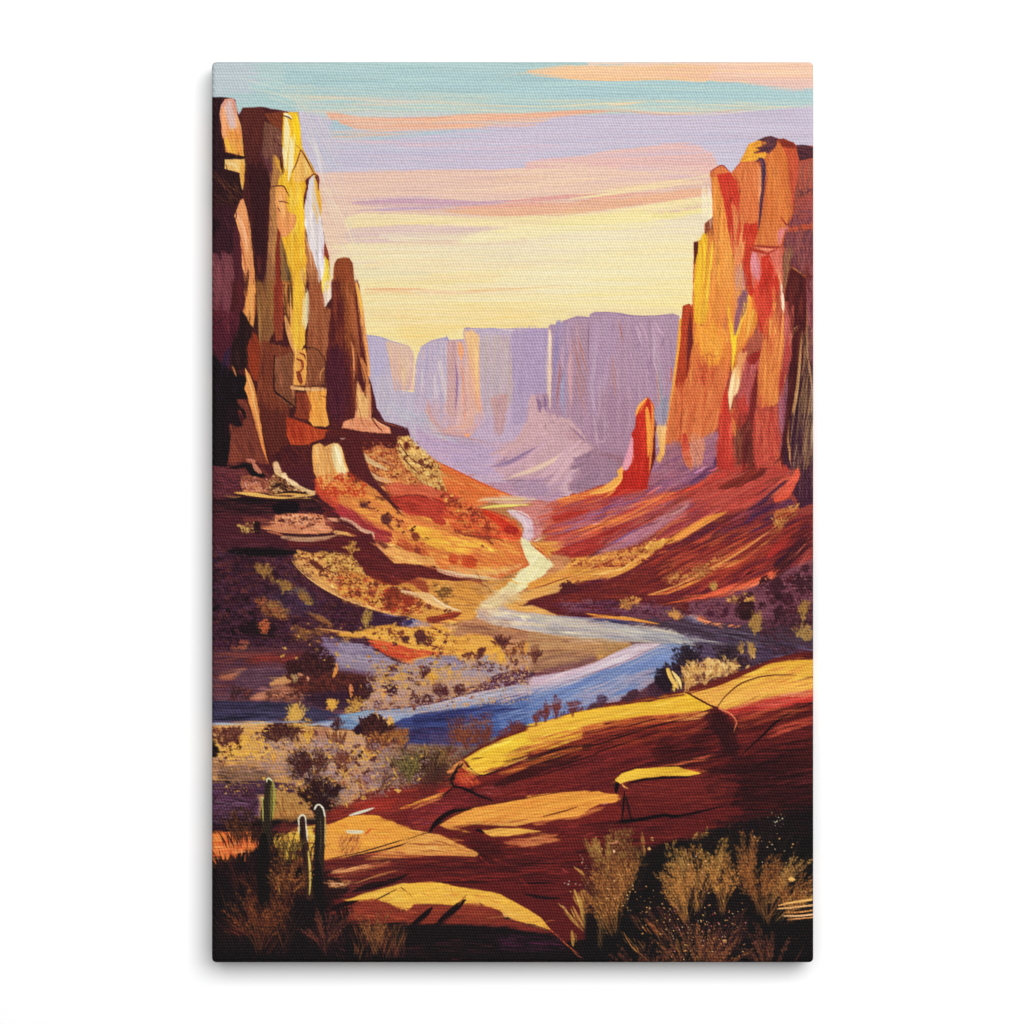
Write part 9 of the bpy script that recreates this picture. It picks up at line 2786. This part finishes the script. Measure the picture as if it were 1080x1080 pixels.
s d8d0ac 18 718,378 760,380 796,380 a=1 d=.1 e=.7 z=.7
s c8502c 9 808,395 830,375 848,360 a=.9
h 7c4440/94503c/5c3034 60 3.5 60 -62 680,400 800,395 780,500 660,510 a=.7 j=20
# saguaros: solid ribbed columns with a lit rim
s 33271f 50 311,128 309,200 305,300 300,420 290,560 a=1 d=0 e=.7 z=.9
s 2c241c 30 303,140 302,300 296,500 a=.8
s 6c6c38 14 325,140 325,230 320,330 a=.9 d=.1 e=.5
s 1a1415 62 285,400 285,560 288,740 a=1 d=0 e=.5 z=.9
l 5c5030 3 312,160 310,300 a=.7
l 4c4028 3 300,170 298,330 a=.6
s 34281e 24 285,225 284,300 288,390 a=1 d=0 e=.7
s dce0b8 6 301,122 304,106 316,104 328,116 a=1 d=0 e=.6 z=.8
s a0a04a 9 330,116 342,160 340,230 332,310 a=1 d=0 e=.6 z=.3
s a8a85c 8 276,200 279,240 282,325 a=1 d=.05 e=.6 z=.4
s 3c2420 38 486,312 490,400 503,500 516,620 522,720 a=1 d=0 e=.7 z=.8
s 241618 14 482,340 488,440 502,560 a=.8
s dcd4b4 6 467,345 466,316 476,298 488,292 500,305 504,335 a=1 d=0 e=.7 z=.7
s e0d0b8 7 503,325 508,380 513,440 a=1 d=0
s d0bc5c 12 516,480 524,560 526,640 522,705 a=1 d=.05 e=.4 z=.3
s dcd4a8 9 468,345 468,370 464,392 a=.9
s 30251e 52 576,275 578,400 572,520 566,640 575,750 a=1 d=0 e=.8 z=.9
s 201819 24 562,300 562,420 558,560 a=.9
s 181214 52 562,540 565,640 580,770 a=.9 d=0 e=.5 z=.8
l 6c5c3c 4 580,300 582,420 576,500 a=.7
l 5c4c34 3 566,300 568,420 a=.6
s e4e0c8 7 549,264 560,243 575,240 592,258 602,300 a=1 d=0 e=.6 z=.7
s b49c60 9 603,300 605,380 600,460 a=1 d=.05
s c8a850 6 540,480 536,535 a=.8
# grasses at the foot
r 34181c/5c3424/241416/7c4c30 22 150 150,420 s=40 l=8
r 6c6434/8c7c3c/3c2420/54381f 20 130 420,510 s=50 l=7
r 5c3024/7c4c2c/a8743c/3c1c1c 26 190 400,700 s=60 l=7 a=.8
r 5c2c22/743c28/9c5c34/34181a 34 300 260,980 s=42 l=7 a=.75
r 4c2426/6c302c/84503a 20 230 600,1000 s=46 l=7 a=.7
r 7c4c30/a07040/5c2c28 26 220 860,1010 s=34 l=7 a=.75
# ---------------- final accents: clumps on both banks
B 220 640 4.909
t 0 4
r 2c1418/3c1c20/54282a 22 120 560,370 s=50 l=13
r 34181c/4c2426 12 70 440,350 s=45 l=12
r 34181c/54282a/44201f 14 80 790,500 s=34 l=12
r 3c1c20/5c302c 16 90 350,700 s=55 l=13
r 34181c/5c302c 12 70 430,690 s=40 l=12
r 3c1c20/2c1418/5c302c 20 110 865,680 s=55 l=14
r 5c2c2c/3c2024 8 60 670,640 s=40 l=10
r 4c2428/6c3834 12 90 70,720 s=60 l=12
r 4c2428/74443a 10 70 130,690 s=50 l=12
r 3c1c1e/54282a 18 130 480,880 s=40 l=12
r 3c1c1e/54282a/6c3c30 8 120 560,870 s=20 n=14 l=9
r 24121a/34181c/44201f 26 130 590,1010 s=60 l=13
r 5c2c2c/84483c 8 70 680,820 s=50 l=12
r c8a048/b89044/dcb458 14 110 450,620 s=30 l=12
r d8a840/b88840 8 80 510,710 s=30 l=12
r d8a840/c09040 7 60 640,540 s=24 l=11
r d0a044/a87c3c 8 70 760,540 s=40 l=11
r b07c3c/8c5434/5c302c 12 90 900,720 s=40 l=12
r a07438/8c5434 8 80 1000,730 s=30 l=12
r 5c5034/8c8440/3c2420/6c6438 26 150 1040,900 s=40 l=10 a=.8
r e0ac48/c08840 6 60 340,810 s=30 l=10
r e0b048/c89040 8 60 820,800 s=50 l=12
r c89c48/a87c3c/dcb050 7 70 700,900 s=30 l=10
d 5c2c30/3c2024 30 20 590,730 960,760 960,920 640,900
d 4c2430/5c2c34 24 20 700,270 1080,310 1080,460 820,480
# bank right of the trees and on the violet flat
B 440 640 4.909
r 5c2c34/4c2028/743c38 12 70 435,215 s=50 l=13
r 6c3434/542830 9 70 610,290 s=26 l=12
r e0ac40/c89038 8 80 440,300 s=24 l=12
r dca83c/b88438 7 60 80,400 s=24 l=12
r 5c2c34/4c2028 9 50 120,470 s=50 l=12
r 5c2c34/4c2028 8 50 215,460 s=40 l=11
r 4c2028/5c2c34 8 46 30,370 s=50 l=11
r 743834/643030/8c5038 20 130 260,740 s=40 l=11 a=.85
r 743834/643030 14 110 350,720 s=24 l=10 a=.85
r 6c3434/5c2c34 9 60 510,650 s=50 l=11
r 6c3038/743434 9 110 718,580 s=12 l=10
r 6c3038/743434 8 90 662,600 s=14 l=10
r 6c3038/743434 8 80 805,570 s=18 l=10
r 6c3038/743434 6 70 615,620 s=18 l=9
r 5c3040/4c2838 7 46 955,520 s=40 l=11
B 640 470 4.909
d 3c1a24/4c1c2c 24 30 660,690 1060,640 1060,860 700,880
r 341a1e/4c2428 10 70 715,895 s=50 l=13
r 3c1a24/54283a 9 60 880,770 s=55 l=13
r 3c1a24/54283a 8 50 930,820 s=55 l=12
r 3c1a24/54283a 8 50 1010,740 s=55 l=12
r a07c44/8c6c3c 9 90 770,960 s=16 l=12
r a07c44/8c6c3c 8 90 1018,900 s=18 l=12
r 8c6c40/a08450 8 70 1020,1000 s=50 l=12
r c89450/b07c44 7 50 350,900 s=40 l=10
r b08444/8c5c3c 7 50 110,840 s=50 l=11
r a87840/8c5038 10 70 480,690 s=60 l=11
r a87840/c08c48 8 60 900,430 s=40 l=11
q 3c1a24 868,770 885,758 905,766 908,790 885,802 868,792 f=1.2
q 34181e 690,870 715,850 745,862 748,895 712,905 688,895 f=1.2
B 220 480 4.909
d 7c3430/5c2828 16 18 760,200 1080,350 1070,480 900,330
r 9c7840/7c5c38 9 70 290,640 s=40 l=12
r 9c7840/7c5c38 8 70 380,720 s=40 l=12
r 94703c/7c5434 8 80 520,770 s=30 n=-20 l=11
r 9c6040/7c5038 9 70 370,850 s=40 l=12
r b0603c/8c4c38 5 50 290,920 s=14 l=11
r a88c48/8c6c3c 6 80 815,900 s=8 l=11
r c89c48/a07c40 8 60 740,510 s=50 l=11
r 8c5c3c/745034 8 70 490,950 s=50 l=11
# warm terraces left of the bend
l 6c2c28 5 200,1030 300,1000 420,1010 a=.5
# ---------------- final accents: water
B 440 640 4.909
t -10 3
h c4bcc8/b0a8c0/d0c4c8/a0a0c0 60 5 170 -13 20,535 420,440 860,345 1090,240 1090,290 640,420 320,480 a=.5 j=3
h 7c94c8/98acd0/8c9cc4 50 5 150 -12 640,470 1090,350 1090,470 700,560 a=.45 j=4
h 24265c/2c2c60/3c3070 50 6 120 -3 20,590 420,500 560,520 300,600 140,650 a=.5 j=5
B 560 620 3.6
h d8ccd0/c4b8c4/e0d4d0 30 5 110 -22 60,355 240,300 400,225 480,218 330,285 100,350 a=.5 j=4
h b8b0a8/a8a4a8/ccc4b0/8c8c98 60 4 140 8 260,130 620,190 700,205 560,210 400,195 a=.55 j=5
# the pale twin boulders, whole
B 220 300 4.909
t 84 4
p 5a2026 680,800 760,800 790,900 830,1000 760,1030 700,980 f=2 a=.8
p d8a45c>dc9c50 540,838 552,828 578,826 600,842 625,832 650,822 672,826 688,842 700,880 708,920 728,965 714,985 706,1010 660,1000 620,1030 590,1050 565,1015 545,970 538,900 f=.8
h e4bc7c/c08c4c/dcae6c/b07a48/ead09c 46 8 90 84 545,840 690,840 715,980 620,1030 555,980 a=.6
q e8d294 642,832 672,830 690,866 700,925 718,966 700,996 670,975 652,945 640,890 f=1.2
s f2e4b4 22 656,842 672,885 688,945 a=.85
l 8c5038 5 592,838 602,858 626,848
m e09040/c85830/b83c2c 0.4 2 570,1000 640,980 740,980 820,1040 800,1080 600,1080 f=3
# warm ground showing between the shrubs
B 620 830 4.5
h 34141a/44191c/2c1218/4c2020 90 4 70 -6 160,480 330,440 420,480 440,640 240,700 160,640 a=.5 j=20
h 34141a/3c1a1c/2c1218 60 4 70 -6 640,560 1040,480 1060,720 700,760 a=.45 j=20
r 8c5c34/a8743c/6c4028/c08c48/4c2c20 26 300 120,700 s=30 n=-16 l=8 a=.85
r 9c6c38/b88448/6c4028/4c2c20 16 240 170,560 s=20 n=6 l=8 a=.8
r 9c6c38/c08c48/70482c/a87840 22 280 470,640 s=26 n=-6 l=8 a=.85
r 9c6c38/c08c48/70482c 18 270 640,600 s=22 n=4 l=8 a=.85
r 84542f/a8743c/5c3424 18 300 820,600 s=26 n=-4 l=8 a=.8
r 84542f/b07c40/5c3424 16 260 960,640 s=28 n=8 l=8 a=.8
r 6c3830/84503a/4c2824/a06c3c 36 300 540,940 s=55 l=7 a=.75
r 6c3830/84503a/4c2824 20 260 860,900 s=45 l=7 a=.7
r 6c3830/84503a/4c2824 18 240 260,940 s=45 n=-8 l=7 a=.7
d e8c890/e0a860/d88c58/c87078 90 4.5 340,480 760,480 740,840 380,840 s=1
d e8c890/e0b068 40 5 60,380 330,420 300,620 40,600 s=1
s e0ac60 9 905,562 960,550 1060,535 a=1 d=.15 e=.3 z=1
s e4b070 7 900,578 970,572 1075,560 a=1 d=.2 e=.3 z=1
s e4b078 7 925,612 1000,612 1075,604 a=1 d=.25 e=.3 z=1
# last blends
B 0 0 1
k 150 3 24 89 226,284 300,284 340,290 372,288 374,316 226,316 v=.04 j=2 a=.75
k 110 3 24 91 738,306 857,306 857,324 738,324 v=.04 j=2 a=.75
B 560 620 3.6
h c87038/b85c30/d88c44/9c4428/c8803c 70 5 150 -12 0,600 160,545 330,508 560,482 660,470 600,500 300,545 100,600 0,640 a=.6 j=4
h 9c3c28/8c3426/a84c30/7c2a24 90 6 170 -11 0,640 200,560 500,500 700,470 660,540 300,620 0,690 a=.45 j=5
h d89048/e0a858/c87838 30 4 90 -12 620,480 690,462 640,500 480,510 a=.6
h a84834/b85c3c/8c3a2c 40 5 120 -10 760,500 900,455 1070,440 1070,470 900,510 800,540 a=.5
B 430 800 4.909
h c87c40/b86438/d89850/9c4830 50 6 120 -8 640,330 900,295 950,260 1040,235 1000,270 860,320 660,350 a=.5
B 220 640 4.909
h c8ccd0/a8b8c8/9cacc4 22 5 110 -2 20,600 220,596 420,600 560,606 560,616 300,606 20,612 a=.7 j=2
h 8c90b0/6c6c90 26 5 120 -2 200,580 540,590 600,600 300,600 a=.5 j=3
"""
paint(ART)

# ------------------------------------------------------------------ scene
PX = 0.6 / (X1 - X0)                 # metres per drawing unit: the canvas is 60 cm wide
CX, CY = (X0 + X1) / 2, (Y0 + Y1) / 2
DEPTH = 0.042                        # canvas stands this far off the wall
GAP = 0.004
RAD = 4.6                            # rounding of the folded edge, drawing units
ALB = 0.73                           # print pigment under this light
WEAVE_DARK, WEAVE_LIGHT, COTTON, SPEC, BUMP = 0.80, 0.18, 0.012, 0.06, 0.18
WORLD = 0.10
LAMPS = [                            # soft boxes: name, place, aim, width, height, power
    ('softbox_key', (1.75, -5.5, 1.75), (1.75, 0, 1.75), 3.4, 3.3, 340),
    ('softbox_left', (-1.1, -5.5, 1.75), (-1.1, 0, 1.75), 2.1, 3.3, 112),
    ('softbox_low', (0.6, -5.5, -0.9), (0.6, 0, -0.9), 5.0, 1.8, 64),
    ('rim_strip', (2.2, -0.4, 1.0), (0.2, -0.03, 0.1), 0.25, 0.9, 9),
]

scene = bpy.context.scene
col = scene.collection

def new_mat(name):
    m = bpy.data.materials.new(name); m.use_nodes = True
    nt = m.node_tree
    return m, nt, nt.nodes['Principled BSDF']

def to_linear(a):
    return np.where(a <= 0.04045, a / 12.92, ((a + 0.055) / 1.055) ** 2.4)

# colour grade of the print: pigment on cotton never reaches full black or chroma
SAT, GAIN = 0.96, 1.0
g = img @ np.array([.3, .59, .11], np.float32)
disp = np.clip((g[..., None] + (img - g[..., None]) * SAT) * GAIN, 0, 1)
disp = np.clip(disp + .055 * (disp - .45) * (1 - np.abs(2 * disp - 1) ** 2) * 4 * .6, 0, 1)
_w = np.clip((disp[..., 0] - disp[..., 2] - .05) / .25, 0, 1) * np.clip((.62 - g) / .3, 0, 1)   # reds and browns: warmer ink
disp[..., 2] *= 1 - .16 * _w; disp[..., 1] *= 1 + .05 * _w; disp[..., 0] *= 1 - .03 * _w
disp[..., 1] *= 1 - .055 * np.clip((disp[..., 1] - disp[..., 2] - .08) / .1, 0, 1) * np.clip((.60 - g) / .2, 0, 1)    # olives to gold
_d = np.clip((.30 - g) / .12, 0, 1) * np.clip((disp[..., 2] - disp[..., 0] * .7) / .06, 0, 1)
disp[..., 2] *= 1 - .10 * _d
_b = np.clip((disp[..., 2] - disp[..., 0]) / .15, 0, 1)[..., None] * .16                       # blues: greyer ink
_y = np.clip((disp[..., 0] - disp[..., 2] - .10) / .2, 0, 1) * np.clip((disp[..., 1] - disp[..., 2]) / .12, 0, 1)   # yellows lean to gold, pale ones to cream
disp[..., 1] *= 1 - .035 * _y * np.clip((.80 - g) / .15, 0, 1)
disp[..., 0] *= 1 + .02 * _y
disp[..., 2] += .02 * _y * np.clip((g - .72) / .12, 0, 1)
_p = (np.clip((disp[..., 2] - disp[..., 1]) / .1, 0, 1) * np.clip((disp[..., 0] - .45) / .15, 0, 1))    # lilacs lean to rose grey
disp[..., 2] *= 1 - .035 * _p; disp[..., 0] *= 1 + .01 * _p
disp = disp * (1 - _b) + (disp @ np.array([.35, .5, .15]))[..., None] * _b
alb = np.clip(to_linear(disp) * ALB, 0, .9).astype(np.float32)

# --- canvas mesh: face grid plus the wrapped sides
a = R_mm = RAD
gx = X0 + np.arange(W) / K; gy = Y0 + np.arange(H) / K
gx[-1] = X1; gy[-1] = Y1
xx, yy = np.meshgrid(gx, gy)
hx, hy = (X1 - X0) / 2, (Y1 - Y0) / 2
ux, uy = xx - CX, yy - CY
qx = np.clip(np.abs(ux) - (hx - a), 0, a) / a
qy = np.clip(np.abs(uy) - (hy - a), 0, a) / a
dx_ = qx * np.sqrt(1 - qy ** 2 / 2); dy_ = qy * np.sqrt(1 - qx ** 2 / 2)
rr = np.clip(np.sqrt(dx_ ** 2 + dy_ ** 2), 0, 1)
px = np.sign(ux) * (np.minimum(np.abs(ux), hx - a) + np.sin(np.minimum(rr, 1) * math.pi / 2) * a * np.where(rr > 0, dx_ / np.maximum(rr, 1e-6), 0))
py = np.sign(uy) * (np.minimum(np.abs(uy), hy - a) + np.sin(np.minimum(rr, 1) * math.pi / 2) * a * np.where(rr > 0, dy_ / np.maximum(rr, 1e-6), 0))
dep = a * (1 - np.cos(rr * math.pi / 2))
# cloth between the bars sags by a hair and is never perfectly flat
sag = 0.6 * (1 - (ux / hx) ** 2) * (1 - (uy / hy) ** 2) + 0.05 * field(60, 90)
dep = dep + sag * (rr <= 0)
front = np.stack([px * PX, dep * PX, -py * PX], -1).reshape(-1, 3)
idx = np.arange(H * W).reshape(H, W)
loop = np.concatenate([idx[0, :-1], idx[:-1, -1], idx[-1, :0:-1], idx[:0:-1, 0]])
inw = np.concatenate([np.full(W - 1, 0), np.full(H - 1, 1), np.full(W - 1, 2), np.full(H - 1, 3)])
verts = [front]; cols = [alb.reshape(-1, 3)]
nring = 12; L = len(loop)
ly, lx = loop // W, loop % W
for k in range(1, nring + 1):
    d = a + (DEPTH / PX - a) * k / nring
    v = front[loop].copy(); v[:, 1] = d * PX
    s_ = int(round(d * K * .9))
    my = np.clip(ly + np.where(inw == 0, s_, 0) - np.where(inw == 2, s_, 0), 0, H - 1)
    mx = np.clip(lx + np.where(inw == 3, s_, 0) - np.where(inw == 1, s_, 0), 0, W - 1)
    verts.append(v); cols.append(alb[my, mx])
verts = np.concatenate(verts).astype(np.float32); cols = np.concatenate(cols)
quads = np.stack([idx[:-1, :-1], idx[1:, :-1], idx[1:, 1:], idx[:-1, 1:]], -1).reshape(-1, 4)
rings = [loop] + [H * W + k * L + np.arange(L) for k in range(nring)]
side = []
for A, B in zip(rings[:-1], rings[1:]):
    side.append(np.stack([A, np.roll(A, -1), np.roll(B, -1), B], -1))
faces = np.concatenate([quads] + side).astype(np.int32)

root = bpy.data.objects.new('canvas_print', None); col.objects.link(root)
root.location = (0, -DEPTH - GAP, 0)
root['label'] = 'unframed portrait canvas print of a desert canyon at sunset, hanging on the white wall'
root['category'] = 'canvas print'

me = bpy.data.meshes.new('printed_canvas')
me.vertices.add(len(verts)); me.vertices.foreach_set('co', verts.ravel())
me.loops.add(faces.size); me.loops.foreach_set('vertex_index', faces.ravel())
me.polygons.add(len(faces)); me.polygons.foreach_set('loop_start', np.arange(0, faces.size, 4, dtype=np.int32))
me.polygons.foreach_set('loop_total', np.full(len(faces), 4, np.int32))
me.polygons.foreach_set('use_smooth', np.ones(len(faces), bool))
me.update(calc_edges=True); me.validate()
at = me.color_attributes.new('print', 'FLOAT_COLOR', 'POINT')
at.data.foreach_set('color', np.concatenate([cols, np.ones((len(cols), 1), np.float32)], 1).astype(np.float32).ravel())
canvas = bpy.data.objects.new('printed_canvas', me); col.objects.link(canvas); canvas.parent = root

# --- canvas material: printed pigment over a plain weave
m, nt, bs = new_mat('printed_cotton')
N = nt.nodes; LK = nt.links
def math_n(op, a_, b_=None, c_=None):
    n = N.new('ShaderNodeMath'); n.operation = op
    for i, v in enumerate((a_, b_, c_)):
        if v is None: continue
        if isinstance(v, (int, float)): n.inputs[i].default_value = v
        else: LK.new(v, n.inputs[i])
    return n.outputs[0]
att = N.new('ShaderNodeAttribute'); att.attribute_name = 'print'
tc = N.new('ShaderNodeTexCoord')
wob = N.new('ShaderNodeTexNoise'); wob.inputs['Scale'].default_value = 22; wob.inputs['Detail'].default_value = 3
LK.new(tc.outputs['Object'], wob.inputs['Vector'])
sep = N.new('ShaderNodeSeparateXYZ'); LK.new(tc.outputs['Object'], sep.inputs[0])
THREAD = 3.08 * PX
TH2 = 3.0 * PX
wv = math_n('MULTIPLY', math_n('SUBTRACT', wob.outputs['Fac'], 0.5), 1.6)
u = math_n('ADD', math_n('DIVIDE', math_n('ADD', sep.outputs['X'], sep.outputs['Y']), TH2), wv)
v = math_n('ADD', math_n('DIVIDE', math_n('ADD', sep.outputs['Z'], math_n('MULTIPLY', sep.outputs['X'], 0.012)), THREAD), wv)
u = math_n('ADD', u, math_n('MULTIPLY', v, 0.36))      # the weave is pulled a little askew
su = math_n('SINE', math_n('MULTIPLY', u, 2 * math.pi)); sv = math_n('SINE', math_n('MULTIPLY', v, 2 * math.pi))
# height: weft ridges broken by the warp
ridge = math_n('MULTIPLY', sv, 0.38)
cross = math_n('MULTIPLY', su, 0.42)
slub = N.new('ShaderNodeTexNoise'); slub.inputs['Scale'].default_value = 420; slub.inputs['Detail'].default_value = 2
mp = N.new('ShaderNodeMapping'); mp.inputs['Scale'].default_value = (0.55, 1, 1.3)
LK.new(tc.outputs['Object'], mp.inputs['Vector']); LK.new(mp.outputs[0], slub.inputs['Vector'])
sl = math_n('MULTIPLY', math_n('SUBTRACT', slub.outputs['Fac'], 0.5), 1.5)
height = math_n('ADD', math_n('ADD', ridge, cross), sl)
# weave shade put into the ink colour: hollows darker, crowns show a trace of cotton
hn = math_n('MULTIPLY', math_n('ADD', height, 1.0), 0.5)
hc = N.new('ShaderNodeClamp'); LK.new(hn, hc.inputs[0])
lum = N.new('ShaderNodeRGBToBW'); LK.new(att.outputs['Color'], lum.inputs[0])
ls = math_n('MINIMUM', math_n('MULTIPLY', math_n('POWER', lum.outputs[0], 0.45), 1.35), 1.0)
wa = math_n('ADD', WEAVE_DARK, math_n('MULTIPLY', ls, WEAVE_LIGHT - WEAVE_DARK))       # painted weave shade, stronger on dark ink
fac = math_n('ADD', 1.0, math_n('MULTIPLY', wa, math_n('SUBTRACT', math_n('MULTIPLY', hc.outputs[0], 2), 1)))
mul = N.new('ShaderNodeVectorMath'); mul.operation = 'SCALE'
LK.new(att.outputs['Color'], mul.inputs[0]); LK.new(fac, mul.inputs['Scale'])
add = N.new('ShaderNodeVectorMath'); add.operation = 'ADD'
crown = math_n('MULTIPLY', math_n('MAXIMUM', math_n('SUBTRACT', hc.outputs[0], 0.55), 0), COTTON)
cmb = N.new('ShaderNodeCombineXYZ')
for i in range(3): LK.new(crown, cmb.inputs[i])
LK.new(mul.outputs[0], add.inputs[0]); LK.new(cmb.outputs[0], add.inputs[1])
LK.new(add.outputs[0], bs.inputs['Base Color'])
bs.inputs['Roughness'].default_value = 0.72
bs.inputs['Specular IOR Level'].default_value = SPEC
bump = N.new('ShaderNodeBump'); bump.inputs['Strength'].default_value = BUMP; bump.inputs['Distance'].default_value = 0.0004
LK.new(height, bump.inputs['Height']); LK.new(bump.outputs[0], bs.inputs['Normal'])
me.materials.append(m)

# --- stretcher bars behind the cloth
wood, wnt, wb = new_mat('pine_wood')
wn = wnt.nodes.new('ShaderNodeTexNoise'); wn.inputs['Scale'].default_value = 30
wr = wnt.nodes.new('ShaderNodeValToRGB'); wr.color_ramp.elements[0].color = (.42, .27, .15, 1); wr.color_ramp.elements[1].color = (.58, .42, .26, 1)
wnt.links.new(wn.outputs['Fac'], wr.inputs[0]); wnt.links.new(wr.outputs[0], wb.inputs['Base Color'])
def bar(x0, x1, z0, z1):
    y0, y1 = 0.012, DEPTH - 0.0005
    vs = [(x, y, z) for x in (x0, x1) for y in (y0, y1) for z in (z0, z1)]
    fs = [(0, 1, 3, 2), (4, 6, 7, 5), (0, 4, 5, 1), (2, 3, 7, 6), (0, 2, 6, 4), (1, 5, 7, 3)]
    b = bpy.data.meshes.new('stretcher_bar'); b.from_pydata(vs, [], fs); b.update(); b.materials.append(wood)
    o = bpy.data.objects.new('stretcher_bar', b); col.objects.link(o); o.parent = root
EX, EZ, BW = hx * PX - 0.0015, hy * PX - 0.0015, 0.038
bar(-EX, -EX + BW, -EZ, EZ); bar(EX - BW, EX, -EZ, EZ)
bar(-EX + BW + .0005, EX - BW - .0005, EZ - BW, EZ); bar(-EX + BW + .0005, EX - BW - .0005, -EZ, -EZ + BW)

# --- wall
wall_m, nt2, b2 = new_mat('white_wall_paint')
n1 = nt2.nodes.new('ShaderNodeTexNoise'); n1.inputs['Scale'].default_value = 160; n1.inputs['Detail'].default_value = 4
bp = nt2.nodes.new('ShaderNodeBump'); bp.inputs['Strength'].default_value = 0.03; bp.inputs['Distance'].default_value = 0.001
nt2.links.new(n1.outputs['Fac'], bp.inputs['Height']); nt2.links.new(bp.outputs[0], b2.inputs['Normal'])
b2.inputs['Base Color'].default_value = (0.86, 0.86, 0.862, 1); b2.inputs['Roughness'].default_value = 0.8
b2.inputs['Specular IOR Level'].default_value = 0.2
wm = bpy.data.meshes.new('wall')
wm.from_pydata([(-4, 0, -3), (4, 0, -3), (4, 0, 3), (-4, 0, 3)], [], [(0, 1, 2, 3)]); wm.update(); wm.materials.append(wall_m)
wall = bpy.data.objects.new('wall', wm); col.objects.link(wall); wall['kind'] = 'structure'

# --- light
def area(name, loc, target, sx, sy, power, color=(1, 1, 1)):
    from mathutils import Vector
    l = bpy.data.lights.new(name, 'AREA'); l.shape = 'RECTANGLE'; l.size = sx; l.size_y = sy; l.energy = power; l.color = color
    o = bpy.data.objects.new(name, l); col.objects.link(o); o.location = loc
    d = Vector(target) - Vector(loc); o.rotation_euler = d.to_track_quat('-Z', 'Y').to_euler()
for spec in LAMPS: area(*spec)
w = bpy.data.worlds.new('World'); scene.world = w; w.use_nodes = True
w.node_tree.nodes['Background'].inputs[0].default_value = (1, 1, 1, 1)
w.node_tree.nodes['Background'].inputs[1].default_value = WORLD

# --- camera: 1080 drawing units across the picture
cam = bpy.data.cameras.new('camera'); co = bpy.data.objects.new('camera', cam); col.objects.link(co)
DIST = 4.0
cam.sensor_width = 36; cam.lens = 36 * (DIST - DEPTH - GAP) / (1080 * PX)
co.location = ((540 - CX) * PX, -DIST, (CY - 540) * PX); co.rotation_euler = (math.pi / 2, 0, 0)
cam.clip_end = 50
scene.camera = co
vs_ = scene.view_settings
vs_.view_transform = 'Standard'; vs_.look = 'None'; vs_.exposure = 0; vs_.gamma = 1; vs_.use_curve_mapping = False
